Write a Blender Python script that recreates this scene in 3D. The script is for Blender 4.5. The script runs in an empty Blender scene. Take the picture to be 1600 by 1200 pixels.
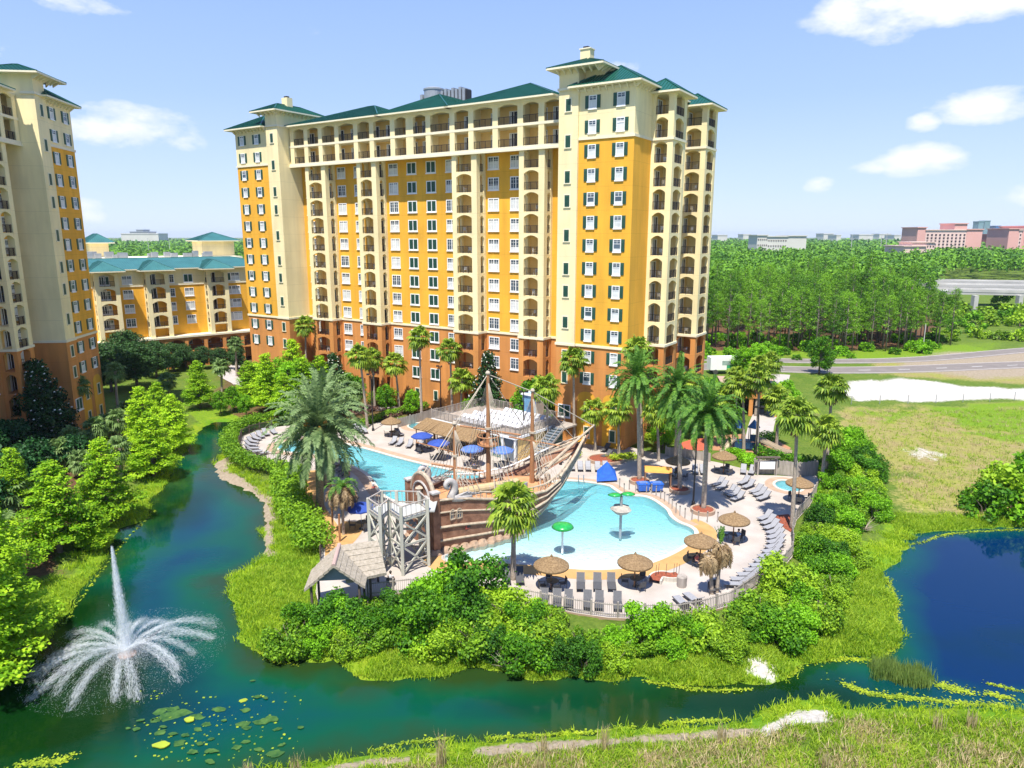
import bpy, math, random
import numpy as np
from mathutils import Vector, Matrix, geometry
sc = bpy.context.scene
COL = sc.collection
rad = math.radians
# ------------------------------------------------------------------ camera
F = 1110.0; PITCH = math.atan(232 / F); CAMH = 28.0
cam_d = bpy.data.cameras.new('camera'); cam = bpy.data.objects.new('camera', cam_d); COL.objects.link(cam)
cam.location = (0, 0, CAMH); cam.rotation_euler = (math.pi / 2 - PITCH, 0, 0)
cam_d.sensor_width = 36; cam_d.lens = 36 * F / 1600; cam_d.clip_start = 1; cam_d.clip_end = 40000
sc.camera = cam
# ------------------------------------------------------------------ sun, sky, exposure
SUN_EL = 66.0; SUN_H = (-0.24, -0.971)
sd = bpy.data.lights.new('sun', 'SUN'); sd.energy = 4.9; sd.angle = rad(0.5); sd.color = (1.0, 0.95, 0.86)
sun = bpy.data.objects.new('sun', sd); COL.objects.link(sun)
_ce = math.cos(rad(SUN_EL)); sdir = Vector((SUN_H[0] * _ce, SUN_H[1] * _ce, math.sin(rad(SUN_EL)))).normalized()
sun.rotation_euler = sdir.to_track_quat('Z', 'Y').to_euler(); sun.location = (0, 0, 200)
world = bpy.data.worlds.new('World'); sc.world = world; world.use_nodes = True
wn = world.node_tree.nodes; wl = world.node_tree.links; wn.clear()
sky = wn.new('ShaderNodeTexSky'); sky.sky_type = 'NISHITA'; sky.sun_disc = False
sky.sun_elevation = rad(SUN_EL); sky.sun_rotation = rad(193); sky.air_density = 1.0; sky.dust_density = 0.6; sky.ozone_density = 3.0; sky.altitude = 30
bg = wn.new('ShaderNodeBackground'); bg.inputs['Strength'].default_value = 0.15
wo = wn.new('ShaderNodeOutputWorld')
sc.view_settings.view_transform = 'Standard'; sc.view_settings.look = 'None'; sc.view_settings.gamma = 1
sc.view_settings.exposure = 0.78; sc.view_settings.use_curve_mapping = False

def pixdir(px, py):
    xr = (px - 800) / F; yu = -(py - 600) / F
    return Vector((xr, math.cos(PITCH) + yu * math.sin(PITCH), -math.sin(PITCH) + yu * math.cos(PITCH))).normalized()
def G(px, py, z=0.0):
    "point of the ground (height z) seen at that spot of the photograph"
    d = pixdir(px, py); t = (z - CAMH) / d.z
    return (d.x * t, d.y * t)
def PROJ(x, y, z):
    a = y * math.cos(PITCH) - (z - CAMH) * math.sin(PITCH); b = y * math.sin(PITCH) + (z - CAMH) * math.cos(PITCH)
    return (800 + F * x / a, 600 - F * b / a)

# clouds: soft masks on the sky sphere, placed by direction
tc = wn.new('ShaderNodeTexCoord')
nzc = wn.new('ShaderNodeTexNoise'); nzc.inputs['Scale'].default_value = 14; nzc.inputs['Detail'].default_value = 9; nzc.inputs['Roughness'].default_value = 0.62
mpc = wn.new('ShaderNodeMapping'); mpc.inputs['Scale'].default_value = (1, 1, 2.2); wl.new(tc.outputs['Generated'], mpc.inputs[0]); wl.new(mpc.outputs[0], nzc.inputs['Vector'])
def wmath(op, a, b=None, c=None):
    n = wn.new('ShaderNodeMath'); n.operation = op
    for i, v in enumerate((a, b, c)):
        if v is None: continue
        if isinstance(v, (int, float)): n.inputs[i].default_value = v
        else: wl.new(v, n.inputs[i])
    return n.outputs[0]
def wdot(vec):
    n = wn.new('ShaderNodeVectorMath'); n.operation = 'DOT_PRODUCT'; wl.new(tc.outputs['Generated'], n.inputs[0]); n.inputs[1].default_value = vec
    return n.outputs['Value']
CL = [(205, 200, 88, 30, 1.0), (155, 190, 40, 16, .7), (140, 330, 26, 18, .9), (1530, 168, 62, 24, 1.0), (1592, 172, 26, 16, .9), (1446, 190, 24, 14, 1), (1452, 248, 62, 22, 1.05), (1500, 243, 26, 14, .8), (1358, 262, 30, 9, .7), (1277, 288, 22, 12, .75), (1360, 22, 80, 34, 1.1), (1470, 8, 140, 26, 1.1), (1560, 0, 80, 20, 1.0), (970, 106, 34, 11, .55), (140, 8, 60, 14, .7), (1545, 272, 40, 10, .35), (470, 60, 60, 30, .2), (1700, 300, 90, 30, 1), (-160, 260, 90, 40, 1), (-200, 60, 120, 40, .9)]
acc = None
for (px, py, rx, ry, st) in CL:
    d = pixdir(px, py); r = Vector((d.y, -d.x, 0)).normalized(); u = r.cross(d)
    ax = wmath('MULTIPLY', wdot(r), F / rx); ay = wmath('MULTIPLY', wdot(u), F / ry)
    q = wmath('ADD', wmath('MULTIPLY', ax, ax), wmath('MULTIPLY', ay, ay))
    m = wmath('MULTIPLY', wmath('MAXIMUM', wmath('SUBTRACT', 1.0, wmath('MULTIPLY', q, 0.6)), 0.0), st)
    m = wmath('MULTIPLY', m, wmath('GREATER_THAN', wdot(d), 0.0))
    acc = m if acc is None else wmath('MAXIMUM', acc, m)
cm = wmath('MULTIPLY', wmath('SUBTRACT', wmath('ADD', acc, wmath('MULTIPLY', wmath('SUBTRACT', nzc.outputs['Fac'], 0.5), 2.0)), 0.42), 1.7)
cm = wmath('MULTIPLY', wmath('MINIMUM', wmath('MAXIMUM', cm, 0.0), 1.0), wmath('MINIMUM', wmath('MULTIPLY', acc, 4.0), 1.0))
mx = wn.new('ShaderNodeMix'); mx.data_type = 'RGBA'; wl.new(cm, mx.inputs['Factor'])
hs = wn.new('ShaderNodeHueSaturation'); hs.inputs['Saturation'].default_value = 1.0; hs.inputs['Value'].default_value = 1.0; wl.new(sky.outputs[0], hs.inputs['Color'])
gz = wn.new('ShaderNodeSeparateXYZ'); wl.new(tc.outputs['Generated'], gz.inputs[0])
rp = wn.new('ShaderNodeValToRGB'); wl.new(gz.outputs['Z'], rp.inputs[0]); e_ = rp.color_ramp
e_.elements[0].position = 0.0; e_.elements[0].color = (.72, .83, 1, 1); e_.elements[1].position = 1.0; e_.elements[1].color = (.10, .24, .75, 1)
for p_, c_ in ((.06, (.60, .755, 1)), (.17, (.43, .61, 1)), (.33, (.31, .485, 1.0)), (.5, (.20, .40, .97))): q_ = e_.elements.new(p_); q_.color = (*c_, 1)
sk = wn.new('ShaderNodeMix'); sk.data_type = 'RGBA'; sk.inputs['Factor'].default_value = 0.93; wl.new(hs.outputs[0], sk.inputs['A'])
scl = wn.new('ShaderNodeVectorMath'); scl.operation = 'SCALE'; scl.inputs['Scale'].default_value = 4.25; wl.new(rp.outputs[0], scl.inputs[0]); wl.new(scl.outputs[0], sk.inputs['B'])
wl.new(sk.outputs['Result'], mx.inputs['A']); mx.inputs['B'].default_value = (4.05, 4.2, 4.4, 1)
wl.new(mx.outputs['Result'], bg.inputs[0]); wl.new(bg.outputs[0], wo.inputs[0])

sc.render.engine = 'CYCLES'; sc.cycles.transparent_max_bounces = 48
# ------------------------------------------------------------------ helpers
R_ = random.Random(7)
NOLAB = object()
def tag(o, label=None, cat=None, group=None, kind=None):
    if label: o['label'] = label
    if cat: o['category'] = cat
    if group: o['group'] = group
    if kind: o['kind'] = kind
    return o
def empty(name, loc=(0, 0, 0), rz=0.0, parent=None):
    o = bpy.data.objects.new(name, None); COL.objects.link(o); o.location = loc; o.rotation_euler = (0, 0, rz)
    o.empty_display_size = 0.3
    if parent: o.parent = parent
    return o
def copy_tree(o, parent=None, mesh_only=False):
    c = o.copy(); COL.objects.link(c)
    if parent is not None: c.parent = parent
    for ch in o.children: copy_tree(ch, c)
    return c
class MB:
    def __init__(s): s.v = []; s.f = []; s.m = []; s.mats = []
    def mi(s, mat):
        if mat not in s.mats: s.mats.append(mat)
        return s.mats.index(mat)
    def add(s, vs, fs, mat):
        b = len(s.v); s.v.extend([tuple(p) for p in vs]); k = s.mi(mat)
        for f in fs: s.f.append(tuple(b + i for i in f)); s.m.append(k)
        return s
    def box(s, x0, y0, z0, x1, y1, z1, mat, M=None):
        vs = [(x0, y0, z0), (x1, y0, z0), (x1, y1, z0), (x0, y1, z0), (x0, y0, z1), (x1, y0, z1), (x1, y1, z1), (x0, y1, z1)]
        if M is not None: vs = [M @ Vector(p) for p in vs]
        return s.add(vs, [(3, 2, 1, 0), (4, 5, 6, 7), (0, 1, 5, 4), (1, 2, 6, 5), (2, 3, 7, 6), (3, 0, 4, 7)], mat)
    def quad(s, a, b, c, d, mat): return s.add([a, b, c, d], [(0, 1, 2, 3)], mat)
    def bar(s, a, b, w, h, mat, up=(0, 0, 1)):
        "box beam from a to b, w wide h high"
        a = Vector(a); b = Vector(b); d = (b - a); L = d.length
        if L < 1e-6: return s
        d /= L; up = Vector(up)
        if abs(d.dot(up)) > 0.98: up = Vector((1, 0, 0))
        x = d.cross(up).normalized(); y = x.cross(d)
        vs = []
        for p in (a, b):
            for sx, sy in ((-1, -1), (1, -1), (1, 1), (-1, 1)): vs.append(p + x * (sx * w / 2) + y * (sy * h / 2))
        return s.add(vs, [(3, 2, 1, 0), (4, 5, 6, 7), (0, 1, 5, 4), (1, 2, 6, 5), (2, 3, 7, 6), (3, 0, 4, 7)], mat)
    def tube(s, pts, rs, mat, n=8, cap=True):
        pts = [Vector(p) for p in pts]
        if isinstance(rs, (int, float)): rs = [rs] * len(pts)
        vs = []; fs = []; ref = None
        for i, p in enumerate(pts):
            d = (pts[min(i + 1, len(pts) - 1)] - pts[max(i - 1, 0)]).normalized()
            if ref is None:
                ref = Vector((1, 0, 0)) if abs(d.x) < 0.8 else Vector((0, 1, 0))
            x = (ref - d * ref.dot(d)).normalized(); ref = x; y = d.cross(x)
            for k in range(n):
                a = 2 * math.pi * k / n; vs.append(p + (x * math.cos(a) + y * math.sin(a)) * rs[i])
        for i in range(len(pts) - 1):
            for k in range(n):
                k2 = (k + 1) % n; fs.append((i * n + k, i * n + k2, (i + 1) * n + k2, (i + 1) * n + k))
        if cap: fs.append(tuple(range(n - 1, -1, -1))); fs.append(tuple((len(pts) - 1) * n + k for k in range(n)))
        return s.add(vs, fs, mat)
    def lathe(s, prof, mat, n=16, c=(0, 0, 0), sx=1, sy=1, wob=0, rng=None):
        vs = []; fs = []
        for (r, z) in prof:
            for k in range(n):
                a = 2 * math.pi * k / n; rr = r * (1 + (rng.uniform(-wob, wob) if rng else 0))
                vs.append((c[0] + rr * math.cos(a) * sx, c[1] + rr * math.sin(a) * sy, c[2] + z))
        for i in range(len(prof) - 1):
            for k in range(n):
                k2 = (k + 1) % n; fs.append((i * n + k, i * n + k2, (i + 1) * n + k2, (i + 1) * n + k))
        if prof[0][0] > 1e-3: fs.append(tuple(range(n - 1, -1, -1)))
        if prof[-1][0] > 1e-3: fs.append(tuple((len(prof) - 1) * n + k for k in range(n)))
        return s.add(vs, fs, mat)
    def prism(s, poly, z0, z1, mat, matside=None, top=True, bottom=False):
        n = len(poly); area = sum(poly[i][0] * poly[(i + 1) % n][1] - poly[(i + 1) % n][0] * poly[i][1] for i in range(n))
        if area < 0: poly = poly[::-1]
        tri = geometry.tessellate_polygon([[Vector((p[0], p[1], 0)) for p in poly]])
        if top: s.add([(p[0], p[1], z1) for p in poly], [t if cr(poly, t) > 0 else t[::-1] for t in tri], mat)
        if bottom: s.add([(p[0], p[1], z0) for p in poly], [t if cr(poly, t) < 0 else t[::-1] for t in tri], mat)
        vs = [(p[0], p[1], z0) for p in poly] + [(p[0], p[1], z1) for p in poly]
        s.add(vs, [(i, (i + 1) % n, n + (i + 1) % n, n + i) for i in range(n)], matside or mat)
        return s
    def merge(s, o, M=None):
        b = len(s.v); s.v.extend(o.v if M is None else [tuple(M @ Vector(p)) for p in o.v])
        mm = [s.mi(x) for x in o.mats]
        for f, m in zip(o.f, o.m): s.f.append(tuple(b + i for i in f)); s.m.append(mm[m])
        return s
    def build(s, name, parent=None, smooth=False, loc=None):
        me = bpy.data.meshes.new(name); me.from_pydata(s.v, [], s.f)
        for m in s.mats: me.materials.append(m)
        me.polygons.foreach_set('material_index', s.m)
        if smooth: me.polygons.foreach_set('use_smooth', [True] * len(s.f))
        me.update(); o = bpy.data.objects.new(name, me); COL.objects.link(o)
        if parent: o.parent = parent
        if loc: o.location = loc
        return o
def cr(poly, t):
    a, b, c = (poly[i] for i in t[:3]); return (b[0] - a[0]) * (c[1] - a[1]) - (b[1] - a[1]) * (c[0] - a[0])
def npmesh(name, V, Fq, mats, mi=None, parent=None, smooth=False, attrs=None):
    "V (n,3); Fq (m,k) index array"
    me = bpy.data.meshes.new(name); V = np.asarray(V, np.float32); Fq = np.asarray(Fq, np.int32)
    me.vertices.add(len(V)); me.vertices.foreach_set('co', V.ravel()); k = Fq.shape[1]
    me.loops.add(Fq.size); me.loops.foreach_set('vertex_index', Fq.ravel())
    me.polygons.add(len(Fq)); me.polygons.foreach_set('loop_start', np.arange(0, Fq.size, k, dtype=np.int32))
    try: me.polygons.foreach_set('loop_total', np.full(len(Fq), k, np.int32))
    except Exception: pass
    for m in mats: me.materials.append(m)
    if mi is not None: me.polygons.foreach_set('material_index', np.asarray(mi, np.int32))
    if smooth: me.polygons.foreach_set('use_smooth', np.ones(len(Fq), bool))
    me.update(calc_edges=True); me.validate()
    if attrs:
        for an, arr in attrs.items():
            a = me.attributes.new(an, 'FLOAT', 'POINT'); a.data.foreach_set('value', np.asarray(arr, np.float32).ravel())
    o = bpy.data.objects.new(name, me); COL.objects.link(o)
    if parent: o.parent = parent
    return o
def gpoly(pts, z=0.0): return [G(x, y, z) for x, y in pts]
def smooth_poly(P, it=2, closed=True):
    P = [tuple(p) for p in P]
    for _ in range(it):
        Q = []; n = len(P)
        for i in range(n if closed else n - 1):
            a = P[i]; b = P[(i + 1) % n]
            Q.append((a[0] * .75 + b[0] * .25, a[1] * .75 + b[1] * .25)); Q.append((a[0] * .25 + b[0] * .75, a[1] * .25 + b[1] * .75))
        if not closed: Q = [P[0]] + Q + [P[-1]]
        P = Q
    return P
def sdf(poly, X, Y):
    "signed distance, negative inside"
    P = np.array(poly); n = len(P); D = np.full(X.shape, 1e18); ins = np.zeros(X.shape, bool)
    for i in range(n):
        ax, ay = P[i]; bx, by = P[(i + 1) % n]; dx, dy = bx - ax, by - ay; L = dx * dx + dy * dy + 1e-12
        t = np.clip(((X - ax) * dx + (Y - ay) * dy) / L, 0, 1)
        D = np.minimum(D, (X - ax - t * dx) ** 2 + (Y - ay - t * dy) ** 2)
        c = ((ay > Y) != (by > Y)); 
        if dy != 0: ins ^= c & (X < dx * (Y - ay) / dy + ax)
    D = np.sqrt(D); return np.where(ins, -D, D)
def inpoly(poly, x, y):
    ins = False; n = len(poly)
    for i in range(n):
        ax, ay = poly[i]; bx, by = poly[(i + 1) % n]
        if (ay > y) != (by > y) and x < (bx - ax) * (y - ay) / (by - ay) + ax: ins = not ins
    return ins
def along(P, step, closed=False, off=0.0):
    "points spaced along polyline: (x,y,angle)"
    out = []; Q = list(P) + ([P[0]] if closed else []); d = off
    for i in range(len(Q) - 1):
        a = Q[i]; b = Q[i + 1]; L = math.dist(a, b)
        while d <= L and L > 0:
            t = d / L; out.append((a[0] + (b[0] - a[0]) * t, a[1] + (b[1] - a[1]) * t, math.atan2(b[1] - a[1], b[0] - a[0]))); d += step
        d -= L
    return out
ORD = ['zeroth', 'first', 'second', 'third', 'fourth', 'fifth', 'sixth', 'seventh', 'eighth', 'ninth', 'tenth', 'eleventh', 'twelfth', 'thirteenth', 'fourteenth', 'fifteenth', 'sixteenth', 'seventeenth', 'eighteenth', 'nineteenth', 'twentieth']
TENS = {2: 'twenty', 3: 'thirty', 4: 'forty', 5: 'fifty', 6: 'sixty', 7: 'seventy', 8: 'eighty', 9: 'ninety'}
TENO = {2: 'twentieth', 3: 'thirtieth', 4: 'fortieth', 5: 'fiftieth', 6: 'sixtieth', 7: 'seventieth', 8: 'eightieth', 9: 'ninetieth'}
def ordn(i):
    if i <= 20: return ORD[i]
    if i < 100: return TENO[i // 10] if i % 10 == 0 else TENS[i // 10] + '-' + ORD[i % 10]
    h = ['', 'one', 'two', 'three'][i // 100] + ' hundred'
    return h + ('th' if i % 100 == 0 else ' ' + ordn(i % 100))
def series(objs, fmt, key=None):
    "unique labels by order in the photograph, left to right"
    key = key or (lambda o: PROJ(*o.location)[0])
    L = sorted(objs, key=key)
    for i, o in enumerate(L): o['label'] = fmt.format(ordn(i + 1) if i else 'leftmost')
# ------------------------------------------------------------------ materials
def nodes(m): return m.node_tree.nodes, m.node_tree.links
MC = {}
def mat(name, col, rough=0.7, metal=0.0, var=0.12, scale=1.5, bump=0.0, bscale=20, col2=None, spec=None, detail=4, streak=False):
    if name in MC: return MC[name]
    m = bpy.data.materials.new(name); m.use_nodes = True; N, L = nodes(m); b = N['Principled BSDF']
    b.inputs['Roughness'].default_value = rough; b.inputs['Metallic'].default_value = metal
    if spec is not None: b.inputs['Specular IOR Level'].default_value = spec
    g = N.new('ShaderNodeNewGeometry')
    if var > 0 or col2:
        nz = N.new('ShaderNodeTexNoise'); nz.inputs['Scale'].default_value = scale; nz.inputs['Detail'].default_value = detail
        if streak:
            mp = N.new('ShaderNodeMapping'); mp.inputs['Scale'].default_value = (1, 1, 0.12); L.new(g.outputs['Position'], mp.inputs[0]); L.new(mp.outputs[0], nz.inputs['Vector'])
        else: L.new(g.outputs['Position'], nz.inputs['Vector'])
        r = N.new('ShaderNodeMapRange'); r.inputs['From Min'].default_value = 0.3; r.inputs['From Max'].default_value = 0.7; L.new(nz.outputs['Fac'], r.inputs[0])
        x = N.new('ShaderNodeMix'); x.data_type = 'RGBA'; L.new(r.outputs[0], x.inputs['Factor'])
        c2 = col2 or tuple(min(1, c * (1 + var)) for c in col); c1 = col if col2 else tuple(c * (1 - var) for c in col)
        x.inputs['A'].default_value = (*c1, 1); x.inputs['B'].default_value = (*c2, 1); L.new(x.outputs['Result'], b.inputs['Base Color'])
    else: b.inputs['Base Color'].default_value = (*col, 1)
    if bump > 0:
        nb = N.new('ShaderNodeTexNoise'); nb.inputs['Scale'].default_value = bscale; nb.inputs['Detail'].default_value = 5; L.new(g.outputs['Position'], nb.inputs['Vector'])
        bp = N.new('ShaderNodeBump'); bp.inputs['Strength'].default_value = bump; bp.inputs['Distance'].default_value = 0.05; L.new(nb.outputs['Fac'], bp.inputs['Height']); L.new(bp.outputs[0], b.inputs['Normal'])
    MC[name] = m; return m
def stucco(name, col, amt=.10):
    "plaster with storey joints and rain streaks"
    m = mat(name, col, 0.92, var=amt, scale=1.1, bump=.2, bscale=12, streak=True, detail=8); N, L = nodes(m); b = N['Principled BSDF']; src = b.inputs['Base Color'].links[0].from_socket
    g = N.new('ShaderNodeNewGeometry'); sx = N.new('ShaderNodeSeparateXYZ'); L.new(g.outputs['Position'], sx.inputs[0])
    def mth(op, a, v):
        n = N.new('ShaderNodeMath'); n.operation = op; L.new(a, n.inputs[0]); n.inputs[1].default_value = v; return n.outputs[0]
    fr = mth('FRACT', mth('DIVIDE', mth('ADD', sx.outputs['Z'], 1.1), 2.93), 0); ln = mth('LESS_THAN', fr, .022)
    big = N.new('ShaderNodeTexNoise'); big.inputs['Scale'].default_value = .16; big.inputs['Detail'].default_value = 6; L.new(g.outputs['Position'], big.inputs['Vector']); mr = N.new('ShaderNodeMapRange'); mr.inputs['From Min'].default_value = .35; mr.inputs['From Max'].default_value = .7; mr.inputs['To Min'].default_value = 1.05; mr.inputs['To Max'].default_value = .88; L.new(big.outputs['Fac'], mr.inputs[0])
    k = N.new('ShaderNodeMath'); k.operation = 'MULTIPLY_ADD'; L.new(ln, k.inputs[0]); k.inputs[1].default_value = -.12; L.new(mr.outputs[0], k.inputs[2]); v = N.new('ShaderNodeVectorMath'); v.operation = 'SCALE'; L.new(src, v.inputs[0]); L.new(k.outputs[0], v.inputs['Scale']); L.new(v.outputs[0], b.inputs['Base Color']); return m
def leafmat(name, dark, light, trans=0.35, scale=0.35, rnd=0.25, rough=0.55):
    if name in MC: return MC[name]
    m = bpy.data.materials.new(name); m.use_nodes = True; N, L = nodes(m); b = N['Principled BSDF']; out = N['Material Output']
    g = N.new('ShaderNodeNewGeometry'); nz = N.new('ShaderNodeTexNoise'); nz.inputs['Scale'].default_value = scale; nz.inputs['Detail'].default_value = 5; L.new(g.outputs['Position'], nz.inputs['Vector'])
    oi = N.new('ShaderNodeObjectInfo'); a = N.new('ShaderNodeMath'); a.operation = 'MULTIPLY_ADD'; a.inputs[1].default_value = rnd * 2; a.inputs[2].default_value = -rnd; L.new(oi.outputs['Random'], a.inputs[0])
    ri = N.new('ShaderNodeMath'); ri.operation = 'MULTIPLY_ADD'; ri.inputs[1].default_value = 0.5; ri.inputs[2].default_value = -0.25; L.new(g.outputs['Random Per Island'], ri.inputs[0])
    s = N.new('ShaderNodeMath'); s.operation = 'ADD'; L.new(nz.outputs['Fac'], s.inputs[0]); L.new(a.outputs[0], s.inputs[1])
    s2 = N.new('ShaderNodeMath'); s2.operation = 'ADD'; L.new(s.outputs[0], s2.inputs[0]); L.new(ri.outputs[0], s2.inputs[1])
    r = N.new('ShaderNodeMapRange'); r.inputs['From Min'].default_value = 0.25; r.inputs['From Max'].default_value = 0.75; L.new(s2.outputs[0], r.inputs[0])
    x = N.new('ShaderNodeMix'); x.data_type = 'RGBA'; L.new(r.outputs[0], x.inputs['Factor']); x.inputs['A'].default_value = (*dark, 1); x.inputs['B'].default_value = (*light, 1)
    b.inputs['Roughness'].default_value = rough; b.inputs['Specular IOR Level'].default_value = 0.25; L.new(x.outputs['Result'], b.inputs['Base Color'])
    t = N.new('ShaderNodeBsdfTranslucent'); L.new(x.outputs['Result'], t.inputs['Color'])
    ms = N.new('ShaderNodeMixShader'); ms.inputs[0].default_value = trans; L.new(b.outputs[0], ms.inputs[1]); L.new(t.outputs[0], ms.inputs[2]); L.new(ms.outputs[0], out.inputs['Surface'])
    MC[name] = m; return m
M_yel = stucco('yellow_stucco', (0.78, 0.395, 0.035))
M_crm = stucco('cream_stucco', (0.84, 0.71, 0.40), .07)
M_org = stucco('orange_stucco', (0.60, 0.25, 0.065), .14)
M_trim = mat('cream_trim', (0.78, 0.70, 0.50), 0.8, var=0.04)
M_roof = mat('green_metal_roof', (0.014, 0.100, 0.068), 0.35, metal=0.2, var=0.15, scale=0.4)
M_roofl = mat('teal_metal_roof', (0.05, 0.175, 0.165), 0.4, metal=0.2, var=0.15, scale=0.4)
M_wht = mat('white_paint', (0.8, 0.8, 0.78), 0.6, var=0.03)
M_grn = mat('green_shutter', (0.022, 0.085, 0.055), 0.55, var=0.1, scale=30)
M_dark = mat('dark_iron', (0.035, 0.03, 0.03), 0.5, metal=0.3, var=0.1)
M_glass = mat('window_glass', (0.06, 0.09, 0.12), 0.08, var=0.3, scale=0.8, spec=0.8)
M_blind = mat('window_blind', (0.62, 0.63, 0.62), 0.6, var=0.15, scale=1.0)
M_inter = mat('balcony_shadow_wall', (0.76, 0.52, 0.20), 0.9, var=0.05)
M_gray = mat('painted_grey_metal', (0.32, 0.34, 0.36), 0.5, metal=0.3, var=0.08)
M_door = mat('dark_glass_door', (0.03, 0.035, 0.045), 0.12, var=0.2)
# ------------------------------------------------------------------ outlines on the ground
WZ = -1.0
WATER_PX = [(301, 683), (318, 668), (333, 660), (360, 656), (400, 658), (450, 664), (455, 672), (425, 668), (400, 672), (378, 682), (365, 697), (351, 712), (336, 725), (344, 747), (373, 760), (400, 773), (412, 787), (415, 813), (412, 840), (417, 858), (404, 876), (378, 893), (356, 906), (360, 930), (378, 960), (375, 999), (399, 1017), (417, 1032), (450, 1029), (480, 1032), (519, 1032), (535, 1042), (568, 1063), (636, 1058), (685, 1057), (724, 1045), (763, 1040), (792, 1047), (821, 1061), (850, 1062), (882, 1059), (900, 1056), (948, 1066), (972, 1063), (990, 1054), (1014, 1059), (1050, 1065), (1104, 1074), (1140, 1065), (1179, 1071), (1225, 1062), (1240, 1048), (1246, 1036), (1273, 1037), (1308, 1025), (1345, 1027), (1383, 1029), (1380, 1013), (1401, 1011), (1407, 987), (1393, 968), (1393, 949), (1399, 931), (1383, 923), (1375, 896), (1392, 885), (1415, 872), (1404, 857), (1420, 858), (1409, 842), (1434, 845), (1407, 833), (1444, 833), (1476, 829), (1508, 828), (1553, 825), (1600, 824), (1900, 822), (2100, 900), (2100, 1080), (1800, 1112), (1600, 1112), (1553, 1112), (1447, 1104), (1367, 1109), (1319, 1107), (1308, 1095), (1270, 1092), (1233, 1094), (1200, 1101), (1185, 1128), (1140, 1131), (1080, 1140), (990, 1140), (900, 1152), (780, 1158), (701, 1165), (587, 1178), (490, 1194), (380, 1215), (200, 1240), (0, 1260), (-300, 1250), (-350, 1120), (-150, 1090), (0, 1068), (18, 1060), (75, 1000), (92, 972), (114, 938), (132, 911), (150, 895), (160, 875), (170, 850), (187, 825), (228, 812), (236, 797), (229, 781), (251, 765), (268, 741), (272, 718), (290, 704)]
_w0 = gpoly(WATER_PX, WZ)
rw = random.Random(3)
def jag(P, step, amp, rng):
    out = []
    for (x, y, a) in along(P, step, closed=True):
        k = rng.gauss(0, amp); out.append((x - math.sin(a) * k, y + math.cos(a) * k))
    return out
WATER = jag(_w0, 0.9, 0.16, rw)
DECK_PX = [(372, 700), (371, 690), (378, 682), (395, 675), (425, 668), (455, 664), (500, 668), (545, 672), (570, 664), (600, 658), (640, 655), (660, 652), (700, 640), (760, 622), (840, 622), (872, 640), (876, 682), (905, 690), (935, 690), (975, 696), (1010, 705), (1060, 712), (1120, 722), (1165, 733), (1180, 742), (1215, 743), (1245, 745), (1275, 742), (1283, 757), (1265, 790), (1245, 812), (1238, 835), (1240, 860), (1238, 870), (1225, 885), (1205, 900), (1185, 915), (1160, 932), (1140, 946), (1100, 958), (1060, 966), (1000, 967), (950, 965), (900, 958), (860, 950), (820, 942), (740, 938), (640, 925), (575, 932), (500, 950), (493, 925), (500, 880), (500, 840), (493, 815), (478, 800), (474, 780), (476, 750), (484, 730), (470, 724), (440, 722), (400, 722), (380, 716)]
DECK = gpoly(DECK_PX)
LAKEISH = WATER
# ------------------------------------------------------------------ terrain
def axis(a, b, fine, lo, hi, grow=1.12):
    c = list(np.arange(a, b + 1e-6, fine)); s = fine; x = b; r = []
    while x < hi: s *= grow; x += s; r.append(x)
    s = fine; x = a; l = []
    while x > lo: s *= grow; x -= s; l.append(x)
    return np.array(l[::-1] + c + r)
xs = axis(-62, 62, 0.5, -8500, 8500); ys = axis(28, 112, 0.5, -60, 8500)
X, Y = np.meshgrid(xs, ys)
near = (abs(X) < 110) & (Y < 160)
dW = np.full(X.shape, 99.0); dW[near] = sdf(WATER, X[near], Y[near])
dD = np.full(X.shape, 99.0); dD[near] = sdf(DECK, X[near], Y[near])
def vnoise(X, Y, s, seed):
    rs = np.random.RandomState(seed); T = rs.rand(256, 256); x = X / s; y = Y / s
    xi = np.floor(x).astype(int); yi = np.floor(y).astype(int); fx = x - xi; fy = y - yi; fx = fx * fx * (3 - 2 * fx); fy = fy * fy * (3 - 2 * fy)
    g = lambda a, b: T[(a) % 256, (b) % 256]
    return (g(xi, yi) * (1 - fx) + g(xi + 1, yi) * fx) * (1 - fy) + (g(xi, yi + 1) * (1 - fx) + g(xi + 1, yi + 1) * fx) * fy
n1 = vnoise(X, Y, 3.0, 1); n2 = vnoise(X, Y, 0.9, 2); n3 = vnoise(X, Y, 9.0, 5)
land = -0.05 + (WZ + 0.12 + 0.05) * np.exp(-np.maximum(dW, 0) / 3.2) + (n2 - 0.5) * 0.12 * np.exp(-np.maximum(dW, 0) / 8)
bed = WZ - 0.02 - 0.45 * np.minimum(-dW, 4)
Z = np.where(dW > 0, land, np.maximum(bed, WZ - 2))
fl = near & (dD < 8); Z = np.where(dD < -0.4, -2.2, Z)
off = 0.10 * (n1 - 0.5) * (dW > 4) * (dD > 3) * (Y < 60); Z = Z + off
def zone(pts, soft=1.5, z=-0.2, noise=1.6):
    P = gpoly(pts, z); x0 = min(p[0] for p in P) - 20; x1 = max(p[0] for p in P) + 20; y0 = min(p[1] for p in P) - 20; y1 = max(p[1] for p in P) + 20
    m = (X > x0) & (X < x1) & (Y > y0) & (Y < y1); out = np.zeros(X.shape)
    d = sdf(P, X[m], Y[m]) + (n1[m] - 0.5) * noise * 2 + (n2[m] - 0.5) * noise
    out[m] = np.clip(0.5 - d / (2 * soft), 0, 1); return out
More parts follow.
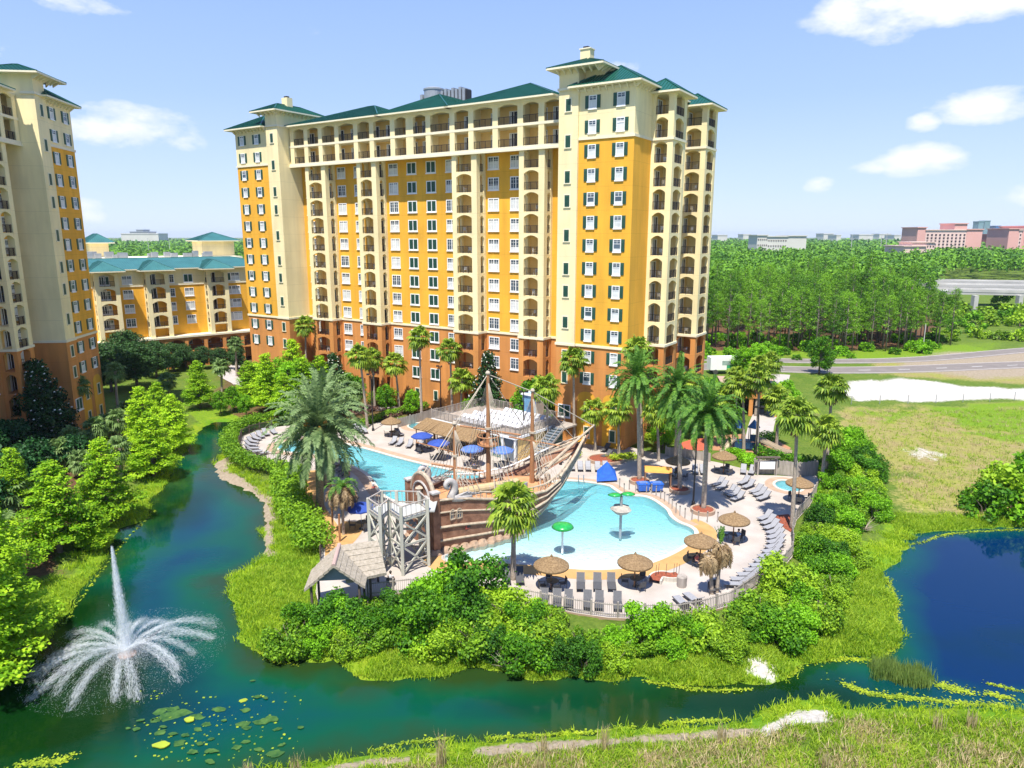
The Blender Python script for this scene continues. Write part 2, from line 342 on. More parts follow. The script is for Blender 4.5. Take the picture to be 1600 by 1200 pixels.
# dry rough field on the right; lawns; white gravel; mulch; bank soil
dry = zone([(1290, 650), (1330, 632), (1450, 634), (1600, 632), (2200, 640), (2300, 800), (1600, 812), (1420, 806), (1400, 760), (1320, 700)], 4, noise=4) * (0.55 + 0.45 * n3)
dry = np.maximum(dry, zone([(1360, 566), (1480, 556), (1600, 545), (1900, 520), (1900, 610), (1600, 602), (1500, 596), (1380, 588)], 3, noise=2) * .9)
soil = zone([(1400, 560), (1500, 552), (1600, 542), (1900, 520), (1900, 606), (1600, 596), (1480, 590), (1380, 584)], 3, noise=3) * .62
dry = np.maximum(dry, zone([(-200, 1290), (450, 1205), (590, 1190), (800, 1172), (1000, 1152), (1150, 1140), (1230, 1110), (1300, 1108), (1450, 1112), (1700, 1118), (1900, 1400), (-200, 1500)], 1.2, noise=1.0) * np.clip(0.15 + 0.75 * n1, 0, 1))
sand = zone([(1330, 600), (1400, 592), (1450, 596), (1520, 606), (1600, 608), (1900, 600), (1900, 625), (1540, 624), (1470, 629), (1340, 627), (1310, 612)], 2.0, noise=1.2)
sand = np.maximum(sand, zone([(1240, 1100), (1290, 1098), (1320, 1106), (1300, 1120), (1240, 1125), (1200, 1138), (1190, 1128)], 0.3, noise=.5))
sand = np.maximum(sand, zone([(1170, 1012), (1205, 1010), (1226, 1030), (1225, 1052), (1195, 1056), (1165, 1040)], 0.5, noise=.7))
sand = np.maximum(sand, 0.5 * zone([(1410, 690), (1450, 700), (1475, 712), (1440, 722), (1405, 705)], 1.5, noise=2.5))
soil = np.maximum(soil, zone([(585, 1185), (700, 1172), (900, 1158), (1080, 1146), (1185, 1136), (1185, 1128), (1080, 1134), (900, 1146), (780, 1152), (587, 1172), (380, 1207), (300, 1218), (380, 1222)], .25, noise=.3))
soil = np.maximum(soil, zone([(352, 708), (330, 722), (338, 752), (373, 766), (398, 778), (410, 795), (412, 860), (428, 862), (432, 800), (420, 772), (395, 752), (365, 738), (354, 722), (366, 706)], .3, noise=.4))
mulch = zone([(380, 520), (560, 560), (760, 600), (870, 640), (880, 690), (640, 655), (560, 664), (450, 664), (400, 655), (330, 640), (330, 600)], 1.5, noise=2.0) * 0.55
mulch = np.maximum(mulch, zone([(0, 600), (150, 640), (200, 690), (190, 760), (110, 850), (60, 900), (-300, 1000), (-300, 640)], 2, noise=2) * 0.9)
mulch = np.maximum(mulch, zone([(375, 640), (420, 645), (430, 656), (380, 655), (345, 652)], .5))
mulch = np.maximum(mulch, zone([(1040, 552), (1110, 553), (1180, 555), (1250, 560), (1330, 560), (1400, 553), (1468, 542), (1470, 470), (1040, 470)], 3, z=0) * .8)
lawn = np.maximum(zone([(330, 622), (380, 600), (425, 612), (410, 628), (350, 634)], .6, noise=.3), zone([(290, 640), (340, 638), (372, 648), (340, 656), (305, 655)], .5, noise=.3))
lawn = np.maximum(lawn, zone([(1450, 634), (1600, 634), (1900, 640), (1900, 690), (1560, 688), (1480, 662)], 4, noise=5) * .8)
lawn = np.maximum(lawn, zone([(1350, 640), (1430, 644), (1440, 662), (1370, 668)], 3, noise=4) * .6)
lawn = np.maximum(lawn, zone([(140, 870), (225, 790), (262, 740), (290, 690), (310, 690), (280, 745), (230, 830), (150, 930), (80, 990), (50, 960)], .6, noise=.6))
lawn = np.maximum(lawn, zone([(20, 905), (110, 900), (145, 905), (100, 960), (40, 1030), (-100, 1090), (-100, 920)], .6, noise=.6))
lawn = np.maximum(lawn, zone([(1420, 544), (1550, 536), (1540, 556), (1380, 562), (1240, 560), (1100, 556), (1100, 548), (1300, 550)], 3, noise=2))
marsh = np.clip(1 - (dW - 0.2) / 2.6, 0, 1) * (dW > -1) * (n1 * 0.7 + 0.5)
marsh = np.maximum(marsh, zone([(1395, 830), (1600, 815), (1900, 812), (1900, 826), (1600, 826), (1430, 850), (1385, 900), (1400, 1010), (1350, 1030), (1240, 1040), (1230, 1000), (1300, 960), (1330, 900), (1350, 850)], .8))
marsh = np.maximum(marsh, zone([(365, 905), (440, 870), (500, 860), (490, 1000), (440, 1030), (400, 1010), (375, 960)], .6))
marsh = np.maximum(marsh, zone([(420, 790), (440, 790), (500, 870), (430, 880)], .5))
marsh = np.maximum(marsh, zone([(540, 1030), (600, 1010), (700, 1015), (760, 1020), (760, 1050), (600, 1066), (540, 1045)], .4))
marsh = np.clip(marsh, 0, 1)
V = np.stack([X, Y, Z], -1).reshape(-1, 3); ny, nx = X.shape
idx = np.arange(ny * nx).reshape(ny, nx); Fq = np.stack([idx[:-1, :-1], idx[:-1, 1:], idx[1:, 1:], idx[1:, :-1]], -1).reshape(-1, 4)
def terrain_mat():
    m = bpy.data.materials.new('ground_cover'); m.use_nodes = True; N, L = nodes(m); b = N['Principled BSDF']; b.inputs['Roughness'].default_value = 0.95; b.inputs['Specular IOR Level'].default_value = 0.1
    g = N.new('ShaderNodeNewGeometry')
    def nz(s, d=6, r=.6):
        n = N.new('ShaderNodeTexNoise'); n.inputs['Scale'].default_value = s; n.inputs['Detail'].default_value = d; n.inputs['Roughness'].default_value = r; L.new(g.outputs['Position'], n.inputs['Vector']); return n.outputs['Fac']
    fine = nz(2.5, 8, .7); mid = nz(.35, 6); big = nz(.06, 4)
    def ramp(f, a, b_, lo=.32, hi=.68):
        r = N.new('ShaderNodeMapRange'); r.inputs['From Min'].default_value = lo; r.inputs['From Max'].default_value = hi; L.new(f, r.inputs[0])
        x = N.new('ShaderNodeMix'); x.data_type = 'RGBA'; L.new(r.outputs[0], x.inputs['Factor'])
        for s, c in (('A', a), ('B', b_)):
            if isinstance(c, tuple): x.inputs[s].default_value = (*c, 1)
            else: L.new(c, x.inputs[s])
        return x.outputs['Result']
    def over(base, col, attr, pow_=1):
        a = N.new('ShaderNodeAttribute'); a.attribute_name = attr
        md = N.new('ShaderNodeMath'); md.operation = 'MULTIPLY_ADD'; L.new(fine, md.inputs[0]); md.inputs[1].default_value = 1.0; md.inputs[2].default_value = -0.5
        ad = N.new('ShaderNodeMath'); ad.operation = 'ADD'; L.new(a.outputs['Fac'], ad.inputs[0]); L.new(md.outputs[0], ad.inputs[1])
        ml = N.new('ShaderNodeMapRange'); ml.inputs['From Min'].default_value = 0.3; ml.inputs['From Max'].default_value = 0.6; L.new(ad.outputs[0], ml.inputs[0])
        x = N.new('ShaderNodeMix'); x.data_type = 'RGBA'; L.new(ml.outputs[0], x.inputs['Factor']); L.new(base, x.inputs['A']); L.new(col, x.inputs['B']); return x.outputs['Result']
    base = ramp(mid, ramp(fine, (.05, .10, .012), (.10, .17, .02)), ramp(fine, (.08, .13, .02), (.17, .21, .035)))
    base = over(base, ramp(mid, ramp(fine, (.20, .15, .07), (.34, .27, .13)), ramp(fine, (.17, .20, .03), (.30, .30, .06))), 'dry')
    base = over(base, ramp(fine, (.07, .04, .022), (.16, .085, .045)), 'mulch')
    base = over(base, ramp(fine, (.09, .18, .012), (.19, .28, .02)), 'lawn')
    base = over(base, ramp(mid, ramp(fine, (.06, .17, .01), (.13, .27, .015)), ramp(fine, (.15, .22, .01), (.26, .31, .02))), 'marsh')
    base = over(base, ramp(fine, (.22, .17, .12), (.36, .30, .22)), 'soil')
    base = over(base, ramp(fine, (.36, .33, .28), (.55, .52, .47)), 'sand')
    L.new(base, b.inputs['Base Color'])
    bp = N.new('ShaderNodeBump'); bp.inputs['Strength'].default_value = 0.7; bp.inputs['Distance'].default_value = 0.25; L.new(fine, bp.inputs['Height']); L.new(bp.outputs[0], b.inputs['Normal'])
    return m
ground = npmesh('ground', V, Fq, [terrain_mat()], smooth=True, attrs=dict(dry=dry, sand=sand, soil=soil, mulch=mulch, lawn=lawn, marsh=marsh)); tag(ground, kind='structure')
# ------------------------------------------------------------------ lake and pond (one sheet of water following the shore)
def water_mat():
    m = bpy.data.materials.new('lake_water'); m.use_nodes = True; N, L = nodes(m); b = N['Principled BSDF']; b.inputs['Roughness'].default_value = 0.04; b.inputs['IOR'].default_value = 1.33; b.inputs['Specular IOR Level'].default_value = .36
    g = N.new('ShaderNodeNewGeometry'); n = N.new('ShaderNodeTexNoise'); n.inputs['Scale'].default_value = .12; n.inputs['Detail'].default_value = 5; L.new(g.outputs['Position'], n.inputs['Vector'])
    a = N.new('ShaderNodeAttribute'); a.attribute_name = 'depth'; a2 = N.new('ShaderNodeAttribute'); a2.attribute_name = 'green'
    s = N.new('ShaderNodeMath'); s.operation = 'MULTIPLY_ADD'; L.new(n.outputs['Fac'], s.inputs[0]); s.inputs[1].default_value = 1.1; s.inputs[2].default_value = -.55
    t = N.new('ShaderNodeMath'); t.operation = 'ADD'; L.new(a.outputs['Fac'], t.inputs[0]); L.new(s.outputs[0], t.inputs[1])
    cr_ = N.new('ShaderNodeValToRGB'); e = cr_.color_ramp; e.elements[0].position = 0.0; e.elements[0].color = (.016, .040, .008, 1); e.elements[1].position = 1.0; e.elements[1].color = (.0004, .017, .064, 1)
    q = e.elements.new(.25); q.color = (.002, .060, .026, 1); q = e.elements.new(.55); q.color = (.0006, .046, .050, 1)
    L.new(t.outputs[0], cr_.inputs[0])
    t2 = N.new('ShaderNodeMath'); t2.operation = 'MULTIPLY_ADD'; L.new(s.outputs[0], t2.inputs[0]); t2.inputs[1].default_value = 1.5; L.new(a2.outputs['Fac'], t2.inputs[2]); t2.use_clamp = True
    x = N.new('ShaderNodeMix'); x.data_type = 'RGBA'; L.new(t2.outputs[0], x.inputs['Factor']); L.new(cr_.outputs[0], x.inputs['A']); x.inputs['B'].default_value = (.002, .020, .003, 1)
    L.new(x.outputs['Result'], b.inputs['Base Color'])
    w1 = N.new('ShaderNodeTexNoise'); w1.inputs['Scale'].default_value = 1.6; w1.inputs['Detail'].default_value = 4; mp = N.new('ShaderNodeMapping'); mp.inputs['Scale'].default_value = (.6, 1.4, 1); L.new(g.outputs['Position'], mp.inputs[0]); L.new(mp.outputs[0], w1.inputs['Vector'])
    a3 = N.new('ShaderNodeAttribute'); a3.attribute_name = 'ripple'
    bp = N.new('ShaderNodeBump'); L.new(a3.outputs['Fac'], bp.inputs['Strength']); bp.inputs['Distance'].default_value = .04; L.new(w1.outputs['Fac'], bp.inputs['Height']); L.new(bp.outputs[0], b.inputs['Normal'])
    return m
wx = np.arange(-75, 100, .8); wy = np.arange(30, 110, .8); WX, WY = np.meshgrid(wx, wy); dd = sdf(WATER, WX, WY)
keep = dd < 1.5; ids = -np.ones(WX.shape, int); ids[keep] = np.arange(keep.sum())
q = np.stack([ids[:-1, :-1], ids[:-1, 1:], ids[1:, 1:], ids[1:, :-1]], -1).reshape(-1, 4); q = q[(q >= 0).all(1)]
FX, FY = G(195, 1020, WZ)
rgt = np.clip((WX - 18) / 14, 0, 1)
depth = np.clip(-dd / (7 - 3.5 * rgt), 0, 1) * .8 + .42 * rgt
gx_ = lambda px, py, rx, ry, k: np.clip(1 - np.hypot((WX - G(px, py, WZ)[0]) / rx, (WY - G(px, py, WZ)[1]) / ry), 0, 1) * k
green = gx_(40, 1110, 12, 9, 2.2) + gx_(120, 960, 5, 6, 1.2) + gx_(290, 780, 6, 14, 1.0) + gx_(370, 660, 14, 8, 1.5) + gx_(1050, 1100, 16, 3, 1.0) + gx_(1240, 1075, 9, 5, .8)  # green patches; along the left bank they paint in tree shade and reflections
ripple = .07 + .5 * np.clip(1 - np.hypot(WX - FX, WY - FY) / 16, 0, 1) + .25 * np.clip((WY - 55) / 25, 0, 1) * (WX < -10)
lake = npmesh('lake_water', np.stack([WX[keep], WY[keep], np.full(keep.sum(), WZ)], -1), q, [water_mat()], smooth=True, attrs=dict(depth=depth[keep], green=green[keep], ripple=ripple[keep])); tag(lake, kind='structure')
# ------------------------------------------------------------------ roads
M_asph = mat('asphalt', (0.18, 0.155, 0.135), .9, var=.12, scale=.5, bump=.1); M_conc = mat('pale_concrete', (.40, .36, .33), .85, var=.08, scale=.7); M_linew = mat('road_paint', (.7, .7, .66), .7, var=.05)
def strip(mb, P, w, z, mat_):
    n = len(P); vs = []
    for i, p in enumerate(P):
        a = P[max(i - 1, 0)]; b = P[min(i + 1, n - 1)]; d = math.hypot(b[0] - a[0], b[1] - a[1]); nx_ = -(b[1] - a[1]) / d * w / 2; ny_ = (b[0] - a[0]) / d * w / 2
        vs += [(p[0] + nx_, p[1] + ny_, z), (p[0] - nx_, p[1] - ny_, z)]
    mb.add(vs, [(2 * i + 1, 2 * i + 3, 2 * i + 2, 2 * i) for i in range(n - 1)], mat_)
def offset(P, o):
    n = len(P); r = []
    for i, p in enumerate(P):
        a = P[max(i - 1, 0)]; b = P[min(i + 1, n - 1)]; d = math.hypot(b[0] - a[0], b[1] - a[1]) or 1
        r.append((p[0] - (b[1] - a[1]) / d * o, p[1] + (b[0] - a[0]) / d * o))
    return r
rd1 = smooth_poly(gpoly([(880, 590), (1090, 572), (1160, 574), (1240, 578), (1330, 579), (1430, 577), (1520, 573), (1600, 570), (1900, 560)]), 3, False)
rd2 = smooth_poly(gpoly([(1000, 562), (1110, 560), (1220, 564), (1320, 565), (1420, 563), (1500, 557), (1580, 549), (1700, 540), (1900, 530)]), 3, False)
for nm, P_, w in (('road', rd1, 6.4), ('road', rd2, 4.6)):
    r = MB(); strip(r, P_, w, .02, M_asph); o = r.build(nm); tag(o, kind='structure')
    k = MB()
    for s in (-1, 1):
        Q = offset(P_, s * (w / 2 + .15))
        for i in range(len(Q) - 1): k.bar((*Q[i], .05), (*Q[i + 1], .05), .3, .16, M_conc)
    tag(k.build('kerb'), kind='structure')
    l = MB()
    for i, (x, y, a) in enumerate(along(P_, 9 if w > 5 else 900, off=3)):
        l.bar((x, y, .03), (x + 2.6 * math.cos(a), y + 2.6 * math.sin(a), .03), .16, .012, M_linew)
    tag(l.build('road_marking'), kind='structure')
for nm, pts, w in (('path', [(350, 585), (372, 598), (400, 606), (425, 612), (470, 618), (520, 626), (560, 634), (590, 640), (620, 636)], 2.6), ('path', [(370, 570), (355, 585), (375, 600)], 2.4), ('path', [(1185, 690), (1190, 660), (1200, 640), (1210, 620), (1215, 600), (1220, 585)], 3.6)):
    r = MB(); strip(r, smooth_poly(gpoly(pts), 3, False), w, .03 + .004 * R_.randint(0, 3), M_conc); tag(r.build(nm), kind='structure')
# ------------------------------------------------------------------ building kit
def arch(mb, axis_, a0, a1, c, th, zs, zc, zt, m, n=8):
    "wall piece above an arched opening, running along x (axis 0) or y (axis 1) from a0 to a1, at cross position c..c+th"
    P = []
    for i in range(n + 1):
        t = i / n; z = zs + (zc - zs) * math.sin(math.pi * t) ** 0.9; P.append((a0 + (a1 - a0) * t, z))
    for i in range(n):
        (x0, z0), (x1, z1) = P[i], P[i + 1]
        vs = []
        for cc in (c, c + th):
            for (x, z) in ((x0, z0), (x1, z1), (x1, zt), (x0, zt)): vs.append((x, cc, z) if axis_ == 0 else (cc, x, z))
        mb.add(vs, [(0, 1, 2, 3), (7, 6, 5, 4), (0, 4, 5, 1)] if axis_ == 0 else [(3, 2, 1, 0), (4, 5, 6, 7), (1, 5, 4, 0)], m)
def railing_mb(L, h=1.05, step=.16, m=None, both=True):
    m = m or M_dark; mb = MB(); mb.box(0, -.03, h - .06, L, .03, h, m); mb.box(0, -.02, .08, L, .02, .13, m)
    k = max(2, int(L / step))
    for i in range(k + 1): x = L * i / k; w = .035 if i % 6 == 0 else .016; mb.box(x - w, -w, .0 if i % 6 == 0 else .12, x + w, w, h - .05, m)
    return mb
def hip(mb, x0, y0, x1, y1, ze, zr, m, rib=.45, over=0, fascia=None, ridge=None):
    "hip roof with standing seams and a fascia"
    x0 -= over; y0 -= over; x1 += over; y1 += over; lx, ly = x1 - x0, y1 - y0
    if lx >= ly: h = ly / 2; a = (x0 + h, y0 + h, zr); b = (x1 - h, y0 + h, zr)
    else: h = lx / 2; a = (x0 + h, y0 + h, zr); b = (x0 + h, y1 - h, zr)
    c = [(x0, y0, ze), (x1, y0, ze), (x1, y1, ze), (x0, y1, ze)]
    if lx >= ly: faces = [(c[0], c[1], b, a), (c[2], c[3], a, b), (c[1], c[2], b), (c[3], c[0], a)]
    else: faces = [(c[0], c[1], a), (c[1], c[2], b, a), (c[2], c[3], b), (c[3], c[0], a, b)]
    for f in faces: mb.add(f, [tuple(range(len(f)))], m)
    th = .22; fm = fascia or M_trim
    mb.add(c + [(p[0], p[1], ze - th) for p in c], [(4, 5, 1, 0), (5, 6, 2, 1), (6, 7, 3, 2), (7, 4, 0, 3), (7, 6, 5, 4)], fm)
    # seams
    def seam(p, q): mb.bar(p, q, .05, .09, m)
    def lerp(p, q, t): return tuple(p[i] + (q[i] - p[i]) * t for i in range(3))
    n = int(lx / rib)
    for i in range(1, n):
        x = x0 + lx * i / n; d = min(x - x0, x1 - x, ly / 2); t = d / (ly / 2 if lx >= ly else h); zz = ze + (zr - ze) * min(1, d / h)
        seam((x, y0, ze + .03), (x, y0 + d, zz + .03)); seam((x, y1, ze + .03), (x, y1 - d, zz + .03))
    n = int(ly / rib)
    for i in range(1, n):
        y = y0 + ly * i / n; d = min(y - y0, y1 - y, lx / 2); zz = ze + (zr - ze) * min(1, d / h)
        seam((x0, y, ze + .03), (x0 + d, y, zz + .03)); seam((x1, y, ze + .03), (x1 - d, y, zz + .03))
    for p, q in ((c[0], a), (c[3], a if lx >= ly else b), (c[1], b if lx >= ly else a), (c[2], b), (a, b)): mb.bar((p[0], p[1], p[2] + .04), (q[0], q[1], q[2] + .04), .16, .12, m)
def brackets(mb, x0, y0, x1, y1, z, sides='fr', step=.9, ln=.8):
    if 'f' in sides:
        n = int((x1 - x0) / step)
        for i in range(n + 1): x = x0 + (x1 - x0) * i / n; mb.add([(x - .07, y0, z), (x + .07, y0, z), (x - .07, y0 - ln, z), (x + .07, y0 - ln, z), (x - .07, y0, z - .6), (x + .07, y0, z - .6)], [(0, 2, 4), (1, 5, 3), (2, 3, 5, 4)], M_trim)
    if 'r' in sides:
        n = int((y1 - y0) / step)
        for i in range(n + 1): y = y0 + (y1 - y0) * i / n; mb.add([(x1, y - .07, z), (x1, y + .07, z), (x1 + ln, y - .07, z), (x1 + ln, y + .07, z), (x1, y - .07, z - .6), (x1, y + .07, z - .6)], [(0, 4, 2), (1, 3, 5), (2, 4, 5, 3)], M_trim)
# window kinds: list of (name, MB); local x across, y into the wall, z from window bottom
def W_shutter(w=1.12, h=1.58, sh=.46, bh=.6):
    f = MB(); t = .11
    f.box(-w / 2, -.07, 0, -w / 2 + t, .02, h, M_wht); f.box(w / 2 - t, -.07, 0, w / 2, .02, h, M_wht); f.box(-w / 2 + t, -.07, h - t, w / 2 - t, .02, h, M_wht); f.box(-w / 2 + t, -.07, 0, w / 2 - t, .02, t, M_wht)
    f.box(-w / 2 - .06, -.14, -.14, w / 2 + .06, .02, 0, M_wht)
    f.box(-w / 2 + t, -.05, h * .60, w / 2 - t, -.01, h * .60 + .06, M_wht)
    f.box(-.02, -.045, h * .66, .02, -.01, h - t, M_wht); f.box(-w / 2 + t, -.045, h * .80, -.02, -.01, h * .80 + .03, M_wht); f.box(.02, -.045, h * .80, w / 2 - t, -.01, h * .80 + .03, M_wht)
    p = MB(); p.box(-w / 2 + t, -.012, h * bh, w / 2 - t, .02, h - t, M_glass); p.box(-w / 2 + t, -.012, t, w / 2 - t, .02, h * bh, M_blind)
    out = [('window', f), ('pane', p)]
    for s in (-1, 1):
        q = MB(); a = s * (w / 2 + .03); b_ = s * (w / 2 + .03 + sh); x0, x1 = min(a, b_), max(a, b_); q.box(x0, -.08, .02, x1, .01, h - .02, M_grn)
        for i in range(9): z = .1 + (h - .3) * i / 9; q.box(x0 + .05, -.10, z, x1 - .05, -.08, z + .08, M_grn)
        out.append(('shutter', q))
    return out
def W_double(w=1.92, h=1.78, green=False, blindh=.62, dark=False):
    f = MB(); t = .13
    f.box(-w / 2, -.08, 0, -w / 2 + t, .02, h, M_wht); f.box(w / 2 - t, -.08, 0, w / 2, .02, h, M_wht); f.box(-w / 2 + t, -.08, h - t, w / 2 - t, .02, h, M_wht); f.box(-w / 2 + t, -.08, 0, w / 2 - t, .02, t, M_wht)
    f.box(-.06, -.07, t, .06, .02, h - t, M_wht); f.box(-w / 2 - .06, -.15, -.14, w / 2 + .06, .02, 0, M_wht)
    if green:
        out = [('window', f)]
        for s in (-1, 1):
            q = MB(); x0, x1 = (-w / 2 + t, -.06) if s < 0 else (.06, w / 2 - t); q.box(x0, -.03, t, x1, .02, h - t, M_grn)
            for i in range(10): z = t + .06 + (h - 2 * t - .1) * i / 10; q.box(x0 + .05, -.06, z, x1 - .05, -.03, z + .08, M_grn)
            out.append(('shutter', q))
        return out
    for s in (-1, 1):
        x0, x1 = (-w / 2 + t, -.06) if s < 0 else (.06, w / 2 - t); f.box((x0 + x1) / 2 - .02, -.04, t, (x0 + x1) / 2 + .02, -.01, h - t, M_wht)
        for q in (.45, .72): f.box(x0, -.04, h * q, x1, -.01, h * q + .035, M_wht)
    p = MB(); p.box(-w / 2 + t, -.012, t, w / 2 - t, .02, h - t, M_glass)
    if not dark: p.box(-w / 2 + t + .02, -.018, t, w / 2 - t - .02, -.01, h * blindh, M_blind)
    return [('window', f), ('pane', p)]
def W_narrow(w=.98, h=1.62):
    f = MB(); t = .13
    f.box(-w / 2, -.07, 0, -w / 2 + t, .02, h, M_trim); f.box(w / 2 - t, -.07, 0, w / 2, .02, h, M_trim); f.box(-w / 2 + t, -.07, h - t, w / 2 - t, .02, h, M_trim); f.box(-w / 2 - .05, -.12, -.12, w / 2 + .05, .02, 0, M_trim)
    q = MB(); q.box(-w / 2 + t, -.04, 0, w / 2 - t, .02, h - t, M_grn)
    for i in range(9): z = .05 + (h - .3) * i / 9; q.box(-w / 2 + t + .04, -.07, z, w / 2 - t - .04, -.04, z + .08, M_grn)
    return [('window', f), ('shutter', q)]
def W_door(w=1.5, h=2.15):
    f = MB(); f.box(-w / 2, -.07, 0, -w / 2 + .1, .02, h, M_wht); f.box(w / 2 - .1, -.07, 0, w / 2, .02, h, M_wht); f.box(-w / 2 + .1, -.07, h - .1, w / 2 - .1, .02, h, M_wht); f.box(-.05, -.05, 0, .05, .02, h - .1, M_wht)
    p = MB(); p.box(-w / 2 + .1, -.02, 0, w / 2 - .1, .02, h - .1, M_door); p.box(-w / 2 + .12, -.028, .02, -w / 2 + .42, -.02, h - .12, M_blind)
    return [('balcony_door', f), ('pane', p)]
KINDS = {'sh': W_shutter(), 'sh2': W_shutter(bh=.8), 'sh3': W_shutter(bh=.25), 'dw2': W_double(blindh=.86), 'dw3': W_double(blindh=.36), 'dw': W_double(), 'dd': W_double(dark=True), 'dg': W_double(green=True), 'nr': W_narrow(), 'dr': W_door(), 'sm': W_double(w=.95, h=1.35, blindh=.7)}
class Pool:
    "individual parts for what shows largest, one shared part for the small rest"
    def __init__(s, root): s.root = root; s.items = {}; s.rails = {}; s.cache = {}
    def add(s, fam, kind, x, y, z, rz=0.0):
        if kind == 'sh': kind = R_.choice(['sh', 'sh', 'sh2', 'sh3'])
        elif kind == 'dw': kind = R_.choice(['dw', 'dw', 'dw', 'dw2', 'dw3'])
        s.items.setdefault(fam, []).append((kind, Matrix.Translation((x, y, z)) @ Matrix.Rotation(rz, 4, 'Z')))
    def rail(s, a, b, z):
        L = round(math.dist(a, b), 2); k = 'rail%.2f' % L
        if k not in KINDS: KINDS[k] = [('balcony_railing', railing_mb(L))]
        s.add('rail', k, a[0], a[1], z, math.atan2(b[1] - a[1], b[0] - a[0]))
    def emit(s, lim=100):
        W = s.root.matrix_basis
        C_ = Vector((0, 0, CAMH))
        for fam, its in s.items.items():
            its.sort(key=lambda t: (W @ t[1].translation - C_).length)
            for kind, M in its[:lim]:
                if kind not in s.cache:
                    r = None
                    for i, (nm, mb) in enumerate(KINDS[kind]):
                        o = mb.build(nm)
                        if i == 0: r = o
                        else: o.parent = r
                    r.parent = s.root; s.cache[kind] = r; r.matrix_basis = M
                else:
                    c = copy_tree(s.cache[kind], s.root); c.matrix_basis = M
            if len(its) > lim:
                mb = MB()
                for kind, M in its[lim:]:
                    for nm, q in KINDS[kind]: mb.merge(q, M)
                o = mb.build(KINDS[its[lim][0]][0][0], s.root); o['kind'] = 'stuff'
def bands(mb, x0, y0, x1, y1, zs):
    "stacked wall block; zs = [(z0,z1,mat),...]"
    for i, (z0, z1, m) in enumerate(zs):
        vs = [(x0, y0, z0), (x1, y0, z0), (x1, y1, z0), (x0, y1, z0), (x0, y0, z1), (x1, y0, z1), (x1, y1, z1), (x0, y1, z1)]
        fs = [(0, 1, 5, 4), (1, 2, 6, 5), (2, 3, 7, 6), (3, 0, 4, 7)]
        if i == len(zs) - 1: fs.append((4, 5, 6, 7))
        mb.add(vs, fs, m)
def ledge(mb, x0, y0, x1, y1, z, p=.13, h=.32, m=None):
    "moulding around a block: four butted strips"
    m = m or M_trim
    mb.box(x0 - p, y0 - p, z, x1 + p, y0 + .01, z + h, m); mb.box(x1 - .01, y0 + .01, z, x1 + p, y1, z + h, m); mb.box(x0 - p, y0 + .01, z, x0 + .01, y1, z + h, m)
FZ = [37.13 - 2.93 * k for k in range(11)]           # balcony floors below the gallery
ZB = 13.7; ZT = 40.06; ZE = 46.0
SHAFTZ = (45.1, 40.7, 36.3, 33.3, 28.9, 24.6, 21.6, 17.45, 12.9, 9.9)
